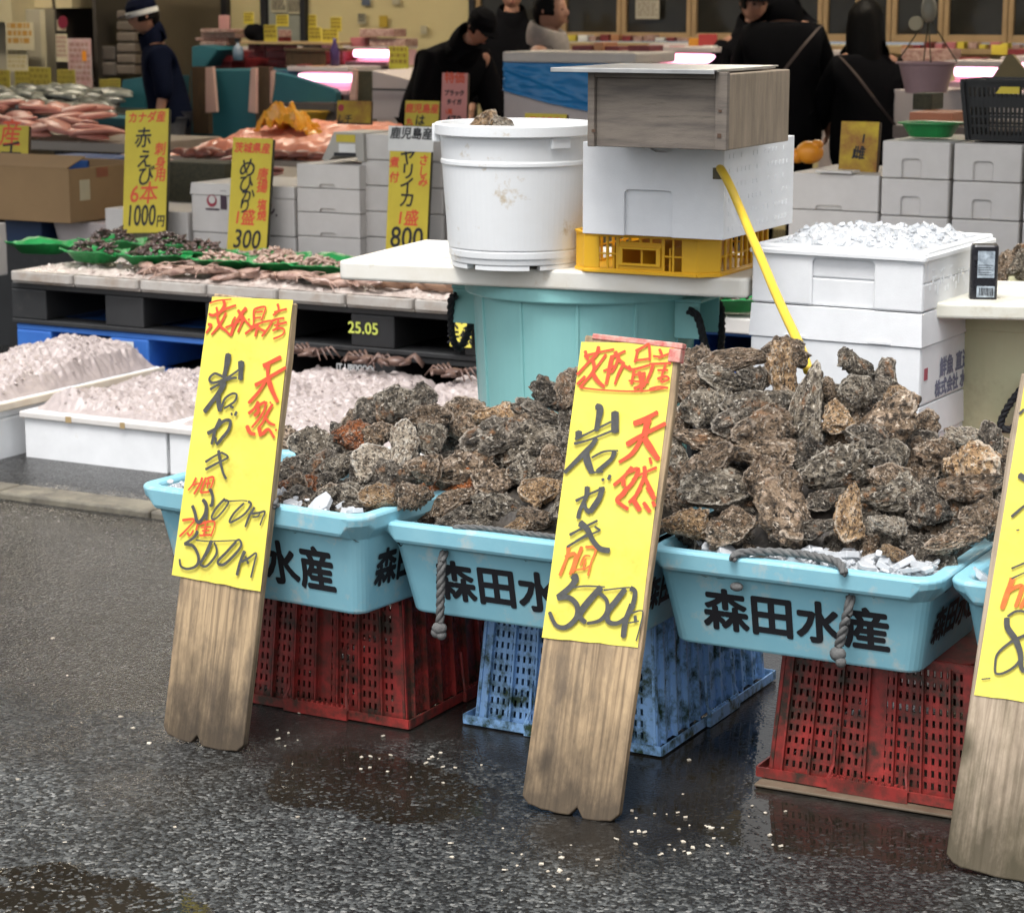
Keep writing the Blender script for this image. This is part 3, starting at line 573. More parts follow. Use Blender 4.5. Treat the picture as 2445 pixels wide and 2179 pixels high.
S2kb = [(48, [(560, 10), (545, 120), (480, 260), (460, 350)]), (26, [(435, 160), (580, 90), (745, 15)]), (62, [(720, 20), (690, 130), (590, 280)]), (46, [(590, 285), (545, 250), (530, 190)]), (26, [(370, 530), (500, 460), (670, 375)]), (22, [(340, 660), (480, 580), (700, 480)]), (22, [(700, 480), (640, 440)]), (60, [(480, 400), (560, 470), (620, 590), (700, 680), (800, 700)]), (18, [(430, 600), (560, 520)]),
 (70, [(410, 970), (430, 1020), (360, 1110), (240, 1210)]), (54, [(240, 1215), (360, 1210), (450, 1300), (440, 1430), (330, 1530), (220, 1510), (150, 1370)]), (18, [(400, 1100), (550, 1085), (750, 1095)]), (66, [(710, 1100), (600, 1220), (500, 1350), (480, 1420), (540, 1480)]), (42, [(690, 1160), (770, 1240), (770, 1370), (690, 1460), (560, 1490)]), (16, [(740, 1130), (900, 1110), (1020, 1100)]), (56, [(970, 1120), (870, 1250), (780, 1370), (790, 1470), (880, 1490), (970, 1440)]), (52, [(1030, 1110), (1080, 1150), (1050, 1300), (970, 1440)]),
 (62, [(1050, 1290), (980, 1450), (950, 1640)]), (16, [(1040, 1380), (1160, 1355), (1140, 1500), (1090, 1680)]), (32, [(1080, 1410), (1085, 1470)]), (14, [(1010, 1485), (1120, 1465)])]
S3o = [(52, [(770, 350), (720, 480), (660, 660)]), (40, [(720, 480), (820, 430), (870, 440), (800, 640)]), (40, [(960, 420), (900, 560), (850, 650)])]
S3k = [(18, [(760, 245), (888, 190), (960, 160)]), (14, [(760, 350), (888, 290), (960, 260)]), (26, [(980, 800), (960, 730), (888, 690), (800, 690), (720, 740)]), (56, [(710, 760), (720, 860), (800, 980), (850, 1120), (860, 1260), (888, 1310)]), (26, [(960, 900), (888, 940), (760, 1000), (620, 1120), (590, 1240), (600, 1330), (690, 1320), (800, 1250), (870, 1150)]), (12, [(450, 1390), (540, 1380)])]
S3ku = [(24, [(888, 420), (840, 470)]), (56, [(840, 1100), (920, 1150)]), (24, [(760, 1530), (888, 1420), (960, 1380)]), (12, [(810, 1670), (840, 1665)])]
LEAN = R(19.5)
f1 = PZ(478, 1783, 0); f1 = (PZ(381, 1762, 0)+PZ(583, 1805, 0))/2
sign_board('price_board', 'yellow price board reading 300 and 500 yen, leftmost of three', Vector((f1.x, f1.y, .001)), R(-27), R(9), .205, .985,
  [([(500, 722), (698, 727), (622, 1412), (410, 1372)], M_paper, .0030), ([(506, 708), (700, 716), (690, 800), (496, 790)], M_paper, .0012)], M_wood,
  [('red_lettering', M_redink, 400, 700, 5.056, S1r), ('red_lettering', M_redink, 400, 1040, 4.79, S1rb), ('grey_lettering', M_mark, 400, 700, 5.056, S1k), ('grey_lettering', M_mark, 400, 1040, 4.79, S1kb)], chip=-.012, top=(604, 711))
f2 = (PZ(1241, 1937, 0)+PZ(1475, 1963, 0))/2
sign_board('price_board', 'yellow price board reading only 500 yen, in the centre of the photo', Vector((f2.x, f2.y, .001)), R(-23), R(13), .203, .965,
  [([(1388, 816), (1612, 821), (1523, 1545), (1294, 1521)], M_paper, .0015)], M_wood2,
  [('red_lettering', M_redink, 1280, 800, 4.789, S2r), ('red_lettering', M_redink, 1280, 1160, 4.55, S2rb), ('orange_lettering', M_orink, 1280, 1160, 4.55, S2ro), ('grey_lettering', M_mark, 1280, 800, 4.789, S2k), ('grey_lettering', M_mark, 1280, 1160, 4.55, S2kb)], chip=.018, top=(1509, 810), tip=.02, tip_mat=pmat('torn_pink_paper', (.55, .10, .09), (.62, .42, .34), 50, .7))
f3 = PZ(2253, 2077, 0) + Vector((math.cos(R(-25)), math.sin(R(-25)), 0))*.105
sign_board('price_board', 'yellow price board with a large 8, cut off by the photo', Vector((f3.x, f3.y, .001)), R(-25), R(13), .21, .985,
  [([(2447, 910), (2650, 930), (2560, 1690), (2326, 1658)], M_paper, .0015)], M_woodg,
  [('orange_lettering', M_orink, 2240, 1300, 4.333, S3o), ('grey_lettering', M_mark, 2240, 1300, 4.333, S3k), ('grey_lettering', M_mark, 2240, 880, 4.333, S3ku)], chip=0, top=(2572, 905))

# ------------------------------------------------------------ oysters
def oyster_mat(name, cols, specks, rough=.42):
    m = bpy.data.materials.new(name); m.use_nodes = True; n, l = m.node_tree.nodes, m.node_tree.links; b = n['Principled BSDF']
    tc = n.new('ShaderNodeTexCoord'); oi = n.new('ShaderNodeObjectInfo'); va = n.new('ShaderNodeVectorMath'); va.operation = 'ADD'
    sc = n.new('ShaderNodeVectorMath'); sc.operation = 'SCALE'; sc.inputs['Scale'].default_value = 41.0
    cb = n.new('ShaderNodeCombineXYZ'); l.new(oi.outputs['Random'], cb.inputs[0]); l.new(oi.outputs['Random'], cb.inputs[1]); l.new(cb.outputs[0], sc.inputs[0])
    l.new(tc.outputs['Object'], va.inputs[0]); l.new(sc.outputs[0], va.inputs[1]); V = va.outputs[0]
    def nz(s, d=6, r=.68):
        x = n.new('ShaderNodeTexNoise'); x.inputs['Scale'].default_value = s; x.inputs['Detail'].default_value = d; x.inputs['Roughness'].default_value = r; l.new(V, x.inputs['Vector']); return x.outputs[0]
    def ramp(f, st):
        r = n.new('ShaderNodeValToRGB'); e = r.color_ramp.elements
        e[0].position, e[0].color = st[0][0], (*st[0][1], 1); e[1].position, e[1].color = st[-1][0], (*st[-1][1], 1)
        for p, c in st[1:-1]: q = e.new(p); q.color = (*c, 1)
        l.new(f, r.inputs[0]); return r.outputs[0]
    def mix(f, a, c, mode='MIX'):
        x = n.new('ShaderNodeMix'); x.data_type = 'RGBA'; x.blend_type = mode; l.new(f, x.inputs[0]) if not isinstance(f, float) else None
        if isinstance(f, float): x.inputs[0].default_value = f
        l.new(a, x.inputs[6]); (x.inputs[7].__setattr__('default_value', (*c, 1)) if isinstance(c, tuple) else l.new(c, x.inputs[7])); return x.outputs[2]
    def mr(f, a, c_, lo=0.0, hi=1.0):
        x = n.new('ShaderNodeMapRange'); l.new(f, x.inputs[0])
        for i, q in enumerate((a, c_, lo, hi)): x.inputs[i+1].default_value = q
        return x.outputs[0]
    base = ramp(nz(2.3, 6, .66), [(.34, cols[0]), (.44, cols[1]), (.56, cols[2]), (.66, cols[3])])
    fine = nz(6, 4, .6); base = mix(mr(fine, .50, .60, 0, .9), base, cols[4])
    op = nz(1.5, 3, .6); base = mix(mr(op, .60, .70, 0, .65), base, (.40, .20, .09)); sp = nz(7, 3, .6); base = mix(mr(sp, .58, .66, 0, .8), base, specks)
    pits = nz(9.5, 2, .5); base = mix(mr(pits, .38, .33), base, (.016, .013, .010))
    at = n.new('ShaderNodeAttribute'); at.attribute_name = 'plate'; pl_ = at.outputs['Fac']
    base = mix(mr(pl_, .40, .80, 0, .75), base, tuple(.5*(a+b_) for a, b_ in zip(cols[3], specks)))
    hv = n.new('ShaderNodeHueSaturation'); l.new(mr(oi.outputs['Random'], 0, 1, 1.08, 1.6), hv.inputs['Value']); l.new(base, hv.inputs['Color']); l.new(hv.outputs[0], b.inputs['Base Color'])
    l.new(mr(fine, .3, .7, rough-.26, rough+.10), b.inputs['Roughness']); b.inputs['Specular IOR Level'].default_value = .6
    bp = n.new('ShaderNodeBump'); bp.inputs['Strength'].default_value = 1.0; bp.inputs['Distance'].default_value = .06; l.new(nz(6, 5, .62), bp.inputs['Height']); l.new(bp.outputs[0], b.inputs['Normal'])
    return m
OM = {'g': oyster_mat('oyster_grey', [(.060, .050, .037), (.165, .137, .102), (.31, .262, .20), (.52, .455, .365), (.032, .025, .018)], (.80, .73, .62)),
      'b': oyster_mat('oyster_brown', [(.060, .043, .029), (.185, .130, .084), (.34, .245, .165), (.55, .42, .315), (.036, .026, .017)], (.82, .70, .57)),
      't': oyster_mat('oyster_tan', [(.13, .078, .042), (.40, .25, .13), (.58, .385, .215), (.70, .56, .42), (.085, .052, .030)], (.82, .73, .61)),
      'r': oyster_mat('oyster_rusty', [(.13, .047, .02), (.40, .13, .042), (.48, .165, .06), (.46, .33, .24), (.066, .032, .018)], (.74, .64, .53)),
      'p': oyster_mat('oyster_pale', [(.16, .122, .085), (.42, .34, .255), (.62, .535, .425), (.77, .70, .60), (.085, .065, .045)], (.84, .79, .70)),
      'd': oyster_mat('oyster_dark', [(.032, .026, .020), (.10, .082, .063), (.20, .168, .130), (.37, .315, .255), (.022, .018, .013)], (.70, .63, .53))}
def oyster_mesh(seed):
    bm = bmesh.new(); bmesh.ops.create_icosphere(bm, subdivisions=5, radius=1.0); lay = bm.verts.layers.float.new('plate')
    rr = random.Random(seed); o = Vector((seed*7.3, seed*3.1, seed*1.7)); hinge = Vector((-1.1, rr.uniform(-.4, .4), 0)); bend = rr.uniform(-.35, .35)
    fr = rr.uniform(2.0, 3.3); wbl = rr.uniform(1.6, 2.6); amp = rr.uniform(.10, .17); tw = rr.uniform(-.5, .5); N = noise.noise
    for v in bm.verts:
        d = v.co.normalized(); th = math.atan2(d.y, d.x)
        rim = 1 + .24*N(Vector((math.cos(th)*1.2, math.sin(th)*1.2, 0))+o) + .13*N(Vector((math.cos(th)*3, math.sin(th)*3, 3))+o)
        p = Vector((d.x*rim, d.y*.72*rim*(.8+.2*d.x) + bend*(d.x*d.x-.4)*.3, d.z*(.50 if d.z > 0 else .32)))
        p.z += tw*p.x*p.y*.5
        q = (Vector((p.x, p.y, 0))-hinge).length
        wob = N(p*1.2+o) + .45*N(p*3.0+o)
        ph = q*fr + wob*wbl*.55; saw = ph - math.floor(ph)
        w2 = max(0, min(1, .5+1.6*N(p*1.1-o)))                                  # plates break off in places
        lam = (saw**4)*amp*(.35+.65*w2)*min(1, q)
        rdg = 1-abs(2*N(p*2.3+o*1.3)); crust = .5*(1-abs(2*N(p*5.2-o)))
        rough = .17*N(p*1.3+o) + .075*(rdg-.5) + .065*(crust-.25) + .032*N(p*9.5+o) + .014*N(p*19+o)
        nrm = Vector((d.x*.7, d.y*.75, d.z*1.15)).normalized()
        p += nrm*(lam + rough)
        e = max(0, 1-abs(d.z)*2.6); p.z += e*.13*N(Vector((th*2.2, 2, seed*2.0))); p += Vector((d.x, d.y, 0))*e*.10*N(Vector((th*4.5, 1, seed)))
        v.co = p; v[lay] = (saw**3)*(.4+.6*w2)*.8 + .4*max(0, crust*2-.55)
    # flaky growth plates stepped towards the hinge, with ragged lips
    npl = 4 + seed % 2
    for k in range(npl):
        sc_ = .98-.17*k; cx = -.15*k + rr.uniform(-.05, .05); cy = rr.uniform(-.07, .07); lift = .36+.055*k; tx, ty = rr.uniform(-.10, .10), rr.uniform(-.14, .14); nr, na = 9, 56; grid = []
        for i in range(nr+1):
            r_ = (i/nr)**.75; row = []
            for a in range(na):
                th = 2*math.pi*a/na; ct, st = math.cos(th), math.sin(th)
                rim = 1 + .20*N(Vector((ct*1.2, st*1.2, 0))+o) + .10*N(Vector((ct*2.6, st*2.6, k))+o) + .07*N(Vector((ct*7, st*7, k+3))+o) + .05*N(Vector((ct*15, st*15, k+7))+o)
                x, y = cx + sc_*r_*rim*ct, cy + .72*sc_*r_*rim*st*(.8+.2*ct)
                q_ = Vector((x, y, k*1.3))
                z = lift*(1-.62*r_**2.4) + tx*x + ty*y + .07*N(q_*2.0+o) + .045*(1-abs(2*N(q_*4.0+o)))*.6 + .020*N(q_*10+o) + .085*r_**5*N(Vector((ct*3.5, st*3.5, k+11))+o)
                row.append((x, y, z, r_))
            grid.append(row)
        V_ = []
        for row in grid:
            rv = []
            for (x, y, z, r_) in row:
                v = bm.verts.new((x, y, z)); v[lay] = max(0, (r_-.80)/.20)**1.5*1.0 + .30*max(0, N(Vector((x, y, k))*4.5+o)); rv.append(v)
            V_.append(rv)
        low = []
        for (x, y, z, r_) in grid[-1]:
            v = bm.verts.new((x*.96, y*.96, z-.075)); v[lay] = .25; low.append(v)
        V_.append(low)
        for i in range(len(V_)-1):
            for a in range(na):
                b_ = (a+1) % na
                if i == 0 and False: continue
                bm.faces.new((V_[i][a], V_[i+1][a], V_[i+1][b_], V_[i][b_]))
    me = bpy.data.meshes.new('rock_oyster'); bm.to_mesh(me); bm.free()
    me.polygons.foreach_set('use_smooth', [True]*len(me.polygons))
    return me
OY = {}
def oyster(mesh_i, kind, loc, size, normal, ang, label, group):
    key = (mesh_i, kind)
    if key not in OY:
        if ('m', mesh_i) not in OY: OY[('m', mesh_i)] = oyster_mesh(mesh_i)
        me = OY[('m', mesh_i)].copy(); me.materials.clear(); me.materials.append(OM[kind]); OY[key] = me
    o = bpy.data.objects.new('rock_oyster', OY[key]); COL.objects.link(o)
    z = normal.normalized(); vx = Vector((1, 0, 0)) - z*z.x; vx.normalize(); vy = z.cross(vx)
    x = vx*math.cos(ang) + vy*math.sin(ang); y = z.cross(x)
    Mx = Matrix((x*size[0], y*size[1], z*size[2])).transposed().to_4x4(); Mx.translation = loc
    o.matrix_world = Mx
    return tag(o, label, 'oyster', group)
# measured in the photo: centre, width, height (px), kind, tilt hint; grouped by heap and row (bottom row first)
HEAPS = [
 ('left heap', [
  ('front row', [(665, 1205, 80, 55, 'g'), (712, 1163, 92, 62, 'r'), (758, 1195, 80, 50, 'g'), (825, 1185, 105, 85, 'g'), (915, 1186, 112, 74, 't'), (985, 1185, 85, 80, 'b')]),
  ('second row', [(700, 1122, 95, 70, 'd'), (750, 1064, 118, 98, 'g'), (814, 1115, 105, 84, 'g'), (902, 1108, 128, 108, 'p'), (1012, 1120, 90, 80, 'b')]),
  ('third row', [(842, 1042, 108, 82, 'r'), (962, 1068, 78, 145, 'p'), (1030, 1052, 84, 92, 'g'), (905, 1035, 75, 70, 'b')]),
  ('crest', [(948, 965, 108, 98, 'g'), (1028, 1000, 100, 82, 'b')])]),
 ('middle heap', [
  ('front row', [(1084, 1240, 90, 50, 'd'), (1070, 1200, 120, 84, 'b'), (1184, 1212, 122, 92, 'g'), (1277, 1240, 98, 70, 'b'), (1000, 1224, 92, 60, 'b'), (1132, 1258, 92, 48, 'g'), (1230, 1262, 86, 46, 't'), (1350, 1235, 80, 80, 'g')]),
  ('second row', [(1085, 1150, 140, 108, 'r'), (1184, 1152, 118, 92, 'b'), (1290, 1172, 104, 96, 't'), (1385, 1160, 90, 90, 'g')]),
  ('third row', [(1115, 1092, 158, 62, 'd'), (1218, 1082, 118, 112, 'g'), (1314, 1112, 90, 104, 'b'), (1420, 1080, 100, 90, 'g')]),
  ('fourth row', [(1240, 1032, 112, 84, 'b'), (1262, 1126, 96, 84, 'g')]),
  ('crest', [(1112, 1022, 108, 84, 'b'), (1190, 1002, 112, 86, 't'), (1288, 990, 140, 70, 'd'), (1296, 1052, 124, 100, 'g'), (1352, 935, 66, 130, 'b'), (1440, 1000, 110, 90, 'b')])]),
 ('right heap', [
  ('front row', [(1641, 1250, 118, 84, 't'), (1745, 1262, 122, 92, 'b'), (1867, 1222, 160, 195, 'b'), (1945, 1265, 100, 64, 'd'), (2026, 1230, 80, 150, 't'), (2120, 1255, 100, 62, 'p'), (2138, 1322, 58, 42, 't'), (2280, 1290, 140, 64, 'b'), (2345, 1238, 120, 105, 'b')]),
  ('second row', [(1600, 1180, 90, 100, 'b'), (1708, 1172, 172, 118, 'g'), (1842, 1152, 138, 124, 'b'), (1972, 1195, 90, 70, 'd'), (2130, 1182, 138, 94, 'g'), (2214, 1218, 108, 100, 'd'), (2326, 1164, 144, 94, 'b')]),
  ('third row', [(1683, 1118, 168, 110, 'b'), (1998, 1118, 168, 130, 'g'), (2130, 1150, 136, 92, 'b'), (2224, 1180, 90, 84, 'd'), (2330, 1112, 144, 140, 't'), (1610, 1090, 80, 100, 'g')]),
  ('fourth row', [(1712, 1056, 176, 80, 'b'), (1824, 1084, 156, 92, 'b'), (2078, 1046, 128, 84, 'd'), (2117, 1092, 116, 88, 'g'), (2248, 1092, 126, 112, 'b'), (1930, 1080, 80, 90, 'd')]),
  ('fifth row', [(1685, 976, 124, 112, 'g'), (1808, 978, 176, 118, 'g'), (1924, 986, 98, 205, 'g'), (1998, 1000, 82, 92, 't'), (2126, 1006, 176, 140, 'b'), (2304, 1040, 94, 58, 'p'), (2372, 1050, 54, 104, 'd'), (1610, 1010, 80, 90, 'b')]),
  ('crest', [(1644, 924, 88, 118, 'b'), (1732, 915, 168, 90, 'g'), (1650, 866, 92, 92, 'b'), (1754, 860, 156, 74, 'b'), (1868, 900, 96, 165, 't'), (1868, 842, 100, 84, 'b'), (2040, 936, 90, 88, 'g'), (2040, 872, 98, 74, 'g'), (1978, 930, 54, 60, 'b'), (2143, 944, 66, 56, 't'), (1590, 950, 70, 90, 'g'), (1800, 905, 80, 80, 'd')])])]
KW = {'g': 'grey-brown', 'b': 'brown', 't': 'tan', 'r': 'rust-red weedy', 'p': 'pale', 'd': 'dark'}
ORD = ['first', 'second', 'third', 'fourth', 'fifth', 'sixth', 'seventh', 'eighth', 'ninth', 'tenth', 'eleventh', 'twelfth']
rnd = random.Random(11)
def crest_py(px):
    C = [(640, 1080), (700, 1050), (760, 1020), (840, 1000), (950, 930), (1050, 970), (1190, 970), (1300, 960), (1350, 880), (1500, 870), (1650, 840), (1750, 835), (1870, 815), (1960, 910), (2040, 850), (2140, 935), (2210, 1040), (2330, 1030), (2440, 1060)]
    for (a, b), (c, d) in zip(C, C[1:]):
        if px <= c: return b+(d-b)*max(0, (px-a))/(c-a)
    return 1060
def rim_py(px): return 1195+(px-372)*.113
VF, VB = 4.03, 4.43
cnt = 0; PLACED = []
for heap, rows in HEAPS:
    for rn, items in rows:
        its = sorted(items)
        for i, (px, py, w, h, k) in enumerate(its):
            f = min(1, max(0, (rim_py(px)-py)/max(60, rim_py(px)-crest_py(px)-30)))
            r = ray(px, py); v = VF + (VB-VF)*f**1.15 - (.15*(1-.5*f) if heap == 'left heap' else 0) + rnd.uniform(-.01, .01)
            d = -r.x*UY + r.y*UX; p = EYE + r*(v/d); s = (p-EYE).length/FPX*.5*1.12
            PLACED.append((px, py, w, h)); big, small = max(w, h)*s, min(w, h)*s
            ang = rnd.uniform(-.35, .35) + (0 if w >= h else R(90)) + (R(180) if rnd.random() < .5 else 0)
            nrm = Vector((rnd.uniform(-.6, .6), -.8+rnd.uniform(-.2, .4), .55+rnd.uniform(-.5, .45)))
            if w/h > 2: nrm = Vector((rnd.uniform(-.1, .1), -.8, .7))
            place = 'along the front rim' if rn == 'front row' else ('on the crest' if rn == 'crest' else 'in the %s up' % rn.replace(' row', ' row'))
            label = '%s oyster, %s from left %s of the %s' % (KW[k], ORD[i], place, heap)
            oyster(cnt % 9, k, p, (big/1.04, small/.80, small/.95), nrm, ang, label, 'rock oysters heaped in the blue tubs'); cnt += 1
# smaller oysters wedged in the gaps between them, a little deeper, coloured dark to shade the gaps
for heap, x0, x1 in (('left heap', 650, 1010), ('middle heap', 1010, 1470), ('right heap', 1590, 2400)):
    tries = 0; n = 0
    while tries < 2500 and n < (20 if heap != 'right heap' else 48):
        tries += 1; px = rnd.uniform(x0, x1); cy = crest_py(px)+14; ry = rim_py(px)-14
        py = rnd.uniform(cy, ry)
        if (925 < px < 1050 and py > 1165) or (px > 2250 and py > 1260): continue
        if any(abs(px-a)/(w*.40) < 1 and abs(py-b)/(h*.40) < 1 for a, b, w, h in PLACED): continue
        f = min(1, max(0, (rim_py(px)-py)/max(60, rim_py(px)-crest_py(px)-30))); r = ray(px, py); v = VF+.075+(VB-VF)*f**1.15 - (.15*(1-.5*f) if heap == 'left heap' else 0)
        d = -r.x*UY + r.y*UX; p = EYE + r*(v/d); s = rnd.uniform(.052, .066); k = rnd.choice('dddb'); n += 1; PLACED.append((px, py, 70, 60))
        oyster(rnd.randrange(9), k, p, (s, s*.95, s*.9), Vector((rnd.uniform(-.4, .4), -1, .5)), rnd.uniform(0, 6), 'rough brown oyster wedged in a gap between larger ones of the '+heap, 'oysters wedged in the gaps of the '+heap)
for px, py, v, k, lab in [(1822, 1030, 4.27, 'b', 'brown oyster bridging the middle of the right heap below the upright grey one'), (1775, 1010, 4.29, 'd', 'dark oyster lying behind the middle of the right heap'), (1172, 1050, 4.26, 'd', 'dark oyster filling the dip near the left end of the middle heap'), (1110, 1120, 4.20, 'b', 'brown oyster low in the dip between left and middle heaps')]:
    r = ray(px, py); d = -r.x*UY + r.y*UX; oyster(3, k, EYE + r*(v/d), (.072, .07, .06), Vector((.15, -.9, .5)), .3, lab, 'rock oysters heaped in the blue tubs')
# oyster in the crest row of the fourth tub is hidden by the board; dark mound added to keep the gaps dark, and ice, under the heaps
def bedding(i, amp, name, mat, label, seed, ice=False):
    t = tubs[i]; mb = MB(); nx, ny = 44, 36; vs = []
    for j in range(ny+1):
        for k in range(nx+1):
            x, y = -.272+.544*k/nx, -.217+.434*j/ny
            e = min(1, (.272-abs(x))/.06, 1.0)*min(1, (y+.217)/.30 if y < .09 else (.217-y)/.125)
            e = max(0, e)
            z = .156 + (amp(x)-.055)*e + .030*noise.noise(Vector((x*22, y*22, seed)))*(.4+e) + .016*noise.noise(Vector((x*60, y*60, seed)))
            vs.append((x, y, z))
    mb.add(vs, [(j*(nx+1)+k, j*(nx+1)+k+1, (j+1)*(nx+1)+k+1, (j+1)*(nx+1)+k) for j in range(ny) for k in range(nx)])
    if ice:
        rr = random.Random(seed)
        for q in range(90):
            x, y, s = rr.uniform(-.26, .26), -.2+abs(rr.gauss(0, .05)), rr.uniform(.006, .016)
            mb.at(x, y, .196+rr.uniform(-.004, .012), rr.uniform(0, 6), rr.uniform(-.6, .6), rr.uniform(-.6, .6)).box(-s, s, -s*.8, s*.6, -s*.4, s*.4, tx=s*.3, ty=s*.3)
    o = mb.build(name, mat, None, smooth=not ice); o.matrix_world = Matrix.Translation(t.location) @ Matrix.Rotation(t.rotation_euler.z, 4, 'Z') @ Matrix.Diagonal((*t.scale, 1))
    return tag(o, label, 'shell grit' if not ice else 'ice', kind='stuff')
M_filler = pmat('dark_filler', (.06, .048, .036), (.018, .014, .011), 60, .6, .6, 120)
bedding(0, lambda x: .07+.06*max(0, x*3), 'dark_filler', M_filler, 'added dark filler mound under the oysters of the left tub', 1)
bedding(1, lambda x: .15+.10*max(0, x*3), 'dark_filler', M_filler, 'added dark filler mound under the oysters of the middle tub', 2)
bedding(2, lambda x: .27-.22*max(0, x*3), 'dark_filler', M_filler, 'added dark filler mound under the oysters of the right tub', 3)
def rim_ice(i, x0, x1, n, label, seed, zz=.185):
    t = tubs[i]; mb = MB(); rr = random.Random(seed)
    for q in range(n):
        x, y, s = rr.uniform(x0, x1), -.205+abs(rr.gauss(0, .045)), rr.choice([.006, .009, .014, .022, .030])
        mb.at(x, y, zz+rr.uniform(-.012, .016)+.12*max(0, y+.2), rr.uniform(0, 6), rr.uniform(-.7, .7), rr.uniform(-.7, .7)).prism([(s*rr.uniform(.5, 1.1)*math.cos(a_), s*rr.uniform(.5, 1.1)*math.sin(a_)) for a_ in (0, 1.1, 2.3, 3.3, 4.2, 5.3)], -s*.22, s*.22, 'z')
    o = mb.build('ice_chips', M_icew, None, bevel=.002, bseg=1); o.matrix_world = Matrix.Translation(t.location) @ Matrix.Rotation(t.rotation_euler.z, 4, 'Z') @ Matrix.Diagonal((*t.scale, 1))
    tag(o, label, 'ice', kind='stuff')
rim_ice(0, -.27, .27, 90, 'clear ice chips along the front rim of the left tub', 4)
rim_ice(2, .0, .27, 170, 'clear ice chips in the right corner of the tub with all four characters', 6, .19)
rim_ice(2, -.27, 0, 26, 'few ice chips along the left front rim of the tub with all four characters', 8)
rim_ice(3, -.27, .2, 160, 'grey ice filling the tub behind the cut-off price board', 9, .175)
# ------------------------------------------------------------ foam boxes
def foam_box(label, loc, rz, w, d, h, mat=None, lid=.0, handle=(.36, .64, .0, .55), group=None, openz=None, bev=.006, name='foam_box', clips=False, dimples=False, mouth=0, wavy=False):
    mat = mat or M_foam; t = T(name, label, 'foam box', loc, rz, group); hb = h-lid
    mb = MB(); dn = .010
    if openz is None:
        mb.box(0, w, dn, d, 0, hb, tx=-.0, ty=0)
    else:
        wl_ = .022
        mb.box(0, w, dn, d, 0, openz-.03); mb.box(0, w, dn, dn+wl_, openz-.03, hb); mb.box(0, w, d-wl_, d, openz-.03, hb)
        mb.box(0, wl_, dn+wl_, d-wl_, openz-.03, hb); mb.box(w-wl_, w, dn+wl_, d-wl_, openz-.03, hb)
    if handle:
        a, b_, z0, z1 = handle; r = .012; H0 = hb*z1
        arc = [(w*a+r-r*math.cos(R(k*30)), H0-r+r*math.sin(R(k*30))) for k in range(4)] + [(w*b_-r+r*math.sin(R(k*30)), H0-r+r*math.cos(R(k*30))) for k in range(4)]
        poly = [(0, 0), (w*a, 0)] + arc + [(w*b_, 0), (w, 0), (w, hb)]
        if mouth: poly += [(w*.66, hb), (w*.64, hb-.012), (w*.60, hb-.020), (w*.52, hb-.020), (w*.48, hb-.012), (w*.46, hb)]
        poly += [(0, hb)]
        mb.prism(poly, -.0005, dn-.0005)
    else: mb.box(0, w, 0, dn-.001, 0, hb)
    if dimples:
        rr = random.Random(3)
        for i in range(16):
            for j in range(6):
                if rr.random() < .8: mb.box(w-.001, w+.0016, .03+i*(d-.06)/16, .042+i*(d-.06)/16, .02+j*hb/6.5, .032+j*hb/6.5)
    mb.build('box_body', mat, t, bevel=bev)
    if lid:
        mb = MB(); o = .004
        mb.box(-o, w+o, -o, d+o, hb+.002, h, tx=.004, ty=.004)
        for s in (.2, .7): mb.box(w*s, w*s+.06, -o-.002, -o, hb+.004, hb+.012)
        mb.build('box_lid', mat, t, bevel=bev)
    if clips:
        mb = MB(); mb.box(w-.045, w+.004, -.0035, .022, hb-.030, hb-.004); mb.box(0, .03, -.0035, .01, hb-.03, hb-.02); mb.build('rim_clip', mat, t, bevel=.004)
    return t
def ice_heap(label, loc, rz, w, d, edge, prof, seed, mat=None, nx=60, ny=60, chunks=260, cs=.014, name='ice_heap', rough=1.0):
    mb = MB(); vs = []
    for j in range(ny+1):
        for i in range(nx+1):
            x, y = w*i/nx, d*j/ny; e = min(1, x/.05, (w-x)/.05, y/.05, (d-y)/.05); e = max(0, e)
            q = Vector((x, y, seed*1.0))
            z = edge + (prof(x/w, y/d) + rough*(.022*noise.noise(q*9) + .016*abs(noise.noise(q*24)) + .012*noise.noise(q*55)))*(.15+.85*e)
            vs.append((x, y, z))
    mb.add(vs, [(j*(nx+1)+i, j*(nx+1)+i+1, (j+1)*(nx+1)+i+1, (j+1)*(nx+1)+i) for j in range(ny) for i in range(nx)])
    rr = random.Random(seed)
    for q in range(chunks):
        x, y = rr.uniform(.02, w-.02), rr.uniform(.02, d-.02); i, j = int(x/w*nx), int(y/d*ny); z = vs[j*(nx+1)+i][2]; s = cs*rr.choice([.35, .5, .7, 1.0, 1.6])*rr.uniform(.8, 1.2)
        mb.at(x, y, z, rr.uniform(0, 6), rr.uniform(-.8, .8), rr.uniform(-.8, .8)).prism([(s*rr.uniform(.5, 1.1)*math.cos(a_), s*rr.uniform(.5, 1.1)*math.sin(a_)) for a_ in (0, 1.2, 2.5, 3.6, 4.9)], -s*.3, s*.3, 'z')
    o = mb.build(name, mat or M_ice, None, loc, YAW+rz); o.location = loc
    return tag(o, label, 'ice', kind='stuff')
def PZw(px, py, z): p = PZ(px, py, z); return Vector((p.x, p.y, z))

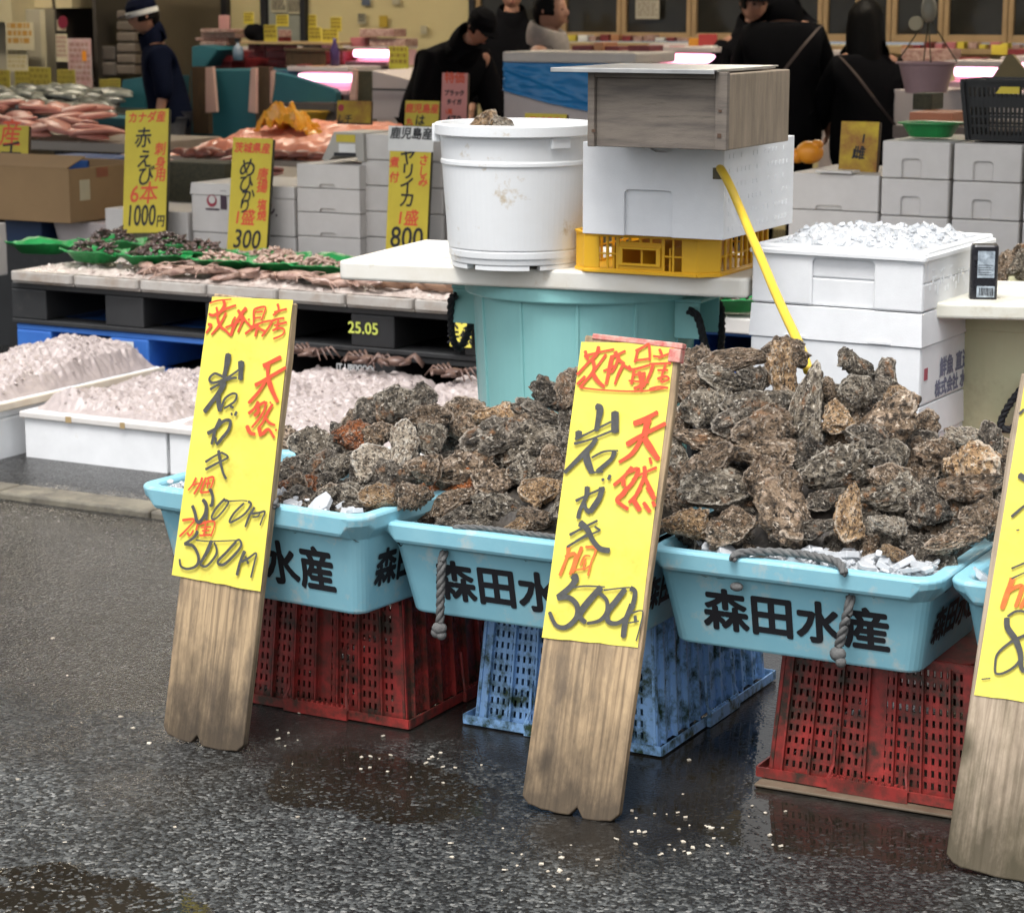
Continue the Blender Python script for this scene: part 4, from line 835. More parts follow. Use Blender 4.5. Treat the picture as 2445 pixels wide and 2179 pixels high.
# ------------------------------------------------------------ turquoise bin with the white table board on it
ZT = .858
b = PY(1400, 700, 6.27); bx, by = .2, 6.28
t = T('plastic_bin', 'large turquoise ribbed plastic bin under the white table board', 'bin', (bx, by, 0), R(10))
mb = MB(); mb.lathe([(.262, 0), (.266, .004), (.306, .735), (.308, .765), (.326, .765), (.331, .770), (.331, .800), (.326, .806), (.300, .806), (.292, .77), (.255, .03)], 72, True, True)
for k in range(12):
    a = R(k*30+13); ca, sa = math.cos(a), math.sin(a)
    mb.M = Matrix.Rotation(a, 4, 'Z'); z0 = .40 if k % 2 else .06
    mb.prism([(.264+.0545*z0, z0), (.271+.0545*z0, z0), (.312, .765), (.304, .765)], -.005, .005, 'y')
mb.M = Matrix.Identity(4)
mb.build('bin_body', M_teal, t, smooth=False, bevel=.002)
mb = MB(); lug = Matrix.Rotation(R(10), 4, 'Z')
for s in (0, 180):
    mb = MB(); mb.M = Matrix.Rotation(R(s-8), 4, 'Z'); mb.box(.300, .372, -.075, -.069, .66, .7569); mb.box(.300, .372, .069, .075, .66, .7569); mb.box(.30, .376, -.075, .075, .757, .766)
    mb.build('handle_lug', M_teal, t, bevel=.002)
for s in (0, 180):
    rp = MB(); rp.M = Matrix.Rotation(R(s-8), 4, 'Z'); rope(rp, [(.350, -.10, .74), (.372, -.085, .72), (.385, -.055, .63), (.39, .0, .575), (.385, .055, .62), (.372, .085, .72), (.35, .10, .74)], .011)
    rp.build('rope_handle', M_ropek, t, smooth=True)
FLt, FRt = PZ(806, 622, ZT), PZ(1783, 665, ZT); d_ = FRt-FLt; tyaw = math.atan2(d_.y, d_.x)-YAW
t = T('table_board', 'thick white plastic board laid over the turquoise bin', 'table board', (FLt.x, FLt.y, ZT-.052), tyaw)
mb = MB(); wT = d_.length; mb.loft([rrect(wT, .60, .02, 0, 5, cx=wT/2, cy=.30), rrect(wT, .60, .02, .052, 5, cx=wT/2, cy=.30)])
mb.build('board_slab', M_board, t, bevel=.008, bseg=3)
# white bucket
bk = PZ(1232, 648, ZT); bc = Vector((bk.x, bk.y+.176, ZT))
t = T('bucket', 'tall dirty white plastic bucket filled with shells, on the white board', 'bucket', bc, R(15))
mb = MB(); mb.lathe([(.170, .0125), (.174, .0135), (.176, .028), (.179, .03), (.180, .046), (.178, .05), (.181, .052), (.1815, .060), (.196, .268), (.200, .270), (.200, .280), (.197, .283), (.2015, .345), (.214, .345), (.216, .348), (.216, .372), (.213, .376), (.200, .376), (.196, .36), (.168, .02)], 72, True, True)
mb.build('bucket_shell', M_white, t, bevel=.0015)
for k in range(6):                              # the foot ring is broken by six notches
    mb = MB(); arc = [R(k*60+5+50*q/8) for q in range(9)]
    mb.prism([(.172*math.cos(a), .172*math.sin(a)) for a in arc]+[(.150*math.cos(a), .150*math.sin(a)) for a in reversed(arc)], 0, .012, 'z'); mb.build('foot', M_white, t)
mb = MB(); mb.M = Matrix.Rotation(R(-42), 4, 'Z'); mb.box(.196, .2075, -.03, .03, .315, .346); mb.build('handle_lug', M_white, t, bevel=.003); mb = MB(); mb.M = Matrix.Rotation(R(-165), 4, 'Z'); mb.box(.20, .222, -.014, .014, .325, .372); mb.build('handle_lug', M_white, t, bevel=.003)
rnd = random.Random(21)
for k, (dx, dy, s, ki) in enumerate([(-.09, -.12, .055, 't'), (-.05, -.10, .05, 'p'), (-.12, -.03, .06, 't'), (.0, -.05, .06, 'p'), (.08, -.03, .055, 'b'), (.03, .08, .06, 'b'), (-.06, .07, .06, 't')]):
    oyster(k % 6, ki, bc + Vector((dx, dy, .285 + (.085 if k in (0, 1) else 0))), (s, s*.9, s), Vector((rnd.uniform(-.4, .4), -.5, .8)), rnd.uniform(0, 6),
           ['tan shell on the left rim of the white bucket, outermost', 'pale shell beside the tan one on the left rim of the white bucket'][k] if k < 2 else 'shell lying low inside the white bucket', 'shells inside the white bucket')
# yellow crate
c = PZ(1395, 648, ZT); ry = R(1.5)
t = T('bottle_crate', 'bright yellow plastic crate with square windows, under the foam box', 'crate', (c.x, c.y, ZT), ry)
def yellow_crate(w, d, h, parent):
    mb = MB(); r = .045
    def panel(L, M_, cols):
        mb.M = M_; th = .006
        mb.box(0, L, 0, th, 0, .012); mb.box(0, L, 0, th, h-.012, h); mb.box(0, L, -.004, .0, 0, .008); mb.box(0, L, -.004, 0, h-.006, h)
        rows = [(.012, .0465), (.0515, h-.012)]
        x = 0
        for kind, wd in cols:
            if kind == 's': mb.box(x, x+wd, 0, th, .012, h-.012)
            elif kind == 'w':
                mb.box(x, x+wd, .001, th-.001, .047, .052)
            elif kind == 'g':
                mb.box(x, x+wd, .001, th-.001, .078, .083); mb.box(x+.012, x+wd-.012, -.007, -.001, .022, .029); mb.box(x+.012, x+wd-.012, -.007, -.001, .064, .071)
                mb.box(x, x+.012, -.007, -.001, .022, .071); mb.box(x+wd-.012, x+wd, -.007, -.001, .022, .071); mb.box(x, x+wd, .001, th-.001, .012, .024); mb.box(x, x+wd, .001, th-.001, .068, .079)
                for q in range(3): mb.box(x+wd*(q+1)/4-.004, x+wd*(q+1)/4+.004, .001, th-.001, .083, h-.012)
            x += wd
    fc = [('s', .045), ('w', .022), ('s', .006), ('w', .022), ('s', .010), ('g', .125), ('s', .010), ('w', .022), ('s', .006), ('w', .022), ('s', .045)]
    s_ = w/sum(k[1] for k in fc); fc = [(k, q*s_) for k, q in fc]
    panel(w, Matrix.Translation((0, 0, 0)), fc)
    panel(w, Matrix.Translation((w, d, 0)) @ Matrix.Rotation(R(180), 4, 'Z'), fc)
    q2 = d-.09; sc = [('s', .01)] + [('w', .024), ('s', .008)]*9; s_ = q2/sum(k[1] for k in sc); sc = [(k, q*s_) for k, q in sc]
    panel(q2, Matrix.Translation((w+.045, .045, 0)) @ Matrix.Rotation(R(90), 4, 'Z'), sc)
    panel(q2, Matrix.Translation((-.045, d-.045, 0)) @ Matrix.Rotation(R(-90), 4, 'Z'), sc)
    for (x, y, a) in ((w, 0, 45), (w+.045, d-.045, 135), (0, d, 225), (-.045, .045, 315)):
        panel(.0636, Matrix.Translation((x, y, 0)) @ Matrix.Rotation(R(a), 4, 'Z'), [('s', .0636)])
    mb.M = Matrix.Identity(4)
    mb.add([(-.04, .045, .006), (0, .006, .006), (w, .006, .006), (w+.04, .045, .006), (w+.04, d-.045, .006), (w, d-.006, .006), (0, d-.006, .006), (-.04, d-.045, .006)], [tuple(range(8))])
    for q in range(1, 4): mb.box(w*q/4-.003, w*q/4+.003, .01, d-.01, .007, .07)
    mb.build('crate_body', M_yel, parent, bevel=.0012, bseg=1)
yellow_crate(.315, .44, .105, t)
# foam box and wooden box on top
c = PZ(1391, 557, ZT+.108)
fb = foam_box('white foam box with a yellow hose in its corner, on the yellow crate', (c.x, c.y, ZT+.108), ry, .385, .50, .232, handle=(.30, .64, .0, .50), dimples=True, mouth=1, bev=.008)
mb = MB(); mb.box(.355, .3848, -.0022, .0, .150, .178); mb.build('hole_patch', pmat('hole_shade', (.10, .085, .04)), fb)  # flat dark patch painted as the shaded hole for the hose
zb = ZT+.108+.234
c = PZ(1402, 350, zb)
t = T('wooden_box', 'weathered grey plywood box standing on the foam box', 'wooden box', (c.x, c.y, zb), ry)
wb, db, hb = .362, .43, .183
mb = MB(); mb.box(0, wb, .02, db, 0, hb-.004, mi=0); mb.build('box_core', M_boxw2, t, bevel=.003)
mb = MB(); mb.box(0, .018, 0, .0195, 0, hb); mb.box(wb-.03, wb, 0, .0195, 0, hb); mb.box(.0185, wb-.0305, 0, .0195, hb-.016, hb); mb.box(.0185, wb-.0305, .012, .0195, 0, hb-.0165); mb.build('front_panel', M_boxw, t, bevel=.002)
mb = MB(); mb.box(.012, .022, -.0015, 0, .035, .042); mb.box(wb-.022, wb-.012, -.0015, 0, .03, .04); mb.box(wb-.02, wb-.012, -.0015, 0, .09, .096); mb.build('nail_head', pmat('rust', (.09, .05, .03), rough=.8), t)
t2 = T('metal_plate', 'thin bent metal plate lying on the weathered wooden box', 'metal plate', (c.x, c.y, zb+hb), ry)
mb = MB(); mb.box(-.085, wb-.02, -.03, db-.03, .004, .0065); mb.box(-.085, wb-.02, -.032, -.030, -.004, .0065); mb.box(.02, wb-.02, -.01, db-.05, .0, .004); mb.build('plate_sheet', M_steel, t2, bevel=.001, bseg=1)
# yellow hose from the foam box down into the oysters
hp = []
for px, py, y in [(1713, 396, 5.74), (1721, 404, 5.66), (1742, 442, 5.62), (1770, 505, 5.58), (1797, 570, 5.44), (1825, 635, 5.30), (1852, 700, 5.15), (1880, 762, 5.0), (1908, 822, 4.85), (1922, 858, 4.80), (1930, 886, 4.76)]:
    hp.append(PY(px, py, y))
mb = MB(); mb.tube(smooth_pts(hp, 6), .0108, 14)
tag(mb.build('hose', M_hose, None, smooth=True), 'yellow rubber hose running from the foam box down into the oysters', 'hose')

# ------------------------------------------------------------ stack of big foam boxes at right
zs = [0, .30, .564, .798, .95]
ZS = .95
c = PZ(1797, 577, ZS); srz = R(-1.7)
kx, ky = .455, .53
labs = ['lowest white foam box of the tall stack behind the right oysters', 'second white foam box up in the tall stack behind the right oysters', 'white foam box with printed side in the tall stack behind the right oysters', 'top white foam box heaped with clear ice behind the right oysters']
for i in range(4):
    h = zs[i+1]-zs[i]-.003
    tb = foam_box(labs[i], (c.x, c.y, zs[i]), srz, kx, ky, h, lid=0 if i == 3 else .085, handle=(.36, .72, 0, .80) if i == 3 else None, openz=.10 if i == 3 else None, clips=(i == 3), bev=.007, group='foam boxes in the tall stack')
    if i == 3:
        mb = MB(); rr = random.Random(4)
        for q in range(23):
            y = .05+.5*q/26; z = .05+.015*math.sin(q*1.7); s = rr.choice([.004, .006, .008])
            mb.box(kx-.001, kx+.0018, y, y+.006, z, z+s*3); 
            if q % 3: mb.box(kx-.001, kx+.0018, y-.004, y+.010, z+.03, z+.035)
        mb.build('embossed_letters', M_foam, tb)
        mb = MB(); mb.loft([rrect(kx+.016, ky+.016, .012, h-.022, 3, cx=kx/2, cy=ky/2), rrect(kx+.016, ky+.016, .012, h-.012, 3, cx=kx/2, cy=ky/2), rrect(kx-.03, ky-.03, .01, h-.004, 3, cx=kx/2, cy=ky/2), rrect(kx-.04, ky-.04, .01, h-.02, 3, cx=kx/2, cy=ky/2)], False, False)
        mb.build('box_rim', M_foam, tb, bevel=.002)
    if i == 2:
        mb = MB(); put_text(mb, '鮮魚 直送 SACO', .052, Matrix.Rotation(R(90), 4, 'Z') @ front_plane(.33, -(kx+.0012), .075), bold=.002)
        put_text(mb, '株式会社 水産 市場', .044, Matrix.Rotation(R(90), 4, 'Z') @ front_plane(.30, -(kx+.0012), .025), bold=.002)
        mb.build('side_print', pmat('faded_print', (.20, .21, .30), rough=.6), tb)
        mb = MB(); mb.box(kx+.0006, kx+.0014, .03, .055, .062, .092); mb.build('print_mark', pmat('print_red', (.45, .10, .14)), tb)
o = ice_heap('clear ice heaped over the top foam box at right', (0, 0, 0), srz, kx-.05, ky-.05, ZS-.010, lambda x, y: 0.028*math.sin(math.pi*x)*math.sin(math.pi*min(1, y*1.1))+.004, 31, M_icew, 60, 70, 700, .008)
o.location = Vector((c.x, c.y, 0)) + Matrix.Rotation(YAW+srz, 4, 'Z') @ Vector((.025, .025, 0))

# ------------------------------------------------------------ right side table with can, cream barrel, cream tub of shells
ZR = .812
c = PZ(2206, 722, ZR)
t = T('table_board', 'thick white plastic board at the right edge with the black can on it', 'table board', (c.x, c.y, ZR-.04), R(18))
mb = MB(); mb.loft([rrect(.9, .5, .02, 0, 5, cx=.45, cy=.25), rrect(.9, .5, .02, .04, 5, cx=.45, cy=.25)]); mb.build('board_slab', pmat('table_cream', (.74, .73, .66), (.62, .60, .50), 5, .5, dirt=(.45, .38, .26), dscale=6, dthr=.66), t, bevel=.008, bseg=3)
p = PY(2438, 1008, 6.02)
t = T('barrel', 'pale cream plastic barrel under the right table board', 'barrel', (p.x, 6.02, 0), 0)
rb_ = .262
mb = MB(); mb.lathe([(rb_*.93, 0), (rb_*.94, .02)] + [(rb_*.98, .30)] + [(rb_*.985, .315), (rb_*1.0, .318), (rb_*1.0, .335), (rb_*.985, .338), (rb_*1.03, .72), (rb_*1.05, .72), (rb_*1.05, .768), (rb_*.95, .768)], 64, True, True); mb.build('barrel_body', M_cream, t, smooth=False, bevel=.002)
rp = MB(); rope(rp, [(.09, -rb_-.01, .60), (.05, -rb_-.03, .54), (.03, -rb_-.035, .485), (.055, -rb_-.03, .475), (.10, -rb_-.02, .52), (.13, -rb_, .58)], .010); rp.build('rope_handle', M_ropek, t, smooth=True)
cp = PZ(2352, 716, ZR)
t = T('spray_can', 'black rectangular can with a white label standing on the right board', 'can', (cp.x, cp.y+.03, ZR), R(22))
mb = MB(); mb.loft([rrect(.068, .05, .012, 0), rrect(.068, .05, .012, .132), rrect(.062, .044, .010, .137)]); mb.build('can_body', pmat('can_black', (.012, .012, .016), rough=.3), t)
mb = MB(); mb.box(-.018, .024, -.0262, -.0252, .055, .122); mb.box(-.018, .026, -.0262, -.0252, .006, .034); mb.build('can_label', pmat('can_lab', (.45, .52, .58), (.16, .19, .22), 60, .4), t)
mb = MB()
for k in range(9): mb.box(-.012+k*.004, -.0102+k*.004+(.0008 if k % 3 else 0), -.0268, -.0263, .010, .030)
for k in range(5): mb.box(-.016, .020-.004*(k % 2), -.0268, -.0263, .062+k*.006, .0632+k*.006)
mb.at(-.024, -.0258, .105, 0, R(90)).lathe([(.006, 0), (.006, .0006)], 16, True, True)
mb.build('can_print', M_ink, t)
cr = PY(2460, 690, 7.0)
t = T('shell_tub', 'cream tub full of brown shells behind the black can', 'tub', (cr.x, 7.0, .30), 0)
mb = MB(); mb.lathe([(.20, 0), (.24, .36), (.262, .36), (.265, .395), (.25, .395), (.235, .37), (.19, .02)], 48, True, True, sx=1.0); mb.build('tub_body', M_cream, t, bevel=.002)
rr = random.Random(8)
for k in range(16):
    a = rr.uniform(0, 6.28); q = .18*math.sqrt(rr.random()); 
    oyster(rr.randrange(9), rr.choice('bgbt'), Vector((cr.x+q*math.cos(a), 7.0+q*math.sin(a), .70+.07*(1-q/.18)+rr.uniform(0, .02))), (.058, .055, .055), Vector((rr.uniform(-.5, .5), -.6, .8)), rr.uniform(0, 6), 'brown shell heaped in the cream tub behind the black can', 'shells in the cream tub')
p = PY(2425, 1035, 5.75)
t = T('red_basket', 'red plastic basket on the ground behind the right oysters', 'basket', (p.x+.15, 5.75, 0), 0)
mb = MB(); mb.lathe([(.18, 0), (.215, .33), (.235, .33), (.236, .35), (.21, .35), (.17, .02)], 40, True, True); mb.build('basket_body', pmat('bright_red', (.55, .02, .03), rough=.35), t, bevel=.002)

# ------------------------------------------------------------ ice boxes on the wet ground at left
u0, v0 = UV(PZ(62, 1098, 0)); V_ICE = v0
W_ICE = .60
for i in range(3):
    foam_box(['long white foam box of pink ice, left one of the front row', 'white foam box of pink ice half hidden by the leftmost price board', 'white foam box of pink ice beside the turquoise bin'][i], W(u0+i*(W_ICE+.012), v0, 0), 0, W_ICE, .86, .175, M_foam, 0, None, 'low ice boxes on the ground', openz=.12, bev=.008, name='ice_box', clips=False)
    mb = MB()
    ice_heap(['pink ice heaped in the left low box', 'pink ice heaped in the box behind the leftmost price board', 'pink ice heaped in the box beside the turquoise bin'][i], W(u0+i*(W_ICE+.012)+.015, v0+.02, 0), 0, W_ICE-.03, .82, .168,
             [lambda x, y: .02+.03*min(1, y*2.5)*(.5+x)+.045*math.exp(-((x-.22)**2+(y-.1)**2)*40), lambda x, y: .025+.07*min(1, y*1.2), lambda x, y: .03+.085*min(1, y*1.2)*(1-.5*x)][i], 41+i, None, 110, 140, 500, .0048)
for ch in [o for o in bpy.data.objects if o.name.startswith('ice_box')]:
    mb = MB(); mb.box(-.012, W_ICE+.004, -.012, .004, .150, .172); mb.box(-.012, -.004, .004, .86, .150, .172)
    r1 = mb.build('box_rim', M_foam2, ch, bevel=.005)
    mb = MB(); mb.box(.19, .215, -.0135, -.0121, .150, .171); mb.box(.42, .44, -.0135, -.0121, .150, .171); mb.build('rim_tape', pmat('brown_tape', (.42, .30, .15)), ch)
# box further left reaching back
ul, vl = UV(PZ(55, 1045, 0))
mt = T('ice_box', 'white foam box of pink ice at the left edge of the photo', 'foam box', W(-5.165-.50, 5.74, 0), 0, 'low ice boxes on the ground')
mb = MB(); LW, LD = .50, 1.08
mb.box(0, LW, 0, LD, 0, .15); mb.box(0, LW, 0, .02, .15, .205); mb.box(0, LW, LD-.02, LD, .15, .205); mb.box(0, .02, .02, LD-.02, .15, .205); mb.box(LW-.02, LW, .02, LD-.02, .15, .205); mb.build('box_body', M_foam, mt, bevel=.008)
mb = MB(); mb.box(LW+.001, LW+.012, -.01, LD+.01, .176, .204); mb.build('box_rim', pmat('foam_stained', (.62, .52, .40), (.70, .63, .52), 8, .6), mt, bevel=.004)
mb = MB(); put_text(mb, 'BUT\nAA', .06, Matrix.Rotation(R(90), 4, 'Z') @ front_plane(.50, -(LW+.0012), .085), bold=-.0008); mb.build('embossed_letters', pmat('emboss_shade', (.45, .43, .42)), mt)  # grey of the letters stands for the shade of their relief
ice_heap('pink ice heaped in the box at the left edge of the photo', W(-5.165-.485, 5.755, 0), 0, LW-.03, LD-.03, .195, lambda x, y: .03+.085*math.sin(math.pi*min(1, y*.62))*math.sin(math.pi*(.12+x*.75)), 51, None, 90, 190, 500, .0048)
# crabs and fish scraps on the back of the ice
M_crab = pmat('crab_shell', (.20, .12, .09), (.08, .05, .045), 30, .4)
def crab(px, py, v, label, s, seed):
    u_, z_ = PV(px, py, v); rr = random.Random(seed); t = T('crab', label, 'crab', W(u_, v, z_), rr.uniform(-.5, .5), 'crabs on the pink ice')
    mb = MB(); mb.ell((0, 0, .02*s), (.055*s, .04*s, .024*s), 12, 8); mb.build('shell', M_crab, t, smooth=True)
    for k in range(8):
        sx = -1 if k < 4 else 1; j = k % 4; mb = MB(); y = (-.03+.02*j)*s
        mb.tube([(sx*.045*s, y, .02*s), (sx*.09*s, y*1.6, .05*s), (sx*.135*s, y*2.2, .0)], [.008*s, .007*s, .003*s], 5); mb.build('leg', M_crab, t, smooth=True)
    for sx in (-1, 1):
        mb = MB(); mb.tube([(sx*.04*s, -.03*s, .02*s), (sx*.07*s, -.08*s, .03*s), (sx*.03*s, -.12*s, .02*s)], [.012*s, .014*s, .006*s], 6); mb.build('claw', M_crab, t, smooth=True)
crab(880, 868, 6.72, 'brown crab at the left end of the crabs on the pink ice', .72, 1); crab(945, 872, 6.72, 'brown crab at the middle of the crabs on the pink ice', .72, 2); crab(1085, 900, 6.66, 'dark crab against the turquoise bin on the pink ice', .72, 3); crab(745, 850, 6.75, 'brown crab just right of the leftmost price board', .72, 4)

# ------------------------------------------------------------ pallets carrying the squid trays
VP = 6.836; UP = -5.89; PH = .160
def make_pallet(mat, label, w=1.09, d=1.1):
    t = T('pallet', label, 'pallet', (0, 0, 0), 0, 'plastic pallets stacked under the squid trays')
    mb = MB()
    for k in range(9): mb.box(0, w, k*d/9+.004, (k+1)*d/9-.004, PH-.024, PH-.002)
    for k in (0, 1, 2):
        y = (0, .5*d-.06, d-.12)[k]; mb.box(0, w, y, y+.12, 0, .018)
    mb.build('deck', mat, t, bevel=.003, bseg=1)
    for k in range(3):
        x0 = (0, .5*w-.09, w-.17)[k]; x1 = (.17, .5*w+.09, w)[k]
        mb = MB()
        mb.box(x0, x1, .002, d-.002, .0185, PH-.0245)
        mb.build('block', mat, t, bevel=.006)
    return t
pb = make_pallet(M_pal, 'black plastic pallet at the top left, directly under the squid trays'); pb.location = W(UP, VP, 2*PH)
pbl = make_pallet(M_palb, 'bright blue plastic pallet with a white barcode sticker, at left'); pbl.location = W(UP+.015, VP+.005, PH)
mb = MB(); mb.box(.50, .57, -.0045, -.0025, .075, .125); mb.build('sticker', M_lab, pbl)
mb = MB()
for k in range(12): mb.box(.507+k*.0046, .5095+k*.0046, -.0052, -.0046, .085, .115)
mb.build('barcode', M_ink, pbl)
dup(pb, W(UP-.0, VP+.01, 0), 0, 'black plastic pallet on the ground under the blue pallet at left')
def pal_text(t, body, x, z, size, mat):
    mb = MB(); put_text(mb, body, size, front_plane(x, -.0030, z), bold=.001); mb.build('pallet_marking', mat, t)
p2 = dup(pb, W(UP+1.10, VP, 2*PH), 0, 'black plastic pallet marked 25.05 in yellow, beside the turquoise bin')
pal_text(p2, '25.05', PV(868, 773, VP)[0]-(UP+1.10), .085, .058, pmat('yellow_print', (.62, .68, .12)))
p3_ = dup(pb, W(UP+1.10, VP+.005, PH), 0, 'black plastic pallet with faint white letters, one below the pallet marked 25.05')
pal_text(p3_, 'JT UBIXXXX', PV(848, 853, VP)[0]-(UP+1.10), .10, .030, pmat('white_print', (.55, .55, .55)))
dup(pb, W(UP+1.10, VP+.01, 0), 0, 'black plastic pallet on the ground behind the ice boxes beside the bin')
dup(pbl, W(UP+2.20, VP+.12, 2*PH), 0, 'bright blue plastic pallet seen between the bin and the tall foam stack')
dup(pb, W(UP+2.20, VP+.12, PH), 0, 'black plastic pallet below the blue one between bin and foam stack'); dup(pb, W(UP+2.20, VP+.12, 0), 0, 'black plastic pallet on the ground between bin and foam stack')
u_, z_ = PV(1096, 790, VP-.02)
mb = MB(); mb.box(-.035, .05, -.004, 0, -.055, .065); q = T('price_card', 'small yellow card with black writing hung on the pallet beside the bin', 'price card', W(u_, VP-.02, z_), 0); mb.build('card', M_paper, q)
mb = MB(); put_text(mb, 'ズワ\n天然', .05, front_plane(.005, -.0046, .0), bold=.002); mb.build('lettering', M_ink, q)
# trays with white lips
ZTR = 3*PH
M_bed = pmat('tray_ice', (.62, .55, .50), (.40, .32, .28), 40, .3, .4, 110, spec=.6)
tx = [22, 172, 330, 490, 660, 822, 985]; us = [PV(x, 665+(x-22)*.072, VP-.03)[0] for x in tx] + [PV(1150, 745, VP-.03)[0]]
for i in range(7):
    a, b_ = us[i]+.004, us[i+1]-.004; w_ = b_-a
    t = T('foam_tray', ['first', 'second', 'third', 'fourth', 'fifth', 'sixth', 'seventh'][i] + ' shallow white foam tray from the left along the pallets', 'foam tray', W(a, VP-.035, ZTR), 0, 'foam trays on the pallets')
    mb = MB(); mb.box(0, w_, .02, 1.0, 0, .012); mb.loft([rrect(w_, 1.02, .02, .012, 3, cx=w_/2, cy=.51), rrect(w_, 1.02, .02, .045, 3, cx=w_/2, cy=.51), rrect(w_-.02, 1.0, .015, .048, 3, cx=w_/2, cy=.51), rrect(w_-.05, .97, .015, .02, 3, cx=w_/2, cy=.51)], True, True)
    mb.build('tray', M_traye, t, bevel=.002)
ice_heap('wet grey ice bedding under the squid along the pallet trays', W(us[0]+.03, VP-.005, 0), 0, us[-1]-us[0]-.06, .95, ZTR+.045, lambda x, y: .010, 61, M_bed, 200, 60, 900, .012, 'ice_bedding', .7)
def bedz(v): return ZTR+.045+.018
rr = random.Random(77)
def fish_mesh(name, mat, L, r, tail=True, flat=.7):
    mb = MB(); prof = [(0, .10), (.06, .55), (.2, .95), (.4, 1), (.62, .75), (.82, .38), (.93, .2)]
    loops = [[(L*(x-.45), r*q*math.cos(2*math.pi*k/10)*flat, r*q*math.sin(2*math.pi*k/10)) for k in range(10)] for x, q in prof]
    mb.loft(loops)
    if tail: mb.add([(L*.48, 0, 0), (L*.64, r*.2, r*1.1), (L*.60, 0, 0), (L*.64, r*.2, -r*1.1), (L*.48, .002, .001)], [(0, 1, 2), (0, 2, 3)])
    o = mb.build(name, mat, None, smooth=True); return o
fish0 = fish_mesh('fish', M_fish, .19, .019)
for k in range(16):
    o = fish0 if k == 0 else fish0.copy()
    if k: COL.objects.link(o)
    px, py = 915+ (k % 8)*26 + rr.uniform(-6, 6), 684+(k % 8)*2+(k//8)*22 - 10
    v = VP+.10+.10*(1-k//8); u_, z_ = PV(px, py, v)
    o.location = W(u_, v, bedz(v)+.016+.012*(k % 2)); o.rotation_euler = (rr.uniform(-.3, .3), .10, YAW+R(20)+rr.uniform(-.25, .25))
    tag(o, 'slim brown fish laid slantwise in the row left of the turquoise bin', 'fish', 'brown fish left of the bin')
def squid_mesh():
    mb = MB(); L = .17
    loops = [[(L*(x-.5), .021*q*math.cos(2*math.pi*k/9), .015*q*math.sin(2*math.pi*k/9)) for k in range(9)] for x, q in [(0, .1), (.15, .6), (.35, .95), (.6, 1), (.66, .8), (.70, .6), (.78, .65), (.82, .4)]]
    mb.loft(loops); mb.add([(-L*.5, 0, 0), (-L*.30, .036, .004), (-L*.12, .018, .004), (-L*.30, -.036, .004), (-L*.12, -.018, .004)], [(0, 1, 2), (0, 4, 3)])
    for k in range(5): a = (k-2)*.12; mb.tube([(L*.30, a*.06, 0), (L*.45, a*.18, .004), (L*.62, a*.30+.006*math.sin(k), -.004)], [.004, .003, .0015], 4)
    return mb.build('squid', M_squid, None, smooth=True)
sq = squid_mesh()
for k in range(46):
    o = sq if k == 0 else sq.copy()
    if k: COL.objects.link(o)
    px = 345+ (k % 23)*24 + rr.uniform(-8, 8) if k < 40 else 690+rr.uniform(0, 140); row = k//23; v = VP+.05+.14*row+rr.uniform(-.02, .03)
    u_, z_ = PV(px, 650, v); o.location = W(u_, v, bedz(v)+.010+rr.uniform(0, .02)); o.rotation_euler = (rr.uniform(-.4, .4), rr.uniform(-.15, .2), YAW+rr.choice([0, R(180)])+R(rr.gauss(-8, 22)))
    tag(o, 'small pale squid laid on ice in front of the green baskets', 'squid', 'squid on the front trays')
# green baskets
def make_basket(label):
    t = T('green_basket', label, 'basket', (0, 0, 0), 0, 'green baskets on the pallet trays')
    mb = MB(); L0 = []
    def lp(w, d, z, wav=0): return [(x*(1+(.05*noise.noise(Vector((x*30, y*30, 4))) if wav else 0)), y, z+wav*math.cos(4*math.atan2(y, x))+(.012*noise.noise(Vector((x*24, y*24, 1))) if wav else 0)) for x, y, _ in rrect(w, d, d*.42, 0, 9)]
    mb.loft([lp(.17, .11, 0), lp(.240, .170, .034, -.006), lp(.285, .21, .040, -.008), lp(.282, .207, .043, -.008), lp(.233, .163, .036, -.006), lp(.165, .105, .006)], True, True)
    mb.build('basket_shell', M_green, t, smooth=True); return t
BK = [((100, 606), .30, 'leftmost green basket, lying empty at the front'), ((228, 624), .16, 'green basket of dark baby squid, second from the left in front'), ((370, 626), .16, 'green basket of dark baby squid, right of the fullest one in front'), ((485, 606), .34, 'green basket of dark squid behind, below the 300 yen board'),
      ((535, 634), .16, 'green basket of pale squid in front, below the 300 yen board'), ((655, 602), .38, 'green basket of pale squid in the back row, right of the 300 yen board'), ((665, 634), .18, 'green basket of pale squid in front, fifth from the left'), ((790, 606), .36, 'green basket in the back row next to the white table board'), ((765, 632), .18, 'rightmost front green basket next to the white table board'), ((270, 588), .52, 'green basket behind the fullest basket of dark squid'), ((400, 592), .50, 'green basket behind, below the 1000 yen board')]
b0 = make_basket(BK[0][2]); HEAPM = {}
def heap_mesh(kind, seed):
    mb = MB(); r2 = random.Random(seed)
    for q in range(95):
        a = r2.uniform(0, 6.28); d = math.sqrt(r2.random()); x, y = .10*d*math.cos(a), .066*d*math.sin(a); z = .030+.045*(1-d*d)*(1 if kind == 'd' else .6)+r2.uniform(0, .008); g = r2.uniform(0, 6.28); L = r2.uniform(.018, .036)
        e = r2.uniform(-.5, .8)
        mb.tube([(x, y, z), (x+L*.5*math.cos(g), y+L*.5*math.sin(g), z+L*.3*e), (x+L*math.cos(g), y+L*math.sin(g), z+L*.6*e)], [.003, .0075, .003], 5)
    return mb
